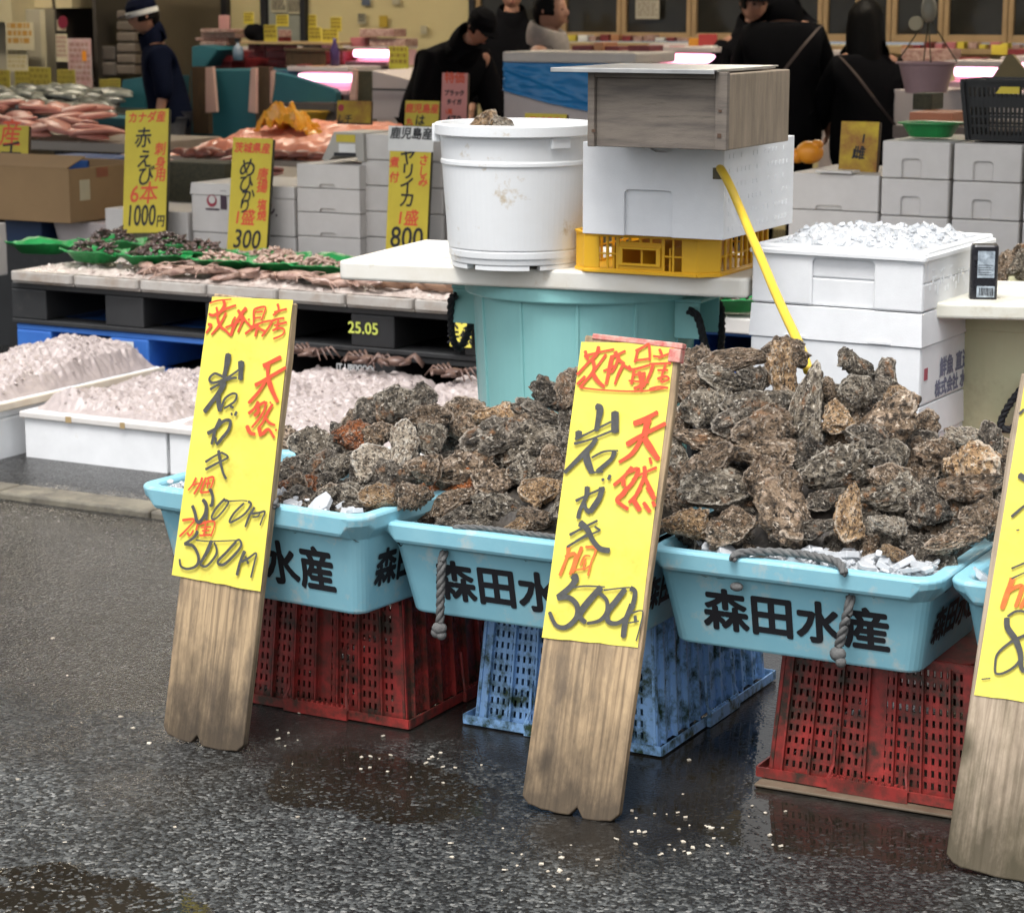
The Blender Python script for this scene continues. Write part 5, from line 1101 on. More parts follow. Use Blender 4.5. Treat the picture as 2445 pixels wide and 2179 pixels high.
for i, ((px, py), dv, lab) in enumerate(BK):
    v = VP+dv; u_, z_ = PV(px, py, v); loc = W(u_, v, bedz(v)+.016); rz = random.Random(i).uniform(-.25, .25)
    if i == 0: b0.location = loc; b0.rotation_euler = (0, 0, YAW+rz)
    else: dup(b0, loc, rz, lab)
    if i in (1, 2, 3, 9, 10, 4, 5, 6, 8):
        kd = 'd' if i in (1, 2, 3, 9, 10) else 'p'
        tag(heap_mesh(kd, 100+i).build('squid_heap', M_dsquid if kd == 'd' else M_squid, None, loc, YAW+rz, smooth=True), ('dark baby squid heaped in the ' if kd == 'd' else 'pale squid heaped in the ')+lab.replace(' of dark baby squid', '').replace(' of pale squid', '').replace(' of dark squid', ''), 'squid', kind='stuff')
t = dup(b0, W(PV(1735, 735, VP+.1)[0], VP+.1, .545), .2, 'green basket glimpsed between the turquoise bin and the foam stack')
tag(heap_mesh('d', 140).build('squid_heap', M_dsquid, None, t.location, YAW, smooth=True), 'dark squid in the green basket between bin and foam stack', 'squid', kind='stuff')
t = T('foam_tray', 'white foam tray on the blue pallet between the bin and the foam stack', 'foam tray', W(UP+2.25, VP+.03, ZTR), 0, 'foam trays on the pallets')
mb = MB(); mb.loft([rrect(.9, 1.0, .02, 0, 3, cx=.45, cy=.5), rrect(.9, 1.0, .02, .05, 3, cx=.45, cy=.5)]); mb.build('tray', M_foam2, t, bevel=.004)
# ------------------------------------------------------------ the market hall
VW = 14.6
hall = T('market_hall', 'market hall with cream back wall and a row of wood framed windows', 'building', W(-4, VW, 0), 0)
def hpart(mb, name, mat, parent=None, **k):
    o = mb.build(name, mat, parent or hall, **k); return o
def hu(px, py=60): return PV(px, py, VW)
U0 = -4.0
mb = MB()
def wx(px): return PV(px, 60, VW)[0]-U0
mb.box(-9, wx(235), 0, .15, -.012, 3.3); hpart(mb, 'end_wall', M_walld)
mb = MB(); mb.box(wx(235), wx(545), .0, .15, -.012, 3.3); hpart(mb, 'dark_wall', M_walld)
mb = MB(); mb.box(wx(545), wx(1140), .0, .15, -.012, 3.3); hpart(mb, 'cream_wall', M_wall)
zs_ = PV(1800, 98, VW)[1]
mb = MB(); mb.box(wx(1140), 8, 0, .15, -.012, zs_-.02); hpart(mb, 'window_wall', M_wall)
mb = MB(); mb.box(wx(1140), 8, 0, .15, 2.25, 3.3); hpart(mb, 'upper_wall', M_wall)
for px0, px1, nm in [(538, 552, 'door_jamb'), (632, 646, 'pillar'), (726, 738, 'pillar'), (1128, 1140, 'pillar')]:
    mb = MB(); mb.box(wx(px0), wx(px1), -.06, -.002, 0, 3.2); hpart(mb, nm, pmat('dark_metal', (.012, .012, .016), rough=.5), bevel=.004)
mb = MB(); mb.box(wx(647), wx(725), -.03, -.002, 0, 3.2); hpart(mb, 'door', pmat('door_green', (.30, .31, .26), rough=.6))
pxs = [1140, 1345, 1488, 1655, 1800, 1968, 2058, 2132, 2256, 2410, 2620, 2800]
for i in range(len(pxs)-1):
    a, b_ = wx(pxs[i])+.0, wx(pxs[i+1])-.006
    mb = MB(); f = .032
    mb.box(a, a+f, -.03, .03, zs_, 2.25); mb.box(b_-f, b_, -.03, .03, zs_, 2.25); mb.box(a+f, b_-f, -.03, .03, zs_, zs_+.05); mb.box(a+f, b_-f, -.03, .03, 2.2, 2.25)
    wdw = mb.build('window', M_frame, hall, bevel=.004)
    mb = MB(); mb.box(a+f, b_-f, .0, .012, zs_+.05, 2.2); mb.build('window_pane', M_pane, wdw)
mb = MB(); mb.box(wx(1345), 8, -.09, -.035, zs_-.075, zs_-.025); hpart(mb, 'window_sill', M_frame, bevel=.006)
mb = MB(); mb.box(-9, 8, -8.0, .1, 3.3, 3.5); hpart(mb, 'roof', M_ceil)  # unseen; front edge brought forward to dim the foam stacks
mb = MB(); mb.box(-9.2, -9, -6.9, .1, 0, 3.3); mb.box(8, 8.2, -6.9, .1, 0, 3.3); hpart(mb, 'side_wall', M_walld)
mb = MB(); mb.box(-9, 8, -8.08, -8.0, 2.7, 3.5); hpart(mb, 'fascia', pmat('fascia_grey', (.4, .4, .4)))  # unseen; hung low to cut the light on the boxes
for k in range(5):
    mb = MB(); x = -7.2+k*3.1; mb.box(x, x+1.25, -3.0, -2.86, 3.18, 3.24); fx = mb.build('ceiling_lamp', pmat('lamp_tube', (1, .9, .75), emit=(1, .90, .74), est=32), hall)
# notices on walls, fridge
def flat(name, label, cat, px0, py0, px1, py1, v, mat, th=.006, group=None, rz=0.0, lines=0, lmat=None, base=None):
    ua, za = PV(px0, py1, v); ub, zb_ = PV(px1, py0, v)
    mb = MB(); w_ = ub-ua; h_ = zb_-za
    o = T(name, label, cat, W(ua, v, za), rz, group)
    mb.box(0, w_, -th, 0, 0, h_); mb.build('sheet' if th < .02 else 'panel', mat, o, bevel=min(.003, th*.3), bseg=1)
    if lines:
        mb = MB(); rr = random.Random(len(label)*7+int(px0))
        for k in range(lines):
            z = h_*(.88-.8*k/lines); x = w_*.08
            while x < w_*.86:
                l_ = w_*rr.uniform(.05, .22); mb.box(x, min(w_*.93, x+l_), -th-.0012, -th-.0004, z-h_*.28/lines, z+h_*.28/lines); x += l_+w_*.05
        mb.build('lettering', lmat or M_ink, o)
    return o
v = VW-.03
flat('notice', 'left of two pale notices with dark lines on the grey door', 'notice', 648, 0, 684, 30, VW-.045, M_post, lines=4); flat('notice', 'right of two pale notices with dark lines on the grey door', 'notice', 688, 0, 722, 34, VW-.045, M_post, lines=5)
flat('notice', 'small dark blue notice at the top of the cream wall', 'notice', 864, -4, 884, 14, v, pmat('blue_note', (.10, .12, .17)))
flat('notice', 'small pale card at the top of the cream wall above the bent man', 'notice', 937, -6, 955, 12, v, M_post); flat('notice', 'white notice with three dark lines on the cream wall', 'notice', 855, 33, 874, 58, v, M_post, lines=3)
flat('notice', 'plain yellow paper on the cream wall above the pale packets', 'notice', 906, 38, 926, 66, v, pmat('ochre_paper', (.50, .34, .03))); flat('switch_plate', 'small switch plate on the cream wall beside the bent man', 'switch', 1007, 62, 1021, 82, v, M_post, .02)
flat('notice', 'white sheet taped inside the window above the metal plate', 'notice', 1518, 0, 1575, 46, VW-.05, pmat('white_sheet', (.50, .46, .36)), lines=6, lmat=pmat('pale_ink', (.30, .26, .2)))
# fridge and cabinets at far left
vf = 13.6
fr = flat('fridge', 'tall grey beige fridge covered with notices at far left', 'fridge', 122, 22, 234, 330, vf, M_fridge, .6)
mb = MB(); ua, za = PV(122, 330, vf); mb.box(PV(232, 60, vf)[0]-ua-.03, PV(232, 60, vf)[0]-ua+.015, -.606, -.6005, .2, PV(140, 24, vf)[1]-za); mb.build('door_edge', M_post, fr)
v2 = vf-.62
for (a, b_, c_, d_2, lab, mt, ln) in [(136, 82, 161, 148, 'narrow white notice on the grey beige fridge', M_post, 5), (137, 48, 157, 74, 'notice with a dark red disc on the grey beige fridge', M_post, 0), (166, 93, 218, 210, 'pink and white poster with an orange square on the fridge', pmat('pink_poster', (.46, .25, .25), (.50, .42, .40), 12, .6), 7)]:
    o = flat('poster', lab, 'poster', a, b_, c_, d_2, v2, mt, lines=ln, lmat=pmat('poster_ink', (.35, .20, .18)))
    if 'disc' in lab: mb = MB(); mb.at(.06, -.008, .06, 0, R(90)).lathe([(.045, 0), (.045, .004)], 20, True, True); mb.build('disc', pmat('maroon', (.16, .01, .03)), o)
    if 'orange' in lab: mb = MB(); mb.box(.13, .165, -.0095, -.0075, .19, .26); mb.build('square_print', M_or, o)
flat('cabinet', 'cream cabinet front at the top left behind the fridge notices', 'cabinet', 10, -40, 80, 54, vf-.5, pmat('cream_cab', (.50, .44, .28)), .25, lines=0); flat('poster', 'cream menu sheet with three brown bars, at far left', 'poster', 16, 54, 80, 120, vf-.76, M_post, lines=3, lmat=pmat('brown_ink', (.42, .22, .04))); flat('poster', 'plain cream sheet hanging below the menu sheet at far left', 'poster', 18, 120, 66, 172, vf-.74, M_post, lines=4, lmat=pmat('cream_ink', (.46, .38, .20)))
flat('cabinet', 'dark grey cabinet at the left edge of the photo', 'cabinet', -60, -40, 14, 165, vf-.3, pmat('grey_cab', (.07, .07, .06)), .3); flat('cabinet', 'grey green cabinet between the menu sheet and the fridge', 'cabinet', 82, -60, 121, 170, vf-.1, pmat('green_cab', (.24, .23, .16)), .3); flat('cabinet', 'cream panel with a round window above the fridge', 'cabinet', 120, -60, 232, 20, vf-.2, pmat('cream_pan', (.52, .44, .27)), .3)
# crates on the shelf
t = T('storage_shelf', 'dark shelf unit holding grey crates beside the man in the navy coat', 'shelf', W(PV(236, 185, vf)[0], vf, 0), 0)
w_ = PV(330, 185, vf)[0]-PV(236, 185, vf)[0]; za = PV(236, 188, vf)[1]
mb = MB(); mb.box(0, .03, -.5, 0, 0, 2.1); mb.box(w_, w_+.03, -.5, 0, 0, 2.1); mb.box(.031, w_-.001, -.02, 0, 0, 2.1); mb.box(.031, w_-.001, -.5, -.021, za-.03, za); mb.build('shelf_frame', pmat('shelf_dark', (.05, .042, .035)), t)
rr = random.Random(2)
for k in range(6):
    ua, z0 = PV(278, 178-k*26, vf-.45); ub, z1 = PV(322, 156-k*26, vf-.45)
    mb = MB(); mb.box(0, ub-ua, 0, .3, 0, z1-z0); o = mb.build('shelf_crate', pmat('grey_crate', (.13, .105, .085), rnd=.15), None, W(ua, vf-.45, z0), YAW, bevel=.012); tag(o, '%s grey crate from the bottom of the six on the dark shelf' % ORD[k], 'crate', 'grey crates on the shelf')
ua, z0 = PV(240, 182, vf-.45); ub, z1 = PV(274, 108, vf-.45)
for k in range(2):
    mb = MB(); h = (z1-z0)/2-.01; mb.box(0, ub-ua, 0, .3, 0, h); o = mb.build('shelf_crate', pmat('grey_crate2', (.10, .085, .075), rnd=.2), None, W(ua, vf-.45, z0+k*(h+.01)), YAW, bevel=.012); tag(o, ['lower', 'upper'][k]+' dark box on the left of the dark shelf', 'crate', 'dark boxes on the shelf')

# ------------------------------------------------------------ second row: foam stacks, cardboard box, price boards
VS = 7.95
u_, _ = PV(710, 500, VS); ub, _ = PV(862, 500, VS); Z0 = 3*PH
plt = T('stand', 'low dark platform under the foam box stacks behind the trays', 'platform', W(-7.2, VS+.002, 0), 0)
mb = MB(); mb.box(0, 5.3, 0, .6, 0, Z0); mb.build('platform_block', M_pal, plt, bevel=.005)
ztop = PV(710, 383, VS)[1]; n = 4; hh = (ztop-Z0-.02)/n
for k in range(n):
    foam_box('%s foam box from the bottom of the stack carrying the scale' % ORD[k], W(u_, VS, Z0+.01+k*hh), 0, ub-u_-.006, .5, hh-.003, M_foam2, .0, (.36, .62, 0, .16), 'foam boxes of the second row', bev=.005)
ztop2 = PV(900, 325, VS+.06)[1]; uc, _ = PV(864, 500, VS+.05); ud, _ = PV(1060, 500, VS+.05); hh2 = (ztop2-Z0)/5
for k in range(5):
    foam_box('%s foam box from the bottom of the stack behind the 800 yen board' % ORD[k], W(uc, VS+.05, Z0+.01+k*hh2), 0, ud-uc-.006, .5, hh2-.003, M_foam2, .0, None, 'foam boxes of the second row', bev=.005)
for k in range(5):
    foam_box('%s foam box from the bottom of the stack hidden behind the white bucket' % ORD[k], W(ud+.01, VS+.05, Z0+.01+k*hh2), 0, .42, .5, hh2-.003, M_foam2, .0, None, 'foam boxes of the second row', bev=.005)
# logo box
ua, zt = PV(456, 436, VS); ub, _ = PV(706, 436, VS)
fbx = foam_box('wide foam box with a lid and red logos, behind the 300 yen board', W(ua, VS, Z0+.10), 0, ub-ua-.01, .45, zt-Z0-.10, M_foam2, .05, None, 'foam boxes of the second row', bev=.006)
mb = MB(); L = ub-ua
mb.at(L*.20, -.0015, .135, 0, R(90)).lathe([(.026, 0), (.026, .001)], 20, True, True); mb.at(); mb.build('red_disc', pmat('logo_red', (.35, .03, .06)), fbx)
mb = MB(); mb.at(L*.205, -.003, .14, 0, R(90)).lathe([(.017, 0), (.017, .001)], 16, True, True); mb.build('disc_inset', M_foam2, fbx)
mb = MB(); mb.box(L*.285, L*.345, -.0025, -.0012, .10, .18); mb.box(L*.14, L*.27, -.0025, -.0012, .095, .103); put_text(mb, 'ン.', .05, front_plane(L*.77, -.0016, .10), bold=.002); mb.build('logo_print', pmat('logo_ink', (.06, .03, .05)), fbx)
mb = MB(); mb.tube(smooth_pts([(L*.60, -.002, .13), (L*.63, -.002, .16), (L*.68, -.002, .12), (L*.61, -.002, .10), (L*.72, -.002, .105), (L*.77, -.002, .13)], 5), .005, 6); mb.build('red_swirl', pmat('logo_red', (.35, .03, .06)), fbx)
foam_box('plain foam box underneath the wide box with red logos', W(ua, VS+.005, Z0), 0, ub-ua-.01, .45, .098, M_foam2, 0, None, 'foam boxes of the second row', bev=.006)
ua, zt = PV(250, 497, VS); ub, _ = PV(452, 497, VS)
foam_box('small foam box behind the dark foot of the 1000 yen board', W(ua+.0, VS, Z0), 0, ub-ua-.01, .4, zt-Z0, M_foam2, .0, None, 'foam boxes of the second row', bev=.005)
# cardboard box on a pale tub
ua, z0 = PV(-40, 522, VS-.1); ub, _ = PV(258, 522, VS-.1); zt = PV(100, 402, VS-.1)[1]
uc = PV(168, 522, VS-.1)[0]
cw = uc-ua
t = T('cardboard_box', 'large brown cardboard box with open flaps at far left', 'cardboard box', W(ua, VS-.1, z0), 0)
mb = MB(); D_ = .62; hz = zt-z0
mb.box(0, cw, 0, .006, 0, hz); mb.box(cw-.006, cw, .0065, D_, 0, hz); mb.box(0, .006, .0065, D_, 0, hz); mb.box(.0065, cw-.0065, D_-.006, D_, 0, hz); mb.box(.0065, cw-.0065, .0065, D_-.0065, 0, .008); mb.build('carton', M_card_b, t, bevel=.002)
mb = MB(); mb.prism([(-.001, hz), (.13, hz+.045), (.13, hz+.05), (-.001, hz+.006)], 0, cw-.01, 'x'); mb.build('flap', M_card_b, t)
mb = MB(); mb.box(cw+.0005, cw+.0015, .07, .14, hz*.40, hz*.78); mb.build('sticker', M_post, t)
mb = MB(); mb.box(cw+.0004, cw+.0012, .19, .27, hz*.80, hz*.98); mb.build('red_mark', pmat('faint_red', (.30, .10, .05)), t)
ua2, _ = PV(62, 560, VS-.05)
p_ = W(ua2+.31, VS+.25, Z0)
t = T('pale_tub', 'pale translucent tub under the brown cardboard box', 'tub', p_, 0)
mb = MB(); mb.loft([rrect(.46, .40, .05, 0), rrect(.50, .44, .05, z0-Z0-.006)]); mb.build('tub_body', M_lcdw, t, bevel=.004)
t = T('blue_container', 'dark blue container left of the pale tub under the cardboard box', 'container', W(PV(15, 560, VS)[0], VS, Z0), 0)
mb = MB(); mb.box(0, .20, 0, .3, 0, z0-Z0-.008, tx=-.005); mb.build('container_body', pmat('dark_blue', (.01, .035, .10), rough=.5), t, bevel=.006)
flat('foam_box', 'stack edge of pale foam boxes at the left border, below the cardboard box', 'foam box', -60, 532, 14, 650, VS-.35, M_foam2, .3)
t = T('blue_tray', 'blue shallow tray with metal fish behind the cardboard box', 'tray', W(PV(50, 385, VS+.5)[0], VS+.5, PV(50, 392, VS+.5)[1]), 0)
mb = MB(); mb.box(0, PV(208, 385, VS+.5)[0]-PV(50, 385, VS+.5)[0], 0, .4, -.02, .03); mb.build('tray_body', pmat('tray_blue', (.02, .09, .30), rough=.4), t, bevel=.004)
# standing price boards of the second row
def stand_sign(label, px0, py0, px1, py1, v, paper, foot_py, texts, wood=M_woodd, tilt=R(9), top=None, rz=0.0, group='standing price boards of the second row', th=.02, rim=0.0, name='price_board', roll=0.0):
    ua, za = PV(px0, py1, v); ub, zb_ = PV(px1, py0, v); zf = PV(px0, foot_py, v)[1]; w_ = ub-ua; h_ = zb_-zf; y0 = za-zf
    o = T(name, label, 'price sign', W((ua+ub)/2, v, zf), rz, group); o.rotation_euler = (R(90)-tilt, 0, YAW+rz); o.matrix_basis = o.matrix_basis @ Matrix.Rotation(roll, 4, 'Z')
    mb = MB(); mb.box(-w_/2, w_/2, 0, h_, -th, 0); mb.build('plank', wood, o, bevel=.003)
    mb = MB(); mb.box(-w_/2+rim, w_/2-rim, y0, h_+.002, .0005, .0025); mb.build('paper_sheet', paper, o)
    if top:
        mb = MB(); mb.box(-w_/2-.008, w_/2+.012, h_-.085, h_+.014, .003, .006); mb.build('white_strip', M_lab, o)
    G = {}
    for body, x, y, size, mat, sh, sx in texts:
        mb = G.setdefault(mat.name, (MB(), mat))[0]
        Mx = Matrix.Translation((x*w_, y*h_, .0034 if not top or y < .85 else .0068)); put_text(mb, body, size*w_, Mx, bold=.0014, shear=sh, sx=sx)
    for nm, (mb, mat) in G.items(): mb.build('red_lettering' if 'red' in nm or 'or' in nm else 'black_lettering', mat, o)
    return o
K, RR = M_ink, M_redink
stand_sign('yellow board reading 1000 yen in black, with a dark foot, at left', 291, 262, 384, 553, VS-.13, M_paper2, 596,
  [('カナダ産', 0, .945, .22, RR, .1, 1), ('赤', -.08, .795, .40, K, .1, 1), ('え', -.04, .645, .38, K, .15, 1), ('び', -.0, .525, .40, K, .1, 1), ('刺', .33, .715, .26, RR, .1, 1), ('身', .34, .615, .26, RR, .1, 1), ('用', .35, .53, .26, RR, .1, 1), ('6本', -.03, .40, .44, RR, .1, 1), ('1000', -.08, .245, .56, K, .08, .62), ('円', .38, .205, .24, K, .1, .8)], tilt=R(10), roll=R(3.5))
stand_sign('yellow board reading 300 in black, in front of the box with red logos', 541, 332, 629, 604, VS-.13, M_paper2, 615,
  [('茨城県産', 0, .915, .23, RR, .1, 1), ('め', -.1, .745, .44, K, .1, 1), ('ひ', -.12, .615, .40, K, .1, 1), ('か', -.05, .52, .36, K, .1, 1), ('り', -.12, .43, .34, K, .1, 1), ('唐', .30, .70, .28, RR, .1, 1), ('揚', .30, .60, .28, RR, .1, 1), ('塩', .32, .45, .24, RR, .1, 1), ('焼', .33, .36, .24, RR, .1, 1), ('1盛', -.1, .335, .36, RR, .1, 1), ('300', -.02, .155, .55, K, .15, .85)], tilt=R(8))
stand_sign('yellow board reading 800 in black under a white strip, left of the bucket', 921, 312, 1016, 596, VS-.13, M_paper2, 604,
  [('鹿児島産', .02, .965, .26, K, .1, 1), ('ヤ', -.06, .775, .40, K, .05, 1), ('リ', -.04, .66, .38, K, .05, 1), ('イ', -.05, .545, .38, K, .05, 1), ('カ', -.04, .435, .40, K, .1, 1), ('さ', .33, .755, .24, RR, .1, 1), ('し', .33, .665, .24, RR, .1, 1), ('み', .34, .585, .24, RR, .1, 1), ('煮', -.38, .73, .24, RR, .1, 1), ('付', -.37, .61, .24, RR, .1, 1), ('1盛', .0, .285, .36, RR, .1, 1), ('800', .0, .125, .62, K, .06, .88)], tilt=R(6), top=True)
for k, (a, b_, c_, d2, v_, lab, tx_) in enumerate([(-40, 302, 62, 398, VS+.35, 'stack of yellow cards with red marks at the left edge, behind the cardboard box', [('産', .1, .8, .5, RR, .1, 1), ('千', .1, .3, .5, K, .1, 1)]),
   (804, 243, 884, 292, 9.6, 'low yellow card with a red disc behind the scale', [('●', -.38, .68, .22, pmat('disc_red', (.45, .03, .05)), 0, 1), ('し千', -.28, .2, .22, K, .2, 1)]),
   (966, 243, 1046, 300, 9.0, 'yellow card with red characters left of the pink card', [('鹿児島産', 0, .70, .25, RR, .1, 1), ('は', -.05, .25, .3, K, .1, 1), ('丸', -.35, .2, .2, RR, 0, 1)]),
   (1252, 274, 1352, 306, 8.6, 'low yellow card with red characters on the white chest', [('茨城県産', 0, .5, .2, RR, 0, 1)]),
   (2000, 293, 2098, 412, 8.1, 'yellow board smeared with brown and black, on the right foam boxes', [('雌', .0, .40, .34, K, .1, 1), ('1', .1, .68, .3, K, .1, 1)])]):
    stand_sign(lab, a, b_, c_, d2, v_, M_cardd if k in (1, 4) else M_card, d2+4, tx_, M_brown, R(6), group='small cards in the second row', rim=.004 if k == 4 else 0, name='price_card')
stand_sign('pink card with red and black writing clipped up behind the bucket', 1053, 176, 1113, 290, 9.3, pmat('pink_card', (.66, .27, .24), (.60, .24, .22), 6, .6), 300,
  [('ブラック', .0, .62, .2, K, 0, 1), ('タイガ', -.0, .45, .2, K, 0, 1), ('特価', 0, .90, .4, RR, 0, 1), ('1尾', -.2, .26, .2, RR, 0, 1), ('470', 0, .1, .42, K, 0, 1)], M_brown, R(4), group='small cards in the second row', name='price_card')
# scale on the stack
ua, z0 = PV(764, 383, VS+.02); ub, z1 = PV(866, 318, VS+.02)
t = T('weighing_scale', 'grey trapezoid weighing scale with a yellow sticker on the foam stack', 'scale', W(ua, VS+.03, ztop+.002), 0)
w_, h_ = ub-ua, z1-z0
mb = MB(); mb.prism([(0, 0), (w_*.18, 0), (w_*.28, .018), (w_*.82, .018), (w_*.86, 0), (w_, 0), (w_*.98, h_), (w_*.30, h_)], 0, .22); mb.build('scale_body', pmat('scale_grey', (.44, .42, .38), rough=.5), t, bevel=.003)
mb = MB(); mb.box(w_*.36, w_*.80, -.002, -.0005, h_*.66, h_*.92); mb.build('yellow_sticker', M_card, t)
mb = MB(); mb.box(w_*.42, w_*.80, -.0025, -.0005, h_*.30, h_*.60); mb.build('display', M_lab, t)
mb = MB(); mb.box(w_*.30, w_*.81, -.001, .001, .020, .034); mb.build('slot', M_ink, t)
# right foam stacks (grey in the shade)
cols = [(1886, 2104, 410, 3), (2108, 2274, 334, 5), (2279, 2446, 340, 5), (2450, 2620, 344, 5)]
nm = ['behind the smeared yellow board', 'carrying the green colander', 'carrying the black basket', 'at the right border']
for ci, (a, b_, pt, n) in enumerate(cols):
    ua, zt = PV(a, pt, VS); ub, _ = PV(b_, pt, VS); h_ = .135
    zb0 = zt-n*h_
    for k in range(n):
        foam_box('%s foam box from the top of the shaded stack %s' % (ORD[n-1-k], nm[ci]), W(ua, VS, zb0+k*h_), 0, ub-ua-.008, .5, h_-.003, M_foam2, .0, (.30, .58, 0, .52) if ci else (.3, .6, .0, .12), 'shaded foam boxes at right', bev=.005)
    t = T('stand', 'dark platform under the shaded foam stack %s' % nm[ci], 'platform', W(ua, VS+.01, 0), 0, 'platforms under the right stacks')
    mb = MB(); mb.box(0, ub-ua-.008, 0, .5, 0, zb0-.002); mb.build('platform_block', M_pal, t, bevel=.004)
# green colander, black basket, orange bag, salmon
u_, z_ = PV(2286-60, 330, VS+.2); zc = PV(2190, 335, VS)[1]
t = T('colander', 'bright green oval colander on the shaded foam stack', 'colander', W(PV(2222, 330, VS+.18)[0], VS+.18, zc+.003), 0)
mb = MB(); mb.loft([rrect(.15, .12, .05, 0, 5), rrect(.20, .17, .07, .045, 5), rrect(.235, .20, .08, .048, 5), rrect(.235, .20, .08, .054, 5), rrect(.195, .165, .06, .05, 5), rrect(.145, .115, .05, .006, 5)], True, True); mb.build('colander_bowl', M_green, t, smooth=False, bevel=.002)
t = T('shopping_basket', 'black slatted plastic basket at the right edge on the foam stack', 'basket', W(PV(2312, 336, VS+.06)[0], VS+.06, PV(2320, 340, VS)[1]+.003), 0)
mb = MB(); bw, bd, bh = .30, .22, .205
def bwall(L, M_):
    mb.M = M_; ex = .02
    def q(x, z): return x*(1+2*ex*z/bh/L)
    def bar(x0, x1, z0, z1, y0=0, y1=.006):
        vs = []
        for z in (z0, z1):
            for x, y in ((x0, y0), (x1, y0), (x1, y1), (x0, y1)): vs.append((q(x, z), y-ex*z/bh, z))
        mb.add(vs, [(3, 2, 1, 0), (4, 5, 6, 7), (0, 1, 5, 4), (1, 2, 6, 5), (2, 3, 7, 6), (3, 0, 4, 7)])
    n = int(L/.0165)
    for i in range(n+1):
        x = -L/2+.012+(L-.024)*i/n; bar(x-.0035, x+.0035, 0, bh)
    for z0, z1 in ((0, .022), (.048, .056), (.082, .09), (.118, .155), (.188, bh)): bar(-L/2, L/2, z0, z1, .001, .005)
    for sx in (-1, 1): bar(sx*L/2-.012, sx*L/2+.012, 0, bh, .0005, .0055)
    bar(-L/2-.008, L/2+.008, bh, bh+.012, -.006, .008)
for a, L_, o_ in ((0, bw, bd), (180, bw, bd), (90, bd, bw), (-90, bd, bw)): bwall(L_, Matrix.Translation((bw/2, bd/2, 0)) @ Matrix.Rotation(R(a), 4, 'Z') @ Matrix.Translation((0, -o_/2, 0)))
mb.M = Matrix.Identity(4); mb.box(.01, bw-.01, .01, bd-.01, 0, .004)
mb.build('basket_body', M_black, t)
mb = MB(); mb.prism([(.10, .168), (.185, .168), (.185, .192), (.118, .192)], -.026, -.022); mb.build('basket_tag', M_card, t)
u_, z_ = PV(1930, 408, VS+.4)
mb = MB(); rr = random.Random(6)
t = T('fruit_bag', 'bright orange bag on the table behind the dark haired couple', 'bag', W(PV(1932, 400, VS+.35)[0], VS+.35, PV(1886, 410, VS)[1]+.004), 0)
mb.ell((0, 0, .045), (.055, .05, .045), 14, 9); mb.ell((-.05, 0, .03), (.03, .04, .03), 12, 8); mb.ell((.03, .0, .075), (.025, .03, .02), 10, 7); mb.build('bag_body', M_or, t, smooth=True)
mb = MB(); mb.box(-.02, .12, -.06, .03, 0, .008); tag(mb.build('foam_sheet', M_foam2, None, W(PV(2030, 412, VS+.02)[0]-.1, VS+.04, PV(1886, 410, VS)[1]+.002), YAW), 'thin foam sheet lying at the foot of the smeared yellow board', 'foam sheet')

# ------------------------------------------------------------ fish tables behind
def fish_table(label, px0, px1, py, v, depth, mat, zthick=.06, py1=None):
    ua, z = PV(px0, py, v); ub, _ = PV(px1, py, v)
    t = T('fish_table', label, 'table', W(ua, v, 0), 0)
    mb = MB(); mb.box(0, ub-ua, 0, depth, z-zthick, z); mb.build('table_top', mat, t, bevel=.004)
    for x in (.05, ub-ua-.11):
        for y in (.05, depth-.11): mb = MB(); mb.box(x, x+.06, y, y+.06, .012, z-zthick-.001); mb.build('leg', M_pal, t)
    return z, ua, ub
def fillets(label, cat, px0, px1, v0_, v1_, z, n, mat, L, wd, seed, group, rise=0.0, th=.018):
    rr = random.Random(seed); base = None
    for k in range(n):
        v = v0_+(v1_-v0_)*rr.random(); u = PV(px0+(px1-px0)*((k+.5)/n)+rr.uniform(-8, 8), 330, v)[0]
        if base is None:
            mb = MB(); prof = [(-.5, .25, .3), (-.35, .75, .8), (-.1, 1, 1), (.2, .85, .9), (.42, .4, .5), (.5, .15, .2)]
            loops = [[(L*x, wd*.5*q*math.cos(2*math.pi*i/10)+.12*wd*x, th*h*max(-.2, math.sin(2*math.pi*i/10))) for i in range(10)] for x, q, h in prof]
            mb.loft(loops); o = base = mb.build('fish_fillet', mat, None, smooth=True)
        else: o = base.copy(); COL.objects.link(o)
        o.location = W(u, v, z+.006+rr.uniform(0, .02)+rise*(v-v0_)/max(.01, v1_-v0_)); o.rotation_euler = (rr.uniform(-.3, .3), rr.uniform(-.2, .2), YAW+rr.uniform(-.6, .6)); s = rr.uniform(.8, 1.2); o.scale = (s, s, s)
        tag(o, label, cat, group)
z1_, ua, ub = fish_table('grey fish table with red fillets, behind the 1000 yen board', 170, 690, 415, 8.75, .9, pmat('table_grey', (.30, .26, .22), rough=.5), .05)
fillets('dark red fish fillet laid out on the grey table behind the 1000 yen board', 'fish', 190, 640, 8.78, 9.25, z1_, 22, M_pink, .26, .11, 1, 'fillets on the grey table', .05, .022)
mb = MB(); L_ = ub-ua; 
t = T('blue_cloth', 'dark blue cloth band hanging below the grey fish table', 'cloth', W(ua+.6, 8.74, z1_-.16), 0); mb.box(0, L_-.62, -.02, -.005, 0, .10); mb.build('cloth_band', pmat('deep_blue', (.01, .06, .13), rough=.7), t)
t = T('crate_dark', 'dark olive crate under the grey fish table', 'crate', W(PV(385, 470, 8.5)[0], 8.5, PV(385, 500, 8.5)[1]), 0); mb = MB(); mb.box(0, .36, 0, .2, 0, .22); mb.build('crate_body', M_woodd, t, bevel=.005)
z2_, ua, ub = fish_table('white fish table heaped with salmon coloured fish, behind the 300 yen board', 385, 800, 372, 9.75, .9, pmat('table_pale', (.38, .31, .25), rough=.5), .05)
mb = MB(); nx, ny = 90, 36; vs = []; Wd = ub-ua
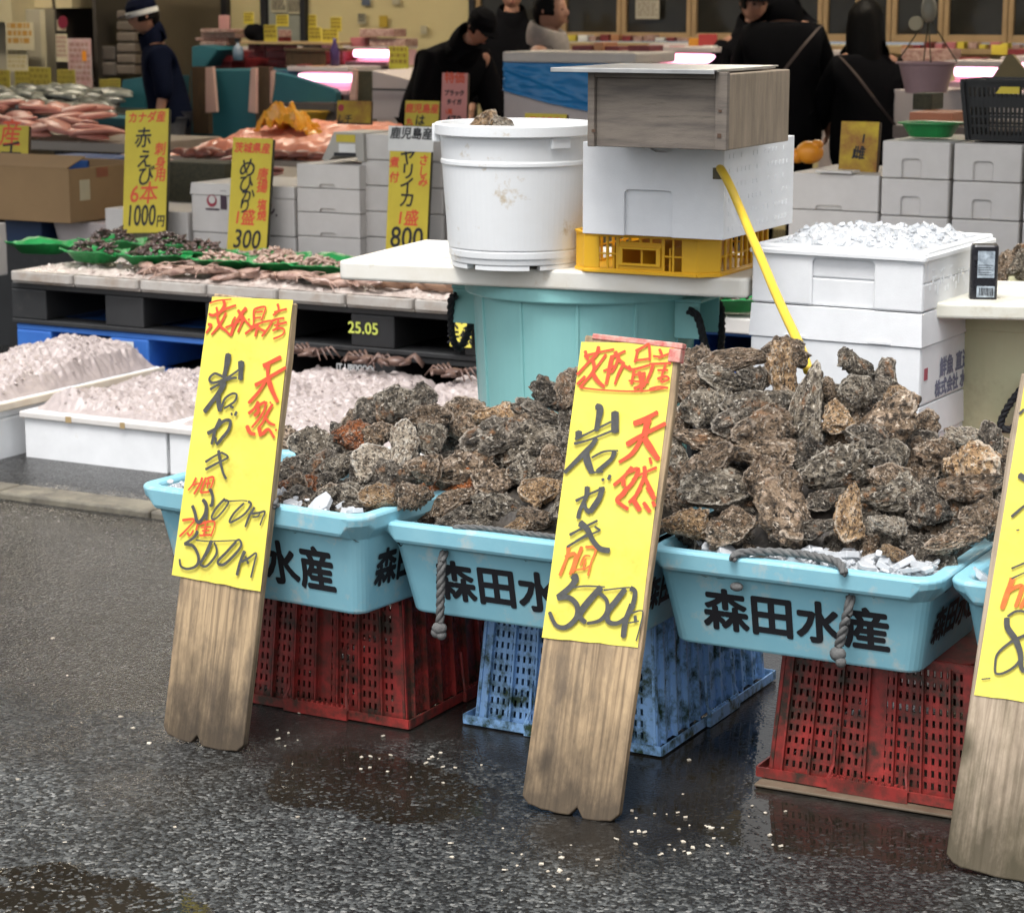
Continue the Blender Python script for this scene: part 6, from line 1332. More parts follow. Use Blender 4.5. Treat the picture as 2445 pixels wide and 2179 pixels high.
for j in range(ny+1):
    for i in range(nx+1):
        x, y = Wd*i/nx, .85*j/ny; e = min(1, x/.25, (Wd-x)/.05, y/.08, (.85-y)/.05); q = Vector((x*7, y*7, 3))
        vs.append((x, y+.02, z2_+(.065+.10*y/.85+.03*noise.noise(q)+.014*noise.noise(q*4))*max(.0, e)+.002))
mb.add(vs, [(j*(nx+1)+i, j*(nx+1)+i+1, (j+1)*(nx+1)+i+1, (j+1)*(nx+1)+i) for j in range(ny) for i in range(nx)])
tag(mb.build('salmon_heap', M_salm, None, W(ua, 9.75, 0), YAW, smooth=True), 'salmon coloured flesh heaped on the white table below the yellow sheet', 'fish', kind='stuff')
fillets('ragged reddish fish piece along the front edge of the salmon heap', 'fish', 420, 770, 9.72, 9.80, z2_, 20, pmat('red_fish', (.34, .10, .06), (.14, .05, .04), 30, .4), .13, .07, 5, 'ragged fish pieces', 0, .03)
mb = MB(); nx, ny = 60, 34; vs = []
for j in range(ny+1):
    for i in range(nx+1):
        x, y = i/nx, j/ny; q = Vector((x*4, y*3, 8)); hgt = .155*math.exp(-((x-.28)/.26)**2)*math.sin(math.pi*min(1, .12+y*.9))+.03
        vs.append((x*.46+.02*noise.noise(q*1.7), y*.28+.02*noise.noise(q*2.1+Vector((3, 0, 0))), hgt*(.75+.5*noise.noise(q*1.3)) + .06*(1-abs(2*noise.noise(q*1.6)))*math.exp(-((x-.3)/.4)**2) + .035*abs(noise.noise(q*4.5))))
mb.add(vs, [(j*(nx+1)+i, j*(nx+1)+i+1, (j+1)*(nx+1)+i+1, (j+1)*(nx+1)+i) for j in range(ny) for i in range(nx)])
u_, z_ = PV(602, 320, 10.1)
o = mb.build('plastic_sheet', pmat('orange_sheet', (.92, .50, .05), (.86, .36, .02), 10, .25, spec=.7), None, W(u_, 10.1, z2_+.07), YAW); tag(o, 'crumpled bright orange yellow plastic sheet on the salmon heap', 'plastic sheet')  # orange lamp glow is put into the yellow sheet's colour
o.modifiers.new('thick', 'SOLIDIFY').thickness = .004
z3_, ua, ub = fish_table('fish table heaped with pink fillets at the left edge', -80, 320, 330, 9.9, .8, pmat('table_grey', (.30, .26, .22), rough=.5), .05)
fillets('pink fish fillet heaped on the table at the left edge', 'fish', -60, 250, 9.9, 10.5, z3_+.02, 36, pmat('pink_fish', (.62, .27, .20), (.45, .17, .14), 8, .4, rnd=.15), .28, .14, 9, 'pink fillets at the left edge', .12, .03)
z4_, ua, ub = fish_table('dark table heaped with silver grey fish in front of the fridge', -60, 296, 262, 11.6, .9, pmat('table_black', (.03, .03, .032), rough=.4), .10)
fillets('silver grey fish heaped in front of the fridge', 'fish', -50, 280, 11.62, 12.3, z4_, 60, pmat('silver_fish', (.30, .31, .27), (.06, .065, .06), 14, .22, rnd=.35, spec=.8), .26, .10, 13, 'silver fish on the dark table', .10, .04)
for k, (a, b_, c_, d2) in enumerate([(-20, 168, 24, 224), (38, 170, 76, 218), (70, 162, 122, 214), (139, 167, 180, 214), (239, 190, 262, 220), (262, 188, 288, 222)]):
    flat('price_card', ORD[k]+' yellow card from the left, standing behind the silver fish', 'price card', a, b_, c_, d2, 12.45, pmat('old_card', (.42, .35, .05), rnd=.12), group='cards behind the silver fish', lines=3, lmat=pmat('faint_ink', (.26, .2, .03)))
t = T('box_dark', 'small dark teal tray between silver fish and the 1000 yen board', 'tray', W(PV(210, 300, 10.9)[0], 10.9, PV(210, 300, 10.9)[1]), 0); mb = MB(); mb.box(0, .3, 0, .3, 0, .05); mb.build('tray_body', M_tealpan, t, bevel=.004)
# ------------------------------------------------------------ counters and lit display cases
def panel_poly(name, label, cat, pts, v, depth, mat, group=None, part='panel'):
    P = [PV(x, y, v) for x, y in pts]; u0_ = P[0][0]; zmin = min(z for _, z in P)
    t = T(name, label, cat, W(u0_, v, zmin), 0, group)
    mb = MB(); mb.prism([(u-u0_, z-zmin) for u, z in P], 0, depth); mb.build(part, mat, t, bevel=.004)
    return t
VC = 12.2
c1_ = panel_poly('counter', 'teal counter with brown posts, right of the man in navy', 'counter', [(455, 330), (455, 168), (655, 168), (655, 330)], VC, .7, M_tealpan)
mb = MB(); z0 = 0
for a, b_ in ((457, 498), (608, 646)):
    ua, zt = PV(a, 160, VC-.05); ub, zb_ = PV(b_, 320, VC-.05); base = UV(c1_.location); mb = MB(); mb.box(ua-base[0], ub-base[0], -.05, -.002, zb_-c1_.location.z, zt-c1_.location.z); mb.build('post', M_brown, c1_)
panel_poly('counter', 'teal slanted counter side below the pink lit case', 'counter', [(650, 245), (650, 172), (700, 182), (795, 212), (803, 222), (803, 245)], VC-.1, .06, M_tealpan)
panel_poly('counter', 'grey lower counter behind the yellow basin', 'counter', [(650, 330), (650, 247), (800, 247), (800, 330)], VC-.08, .5, pmat('grey_counter', (.19, .17, .155), rough=.5))
panel_poly('counter', 'teal panel behind the silver fish, left of the man in navy', 'counter', [(280, 300), (292, 192), (345, 184), (345, 300)], VC+.1, .5, M_tealpan)
panel_poly('counter', 'teal hump behind the red packs beside the man in navy', 'counter', [(458, 160), (458, 112), (480, 108), (510, 112), (520, 120), (490, 160)], VC+.35, .3, M_tealpan)
for k, (pts, lab) in enumerate([([(490, 270), (490, 162), (508, 160), (517, 268)], 'long pinkish bag hanging from the left brown post'), ([(592, 268), (598, 164), (611, 162), (611, 272)], 'long pinkish bag hanging left of the second brown post'), ([(644, 250), (646, 170), (653, 168), (652, 200)], 'narrow cream bag hanging right of the second brown post'), ([(834, 240), (841, 166), (850, 165), (849, 240)], 'pale pink bag hanging beside the dark green post')]):
    panel_poly('paper_bag', lab, 'bag', pts, VC-.12, .03, pmat('pink_bag', (.62, .40, .34), (.56, .36, .3), 6, .6), 'hanging bags at the counters', 'bag_body')
panel_poly('post', 'dark green post between the pink lit cases', 'post', [(851, 245), (851, 170), (888, 170), (888, 245)], VC-.06, .06, M_woodd)
def tube_case(label, px0, py0, px1, py1, v, thick=.05):
    ua, zb_ = PV(px0, py1, v); ub, zt = PV(px1, py0, v); t = T('display_case', label, 'display case', W(ua, v, zb_), 0, 'pink lit display cases')
    w_, h_ = ub-ua, zt-zb_
    mb = MB(); mb.box(0, w_, .10, .35, 0, h_*.92, ty=0); mb.box(0, w_, -.04, .35, -.03, -.001); mb.build('case_back', M_pinkp, t, bevel=.003)
    mb = MB(); mb.box(-.01, w_+.01, -.05, .35, h_, h_+.03); mb.build('case_top', M_lcdw, t, bevel=.003)
    mb = MB(); mb.tube([(.02, .05, h_*.62), (w_-.02, .05, h_*.62)], .024, 10); mb.build('lamp_tube', M_tubeL, t, smooth=True)
    mb = MB(); mb.prism([(-.02, 0), (-.012, h_*.98), (.004, h_*.98), (-.004, 0)], 0, w_, 'x'); 
    return t
tube_case('pink lit display case below the pale packets, left of the bent man', 832, 118, 930, 146, 13.0)
tube_case('pink lit display case right of the brown basket', 700, 172, 838, 212, 12.3)
tube_case('pink lit display case behind the metal plate', 1530, 126, 1712, 164, 12.4)
tube_case('pink lit display case glimpsed between the couple', 1972, 134, 2008, 158, 12.6)
tube_case('pink lit display case behind the black basket', 2265, 160, 2392, 194, 12.0)
for (a, b_, c_, d2, lab) in [(560, 124, 690, 134, 'pink lit shelf edge among the red packs'), (1560, 118, 1700, 128, 'narrow pink lit shelf above the case behind the metal plate')]:  # extra tubes added to raise the pink glow of the hall
    tube_case(lab, a, b_, c_, d2, 13.3)
tube_case('added pink lit display case at the right edge behind the folded card', 2398, 150, 2500, 180, 12.3)  # one more lit case, added for pink glow
k = 0
for (x0, x1, y, v_, lab) in [(836, 926, 118, 12.95, 'on top of the lit case beside the bent man'), (704, 832, 171, 12.25, 'on the lit case right of the brown basket'), (1540, 1700, 126, 12.35, 'on the lit case behind the metal plate'), (2270, 2390, 160, 11.95, 'on the lit case behind the black basket'), (2150, 2440, 118, 13.9, 'on the ledge under the windows at right'), (1350, 1640, 100, 14.2, 'on the ledge under the windows')]:
    n_ = max(3, int((x1-x0)/26)); rr = random.Random(k)
    for q in range(n_):
        a = x0+(x1-x0)*q/n_; w_ = (x1-x0)/n_*rr.uniform(.6, .92); h_ = rr.uniform(8, 17); m_ = rr.choice([M_pack, M_packw, pmat('pink_tub', (.50, .16, .18)), pmat('orange_pack', (.48, .22, .10)), M_lab, M_card])
        ua, z0 = PV(a, y, v_); ub, z1 = PV(a+w_, y-h_, v_); mb = MB(); mb.box(0, ub-ua, 0, .10, 0, z1-z0)
        tag(mb.build('food_pack', m_, None, W(ua, v_+.02, z0+.002), YAW, bevel=.004), '%s small pack from the left %s' % (ORD[q], lab), 'pack', 'small packs '+lab)
    k += 1
panel_poly('freezer_chest', 'pink white chest with a slanted top, left of the bent man', 'chest', [(889, 285), (889, 168), (992, 194), (990, 222), (975, 285)], VC-.3, .5, M_lcdw, part='chest_body')
ua, z0 = PV(889, 216, VC-.31); ub, _ = PV(992, 216, VC-.31); mb = MB(); mb.box(0, ub-ua-.02, -.004, 0, 0, .012); tag(mb.build('chest_trim', M_ink, None, W(ua, VC-.303, z0), YAW), 'thin black trim line across the pink white chest', 'trim')
# white chest with blue sheet
VB_ = 9.6
ch = panel_poly('freezer_chest', 'large white chest half covered by a blue plastic sheet', 'chest', [(1203, 330), (1203, 152), (1535, 156), (1535, 330)], VB_, .40, M_lcdw, part='chest_body')
ua, z0 = PV(1201, 149, VB_-.02); ub, zt = PV(1520, 127, VB_-.02); b_u = UV(ch.location)[0]; mb = MB(); mb.box(ua-b_u, ub-b_u, -.03, .42, z0-ch.location.z, zt-ch.location.z); mb.build('chest_lid', pmat('lid_white', (.62, .57, .53), rough=.5), ch, bevel=.01)
ua, z0 = PV(1205, 215, VB_); ub, zt = PV(1532, 153, VB_); zl = PV(1300, 245, VB_)[1]; zl2 = PV(1420, 268, VB_)[1]
mb = MB(); nx, ny = 50, 24; vs = []
for j in range(ny+1):
    for i in range(nx+1):
        s, t_ = i/nx, j/ny
        bot = z0 + (zl-z0)*min(1, s/.33) if s < .33 else zl+(zl2-zl)*min(1, (s-.33)/.34)
        z = bot+(zt-bot)*t_; q = Vector((s*5, t_*4, 2)); f = .012*abs(noise.noise(q))+.010*math.exp(-((t_-(.75-.9*s))/.05)**2)+.006*noise.noise(q*2.5)
        vs.append(((ub-ua)*s, -.012-f-(.012 if j == 0 else 0), z-z0))
mb.add(vs, [(j*(nx+1)+i, j*(nx+1)+i+1, (j+1)*(nx+1)+i+1, (j+1)*(nx+1)+i) for j in range(ny) for i in range(nx)])
o = mb.build('blue_sheet', M_tarp, None, W(ua, VB_, z0), YAW, smooth=True); tag(o, 'creased blue plastic sheet hanging over the white chest', 'plastic sheet')
o.modifiers.new('thick', 'SOLIDIFY').thickness = .002
# things on the counters: packs, cards, baskets, bottles
def pbox(name, label, cat, px0, py0, px1, py1, v, d, mat, group=None, bev=.004, rz=0.0):
    ua, z0 = PV(px0, py1, v); ub, z1 = PV(px1, py0, v); mb = MB(); mb.box(0, ub-ua, 0, d, 0, z1-z0)
    return tag(mb.build(name, mat, None, W(ua, v, z0), YAW+rz, bevel=bev), label, cat, group)
k = 0
for (x0, y0, x1, y1, lab, m_) in [(478, 70, 560, 78, 'top pale pack of the stack left of the dark cap', M_packw), (480, 80, 562, 90, 'second pale pack of the stack left of the dark cap', M_packw), (466, 91, 545, 99, 'third pale pack of the stack left of the dark cap', M_packw), (478, 101, 540, 109, 'lowest pale pack of the stack left of the dark cap', M_packw),
   (592, 106, 632, 120, 'top red pack of the stack beside the spray bottle', M_pack), (592, 122, 632, 138, 'lower red pack of the stack beside the spray bottle', M_pack), (634, 106, 678, 120, 'top red pack of the second stack from the spray bottle', M_pack), (634, 122, 678, 140, 'lower red pack of the second stack from the spray bottle', M_pack),
   (520, 118, 546, 132, 'top red pack of the sloping pile above the pinkish bag', M_pack), (505, 134, 552, 148, 'middle red pack of the sloping pile above the pinkish bag', M_pack), (490, 149, 552, 163, 'lowest red pack of the sloping pile above the pinkish bag', M_pack), (640, 142, 680, 156, 'dark red pack left under the brown basket', M_pack), (660, 157, 684, 170, 'small red pack beside the slanted teal counter', M_pack),
   (664, 72, 694, 88, 'upper red white pack behind the yellow card', M_packw), (664, 89, 694, 104, 'lower red pack behind the yellow card', M_pack), (858, 70, 940, 88, 'upper pale patterned box on the pink lit case', M_packw), (882, 93, 968, 111, 'lower pale patterned box on the pink lit case', M_packw), (836, 90, 872, 112, 'pink round pack on the pink lit case', pmat('pink_tub', (.50, .16, .18))), (722, 104, 768, 120, 'brownish pack behind the brown basket', M_packw),
   (1365, 110, 1412, 130, 'left dark red pack on the white chest lid', M_pack), (1442, 112, 1476, 130, 'middle dark red pack on the white chest lid', M_pack), (1500, 110, 1550, 132, 'right dark red pack on the white chest lid', M_pack), (1417, 102, 1440, 131, 'orange pack between two dark red packs on the chest lid', pmat('orange_pack', (.48, .22, .10))), (1345, 120, 1362, 132, 'pale pink tub left of the dark red packs on the chest lid', pmat('pale_tub', (.66, .46, .42))),
   (1667, 82, 1712, 118, 'red card behind the couple, left of the capped face', pmat('red_card', (.40, .04, .04))), (1643, 92, 1678, 119, 'orange card behind the couple', pmat('orange_card', (.62, .26, .02))), (2290, 138, 2345, 152, 'red pack on the pink lit case behind the black basket', M_pack), (2405, 118, 2450, 150, 'maroon pack at the right edge under the window', M_pack), (2366, 108, 2406, 132, 'small yellow card at right under the windows', M_card),
   (1590, 146, 1640, 165, 'patterned pink pack behind the metal plate', M_packw), (2150, 118, 2275, 150, 'cream box behind the hanging basket', M_packw)]:
    pbox('food_pack' if 'card' not in lab else 'price_card', lab, 'pack' if 'card' not in lab else 'price card', x0, y0, x1, y1, (9.9 if 'chest lid' in lab else 12.7) + (k % 3)*.02, .16 if 'card' not in lab else .01, m_, None); k += 1
k = 0
for (x0, y0, x1, y1, m_) in [(524, 37, 549, 70, 'p'), (583, 30, 606, 58, 'y'), (661, 36, 689, 64, 'y'), (632, 60, 662, 100, 'y'), (738, 36, 756, 70, 'y'), (738, 66, 768, 100, 'y'), (770, 70, 808, 102, 'y'), (790, 42, 816, 76, 'y'), (930, 112, 976, 165, 'g'), (760, 176, 792, 196, 'o')]:
    lab = ['small pink card on the pale packs beside the door jamb', 'yellow card on a stick left of the pillar', 'yellow card above the red packs right of the pillar', 'yellow card with green print beside the red packs', 'narrow yellow card left of two wide ones', 'wide yellow card with black lines', 'yellow card right of the wide one with black lines', 'yellow card standing highest at the left of the cream wall', 'yellow green card hung beside the bent man', 'orange card on the pink lit case'][k]
    flat('price_card', lab, 'price card', x0, y0, x1, y1, 12.62, {'p': pmat('pink_card2', (.55, .27, .25)), 'y': M_card, 'g': pmat('lime_card', (.48, .45, .04)), 'o': pmat('ochre_card', (.55, .33, .05))}[m_], .008, 'cards above the counters', lines=3 if m_ != 'p' else 0, lmat=pmat('card_ink', (.25, .17, .02))); k += 1
pbox('counter_shelf', 'pale shelf edge carrying the yellow cards and red packs', 'shelf', 560, 102, 812, 106, 12.60, .3, M_frame)
t = T('brown_basket', 'brown wicker basket on the lit counter', 'basket', W(PV(682, 160, 12.35)[0], 12.35, PV(682, 162, 12.35)[1]), 0)
w_ = PV(775, 160, 12.35)[0]-PV(682, 160, 12.35)[0]; h_ = PV(682, 122, 12.35)[1]-PV(682, 162, 12.35)[1]
mb = MB(); 
for i in range(15): mb.box(w_*i/15+.004, w_*(i+1)/15-.004, 0, .01, 0, h_)
mb.box(-.01, w_+.01, -.006, .25, h_, h_+.015); mb.box(0, w_, .0105, .24, 0, .01); mb.box(0, w_, .011, .018, .0105, h_*.9); mb.build('basket_body', M_brown, t)
t = T('yellow_basin', 'yellow plastic basin hanging before the grey counter', 'basin', W(PV(730, 275, VC-.25)[0], VC-.2, PV(730, 297, VC-.25)[1]), 0)
mb = MB(); mb.loft([rrect(.15, .10, .02, 0), rrect(.21, .13, .03, .07), rrect(.225, .145, .03, .072), rrect(.225, .145, .03, .08), rrect(.20, .12, .03, .078)], True, True); mb.build('basin_shell', pmat('basin_yellow', (.55, .33, .03), rough=.4), t)
t = T('spray_bottle', 'clear spray bottle with blue liquid among the red packs', 'bottle', W(PV(569, 143, 12.6)[0], 12.6, PV(569, 144, 12.6)[1]), 0)
mb = MB(); mb.lathe([(.035, 0), (.036, .05), (.03, .085), (.012, .10), (.012, .115)], 16, True, True); mb.build('bottle_body', pmat('bottle_blue', (.20, .26, .34), rough=.2), t, smooth=True); mb = MB(); mb.box(-.02, .012, -.01, .01, .115, .14); mb.build('spray_head', M_ink, t)
t = T('purple_bottle', 'tall purple bottle leaning beside the brown basket', 'bottle', W(PV(800, 162, 12.4)[0], 12.4, PV(800, 164, 12.4)[1]), 0)
mb = MB(); mb.lathe([(.03, 0), (.03, .12), (.014, .16), (.014, .19)], 14, True, True); mb.build('bottle_body', pmat('purple', (.06, .03, .12), rough=.3), t, smooth=True)
t = T('mannekin_cap', 'dark cap shaped bundle on the shelf above the red packs', 'bundle', W(PV(607, 80, 12.75)[0], 12.75, PV(607, 103, 12.75)[1]), 0)
mb = MB(); mb.ell((0, 0, .07), (.075, .06, .06), 14, 9); mb.ell((.05, 0, .02), (.04, .05, .05), 12, 8); mb.build('bundle_body', M_blk, t, smooth=True); t.name = 'dark_bundle'
t = T('paper_cone', 'pale triangular folded card above the black basket', 'card', W(PV(2362, 194, 11.6)[0], 11.6, PV(2362, 194, 11.6)[1]), 0)
mb = MB(); q = PV(2480, 194, 11.6)[0]-PV(2362, 194, 11.6)[0]; hq = PV(2410, 130, 11.6)[1]-PV(2410, 194, 11.6)[1]; mb.prism([(0, 0), (q*.92, 0), (q*.46, hq), (q*.34, hq)], 0, .03); mb.build('folded_card', pmat('dull_paper', (.34, .27, .13)), t)
# hanging scale with pink basket
VH = 9.6
pc = PV(2212, 190, VH); tp = PV(2215, -60, VH)
t = T('hanging_basket', 'pinkish plastic basket hanging on four cords under a dial scale', 'basket', W(pc[0], VH, PV(2212, 222, VH)[1]), 0)
rb2 = PV(2285, 150, VH)[0]-pc[0]; hb2 = PV(2212, 148, VH)[1]-PV(2212, 222, VH)[1]
mb = MB(); mb.lathe([(rb2*.66, 0), (rb2*.9, hb2*.93), (rb2*1.0, hb2*.94), (rb2*1.0, hb2), (rb2*.93, hb2), (rb2*.6, .012)], 36, True, True); mb.build('basket_bowl', pmat('pink_plastic', (.44, .29, .31), rough=.35), t)
zk = PV(2215, 40, VH)[1]-t.location.z
for a in (25, 115, 205, 295):
    mb = MB(); mb.tube([(rb2*.96*math.cos(R(a)), rb2*.96*math.sin(R(a)), hb2), (0, 0, zk)], .003, 5); mb.build('cord', M_woodd, t)
mb = MB(); mb.tube([(0, 0, zk), (0, 0, 3.25-t.location.z)], .004, 5); mb.build('hanger', M_woodd, t)
mb = MB(); mb.ell((.0, 0, zk+.03), (.035, .03, .06), 12, 9); mb.build('scale_housing', pmat('housing', (.30, .28, .22), rough=.4), t, smooth=True)
u_, z_ = PV(2198, 56, VH+.02); mb = MB(); mb.at(u_-pc[0], -.03, z_-t.location.z, 0, R(90)).lathe([(.030, 0), (.030, .02), (.026, .021)], 24, True, True); mb.build('dial', pmat('dial_face', (.48, .42, .28), rough=.5), t)
pbox('paper_box', 'greenish box with a red corner behind the green colander', 'box', 2178, 224, 2226, 262, 8.9, .15, M_woodd)
pbox('salmon_box', 'orange foam box of salmon behind the green colander', 'box', 2170, 270, 2275, 298, 8.7, .25, pmat('salmon_box', (.50, .18, .09), rough=.5))
# table carrying things behind the right stacks
t = T('fish_table', 'dark long table behind the shaded right stacks', 'table', W(PV(2130, 300, 8.65)[0], 8.66, 0), 0)
mb = MB(); zt = PV(2200, 300, 8.66)[1]; mb.box(0, 2.2, 0, .6, zt-.05, zt-.003); mb.build('table_top', pmat('table_brown', (.12, .09, .075), rough=.5), t)
for x in (.05, 2.1): mb = MB(); mb.box(x, x+.06, .05, .5, .012, zt-.051); mb.build('leg', M_pal, t)
# under-case counters so nothing hangs in the air
for k, (a, b_, py, v_, lab) in enumerate([(820, 1000, 150, 12.98, 'pale counter below the pink lit case beside the bent man'), (1520, 1720, 168, 12.4, 'pale counter below the pink lit case behind the metal plate'), (1960, 2020, 162, 12.6, 'pale counter glimpsed between the couple'), (2120, 2480, 198, 12.0, 'pinkish counter behind the hanging basket'), (560, 820, 107, 13.0, 'long counter carrying the red packs and yellow cards')]):
    ua, zt = PV(a, py, v_); ub, _ = PV(b_, py, v_); mb = MB(); mb.box(0, ub-ua, -.03, .45, .012, zt-.034); t = T('counter', lab, 'counter', W(ua, v_+.02, 0), 0); mb.build('counter_body', M_lcdw if k < 4 else M_pack, t, bevel=.006)

# ------------------------------------------------------------ people
def skin_mesh(name, joints, edges, mat, parent, sub=2):
    me = bpy.data.meshes.new(name); me.from_pydata([j[0] for j in joints], edges, []); me.materials.append(mat)
    o = bpy.data.objects.new(name, me); COL.objects.link(o)
    if parent: o.parent = parent
    sk = o.modifiers.new('skin', 'SKIN'); sk.use_smooth_shade = True
    for i, j in enumerate(joints):
        s = me.skin_vertices[0].data[i]; r = j[1]; s.radius = r if isinstance(r, tuple) else (r, r); s.use_root = (i == 0)
    ss = o.modifiers.new('sub', 'SUBSURF'); ss.levels = sub; ss.render_levels = sub
    return o
def person(label, loc, face, bend=0.0, H=1.68, coat=M_blk, trousers=M_grey, hairm=M_hair, cap=None, hair_len=0.0, head_pitch=0.0, head_yaw=0.0, arms=((12, 10), (12, 10)), bulk=1.0, collar=None, strap=None, band=None, coat_len=.62, sleeve=1.0, hsc=1.0):
    s = H/1.70
    t = T('person', label, 'person', loc, 0); t.rotation_euler = (0, 0, face)
    B = Matrix.Translation((0, 0, .95)) @ Matrix.Rotation(bend, 4, 'X') @ Matrix.Translation((0, 0, -.95))
    def P(x, y, z, b=True): v = Vector((x, y, z)); v = B @ v if b else v; return tuple(v*s)
    pel = (P(0, 0, .95), (.12*s, .10*s))
    J = [pel, (P(0, .0, 1.15), (.12*s, .09*s)), (P(0, .01, 1.33), (.13*s, .10*s)), (P(0, .015, 1.43), .07*s), (P(0, 0, 1.50), .052*s), (P(0, -.01, 1.56), .055*s)]
    E = [(0, 1), (1, 2), (2, 3), (3, 4), (4, 5)]; C = [(P(0, .0, coat_len), (.20*s*bulk, .16*s*bulk)), (P(0, 0, .95), (.185*s*bulk, .15*s*bulk)), (P(0, 0, 1.15), (.18*s*bulk, .14*s*bulk)), (P(0, .01, 1.27), (.17*s*bulk, .14*s*bulk)), (P(0, .015, 1.41), (.125*s, .105*s)), (P(0, .0, 1.525), (.082*s, .082*s))]
    if coat_len < .95: C[0] = (tuple(Vector((0, .0, coat_len))*s), (.20*s*bulk, .165*s*bulk))
    CE = [(0, 1), (1, 2), (2, 3), (3, 4), (4, 5)]; Tj, TE = [(P(0, 0, .95), (.14*s, .12*s))], []
    for sx, (a_out, a_fwd) in zip((-1, 1), arms):
        sh = Vector((sx*.175, .01, 1.375)); ao, af = R(a_out), R(a_fwd)
        up = Vector((sx*math.sin(ao), -math.sin(af)*math.cos(ao), -math.cos(af)*math.cos(ao))); el = sh+up*.28
        fo = Vector((sx*math.sin(ao)*.5, -math.sin(af+R(22)), -math.cos(af+R(22)))); fo.normalize(); wr = el+fo*.25; pm = wr+fo*.065
        q = len(J); J += [(P(*sh), .055*s), (P(*el), .043*s), (P(*wr), .028*s), (P(*pm), (.040*s, .018*s))]; E += [(2, q), (q, q+1), (q+1, q+2), (q+2, q+3)]
        side = fo.cross(Vector((sx, 0, 0))).normalized(); xx = side.cross(fo).normalized()
        for k in range(4):
            f0 = pm+fo*.03+side*(-.027+.018*k); L = (.07, .078, .072, .056)[k]; f1_ = f0+fo*L*.55-xx*.006; f2_ = f1_+fo*L*.45-xx*.02
            m = len(J); J += [(P(*f0), .0095*s), (P(*f1_), .0085*s), (P(*f2_), .007*s)]; E += [(q+3, m), (m, m+1), (m+1, m+2)]
        th0 = wr+fo*.03+side*-.035; th1 = th0+fo*.03+side*-.022; m = len(J); J += [(P(*th0), .011*s), (P(*th1), .009*s)]; E += [(q+3, m), (m, m+1)]
        c = len(C); we = el + (wr-el)*sleeve*.98; C += [(P(sh.x*1.02, sh.y, sh.z-.045), .080*s*bulk), (P(*el), .068*s*bulk), (P(*we), .052*s*bulk)]; CE += [(3, c), (c, c+1), (c+1, c+2)]
    for sx in (-1, 1):
        q = len(J); J += [(P(sx*.09, 0, .88, False), .085*s), (P(sx*.10, -.02, .48, False), .055*s), (P(sx*.10, .02, .09, False), .04*s), (P(sx*.11, -.12, .04, False), .035*s)]; E += [(0, q), (q, q+1), (q+1, q+2), (q+2, q+3)]
        q = len(Tj); Tj += [(P(sx*.09, 0, .86, False), .105*s), (P(sx*.10, -.02, .48, False), .078*s), (P(sx*.10, .02, .07, False), .065*s)]; TE += [(0, q), (q, q+1), (q+1, q+2)]
    # head as part of the body mesh
    body = skin_mesh('body', J, E, M_skin, t)
    hd = bmesh.new(); bmesh.ops.create_icosphere(hd, subdivisions=4, radius=1)
    for v in hd.verts:
        x, y, z = v.co; f = max(0, -y)
        w = .078*(1-.18*max(0, -z)**1.5); q = Vector((x*w, y*.095+ .004, z*.118))
        if z < -.3: q.y += -.012*f*(-z-.3)
        q.y -= .024*math.exp(-((x/.16)**2+((z+.12)/.20)**2))*(f > 0)*f + .010*math.exp(-((x/.30)**2+((z+.55)/.10)**2))*f
        for sx in (-1, 1): q.y += .013*math.exp(-(((x-sx*.38)/.17)**2+((z-.06)/.11)**2))*f; q += Vector((sx, .2, 0))*.014*math.exp(-(((y-.15)/.16)**2+((z+.02)/.22)**2))*(1 if x*sx > .75 else 0)
        v.co = q
    me = bpy.data.meshes.new('head'); hd.to_mesh(me); hd.free(); me.materials.append(M_skin); me.polygons.foreach_set('use_smooth', [True]*len(me.polygons))
    HM = Matrix.Scale(s, 4) @ B @ Matrix.Translation((0, -.012, 1.615)) @ Matrix.Rotation(head_yaw, 4, 'Z') @ Matrix.Rotation(head_pitch, 4, 'X') @ Matrix.Scale(hsc, 4)
    # bake the skinned body and join the head to it: one continuous body mesh
    bpy.context.view_layer.update(); ev = body.evaluated_get(bpy.context.evaluated_depsgraph_get()); bme = bpy.data.meshes.new_from_object(ev)
    bm = bmesh.new(); bm.from_mesh(bme); n0 = len(bm.verts); bm.from_mesh(me); bm.verts.ensure_lookup_table()
    for v in list(bm.verts)[n0:]: v.co = HM @ v.co
    out = bpy.data.meshes.new('body'); bm.to_mesh(out); bm.free(); out.materials.clear(); out.materials.append(M_skin); out.polygons.foreach_set('use_smooth', [True]*len(out.polygons))
    body.modifiers.clear(); body.data = out
    mb = MB(); mb.M = HM
    for sx in (-1, 1): mb.ell((sx*.030, -.079, .008), (.012, .006, .006), 8, 6)
    mb.build('eyes', M_hair, t, smooth=True)
    mb = MB(); mb.M = HM; mb.ell((0, -.097, -.062), (.022, .006, .005), 8, 5); mb.build('mouth', pmat('lips', (.30, .11, .09)), t, smooth=True)
    skin_mesh('coat', C, CE, coat, t); skin_mesh('trousers', Tj, TE, trousers, t)
    # hair: a shell round the back and top of the head
    hb_ = bmesh.new(); bmesh.ops.create_icosphere(hb_, subdivisions=4, radius=1); rm = []
    for v in hb_.verts:
        x, y, z = v.co
        if (y < -.52 and z < .50) or (z < -.35 and y < .42 and not hair_len): rm.append(v); continue
        q = Vector((x*.088, y*.108+.006, z*.126+.006)); q += q.normalized()*.006*noise.noise(q*40)
        if hair_len and z < .1: q.z -= hair_len*min(1, (.1-z)/.8); q.x *= 1+1.6*hair_len*min(1, (.1-z)); q.y += .10*hair_len*(.1-z)
        if hair_len: q.x *= 1.28; q.y *= 1.12; q.z *= 1.06
        v.co = q
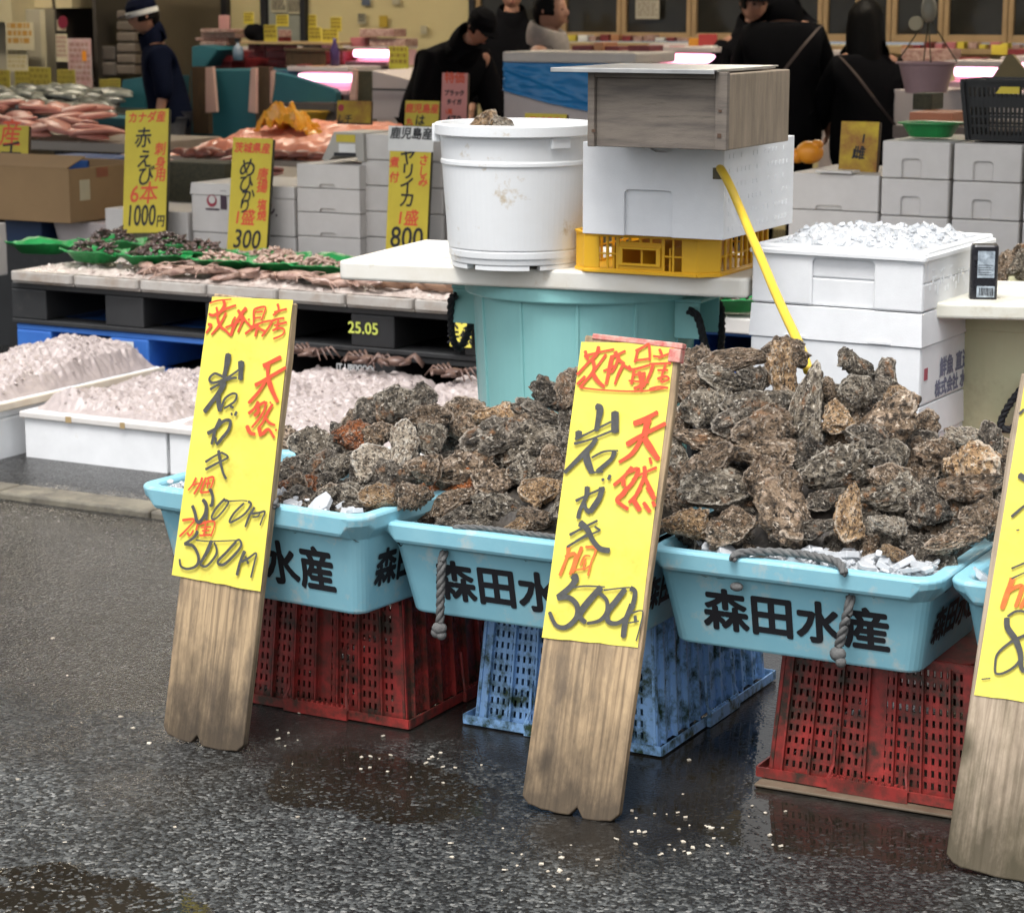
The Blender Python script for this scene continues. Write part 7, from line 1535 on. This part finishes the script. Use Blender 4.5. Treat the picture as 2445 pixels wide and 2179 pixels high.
    bmesh.ops.delete(hb_, geom=rm, context='VERTS'); me2 = bpy.data.meshes.new('hair'); hb_.to_mesh(me2); hb_.free(); me2.transform(HM); me2.materials.append(hairm); me2.polygons.foreach_set('use_smooth', [True]*len(me2.polygons))
    ho = bpy.data.objects.new('hair', me2); COL.objects.link(ho); ho.parent = t; ho.modifiers.new('thick', 'SOLIDIFY').thickness = .012
    if cap:
        mb = MB(); mb.M = HM; mb.lathe([(.098, .025), (.104, .04), (.102, .085), (.078, .125), (.03, .142), (.0, .144)], 24, False, False, sx=.92, sy=1.08)
        mb.prism([(-.075, -.085), (.075, -.085), (.066, -.150), (0, -.172), (-.066, -.150)], .030, .038, 'z'); mb.build('cap', cap, t, smooth=False, bevel=.002)
    if band:
        mb = MB(); mb.M = HM; mb.lathe([(.1065, .016), (.1085, .022), (.1085, .048), (.1065, .052)], 28, False, False, sx=.92, sy=1.08); mb.build('head_band', band, t, smooth=True)
    ck = 1.0 if collar else .80; collar = collar or coat
    if collar:
        mb = MB(); mb.M = Matrix.Scale(s, 4) @ B; mb.loft([[(.105*ck*k_*math.cos(2*math.pi*i/24), .01+.10*ck*k_*math.sin(2*math.pi*i/24), z+.035*math.sin(2*math.pi*i/24)) for i in range(24)] for k_, z in ((1.25, 1.40), (1.32, 1.45), (1.12, 1.52), (.95, 1.535), (.85, 1.50))], False, False); mb.build('hood_collar', collar, t, smooth=True, sub=1)
    if strap:
        mb = MB(); y = .150*bulk
        pts = [Vector((strap*.20, y-.03, 1.40)), Vector((strap*.10, y+.012, 1.28)), Vector((-strap*.04, y+.02, 1.10)), Vector((-strap*.19, y-.01, .93))]
        mb.M = Matrix.Scale(s, 4) @ B
        P_ = smooth_pts(pts, 5); w_ = Vector((.020, 0, .013*strap)); mb.loft([[p+w_, p-w_, p-w_+Vector((0, .008, 0)), p+w_+Vector((0, .008, 0))] for p in P_]); mb.build('bag_strap', pmat('strap_brown', (.055, .035, .03), rough=.6), t)
    return t
def pl(px, y): r = ray(px, 60); k = y/r.y; return Vector((r.x*k, y, .012))
person('stooping person in a navy coat and cap with a white band, facing left', pl(402, 14.7), R(-78), bend=R(14), H=1.53, coat=M_navy, trousers=M_grey, cap=M_navy, band=M_lab, head_pitch=R(0), arms=((6, 2), (8, 6)), sleeve=.30, bulk=1.12, coat_len=.78)
person('person in a black cap bending forward over the counter', pl(1025, 13.3), R(40), bend=R(44), H=1.66, hsc=.80, coat=M_blk, trousers=M_blk, cap=M_blk, head_pitch=R(-8), arms=((8, 30), (10, 48)), bulk=1.2, coat_len=.70)
person('person in a black coat standing upright beside the pillar, facing out', pl(1222, 14.8), R(4), H=1.66, hsc=.88, coat=M_blk, trousers=M_blk, arms=((14, 8), (14, 12)), bulk=1.15, coat_len=.66)
person('person with short black hair and a grey fleece collar, facing right', pl(1312, 12.4), R(68), H=1.56, coat=M_char, trousers=M_char, collar=M_fleece, arms=((12, 10), (12, 20)), bulk=1.05)
person('tall person in a black coat seen from behind, right of the wooden box', pl(1872, 12.8), R(172), H=1.70, coat=M_blk, trousers=M_blk, strap=-1, arms=((10, 8), (10, 20)), bulk=1.32, head_yaw=R(-30), coat_len=.60)
person('person in a dark cap with a reddish face behind the tall black coat', pl(1790, 13.6), R(14), bend=R(6), H=1.60, coat=M_blk, trousers=M_blk, cap=M_blk, arms=((14, 8), (14, 12)), bulk=1.2)
person('woman with long black hair and a shoulder bag strap, seen from behind', pl(2072, 12.6), R(184), bend=R(4), H=1.50, coat=M_blk, trousers=M_blk, hair_len=.26, strap=1, arms=((10, 8), (10, 26)), bulk=1.28, coat_len=.62)
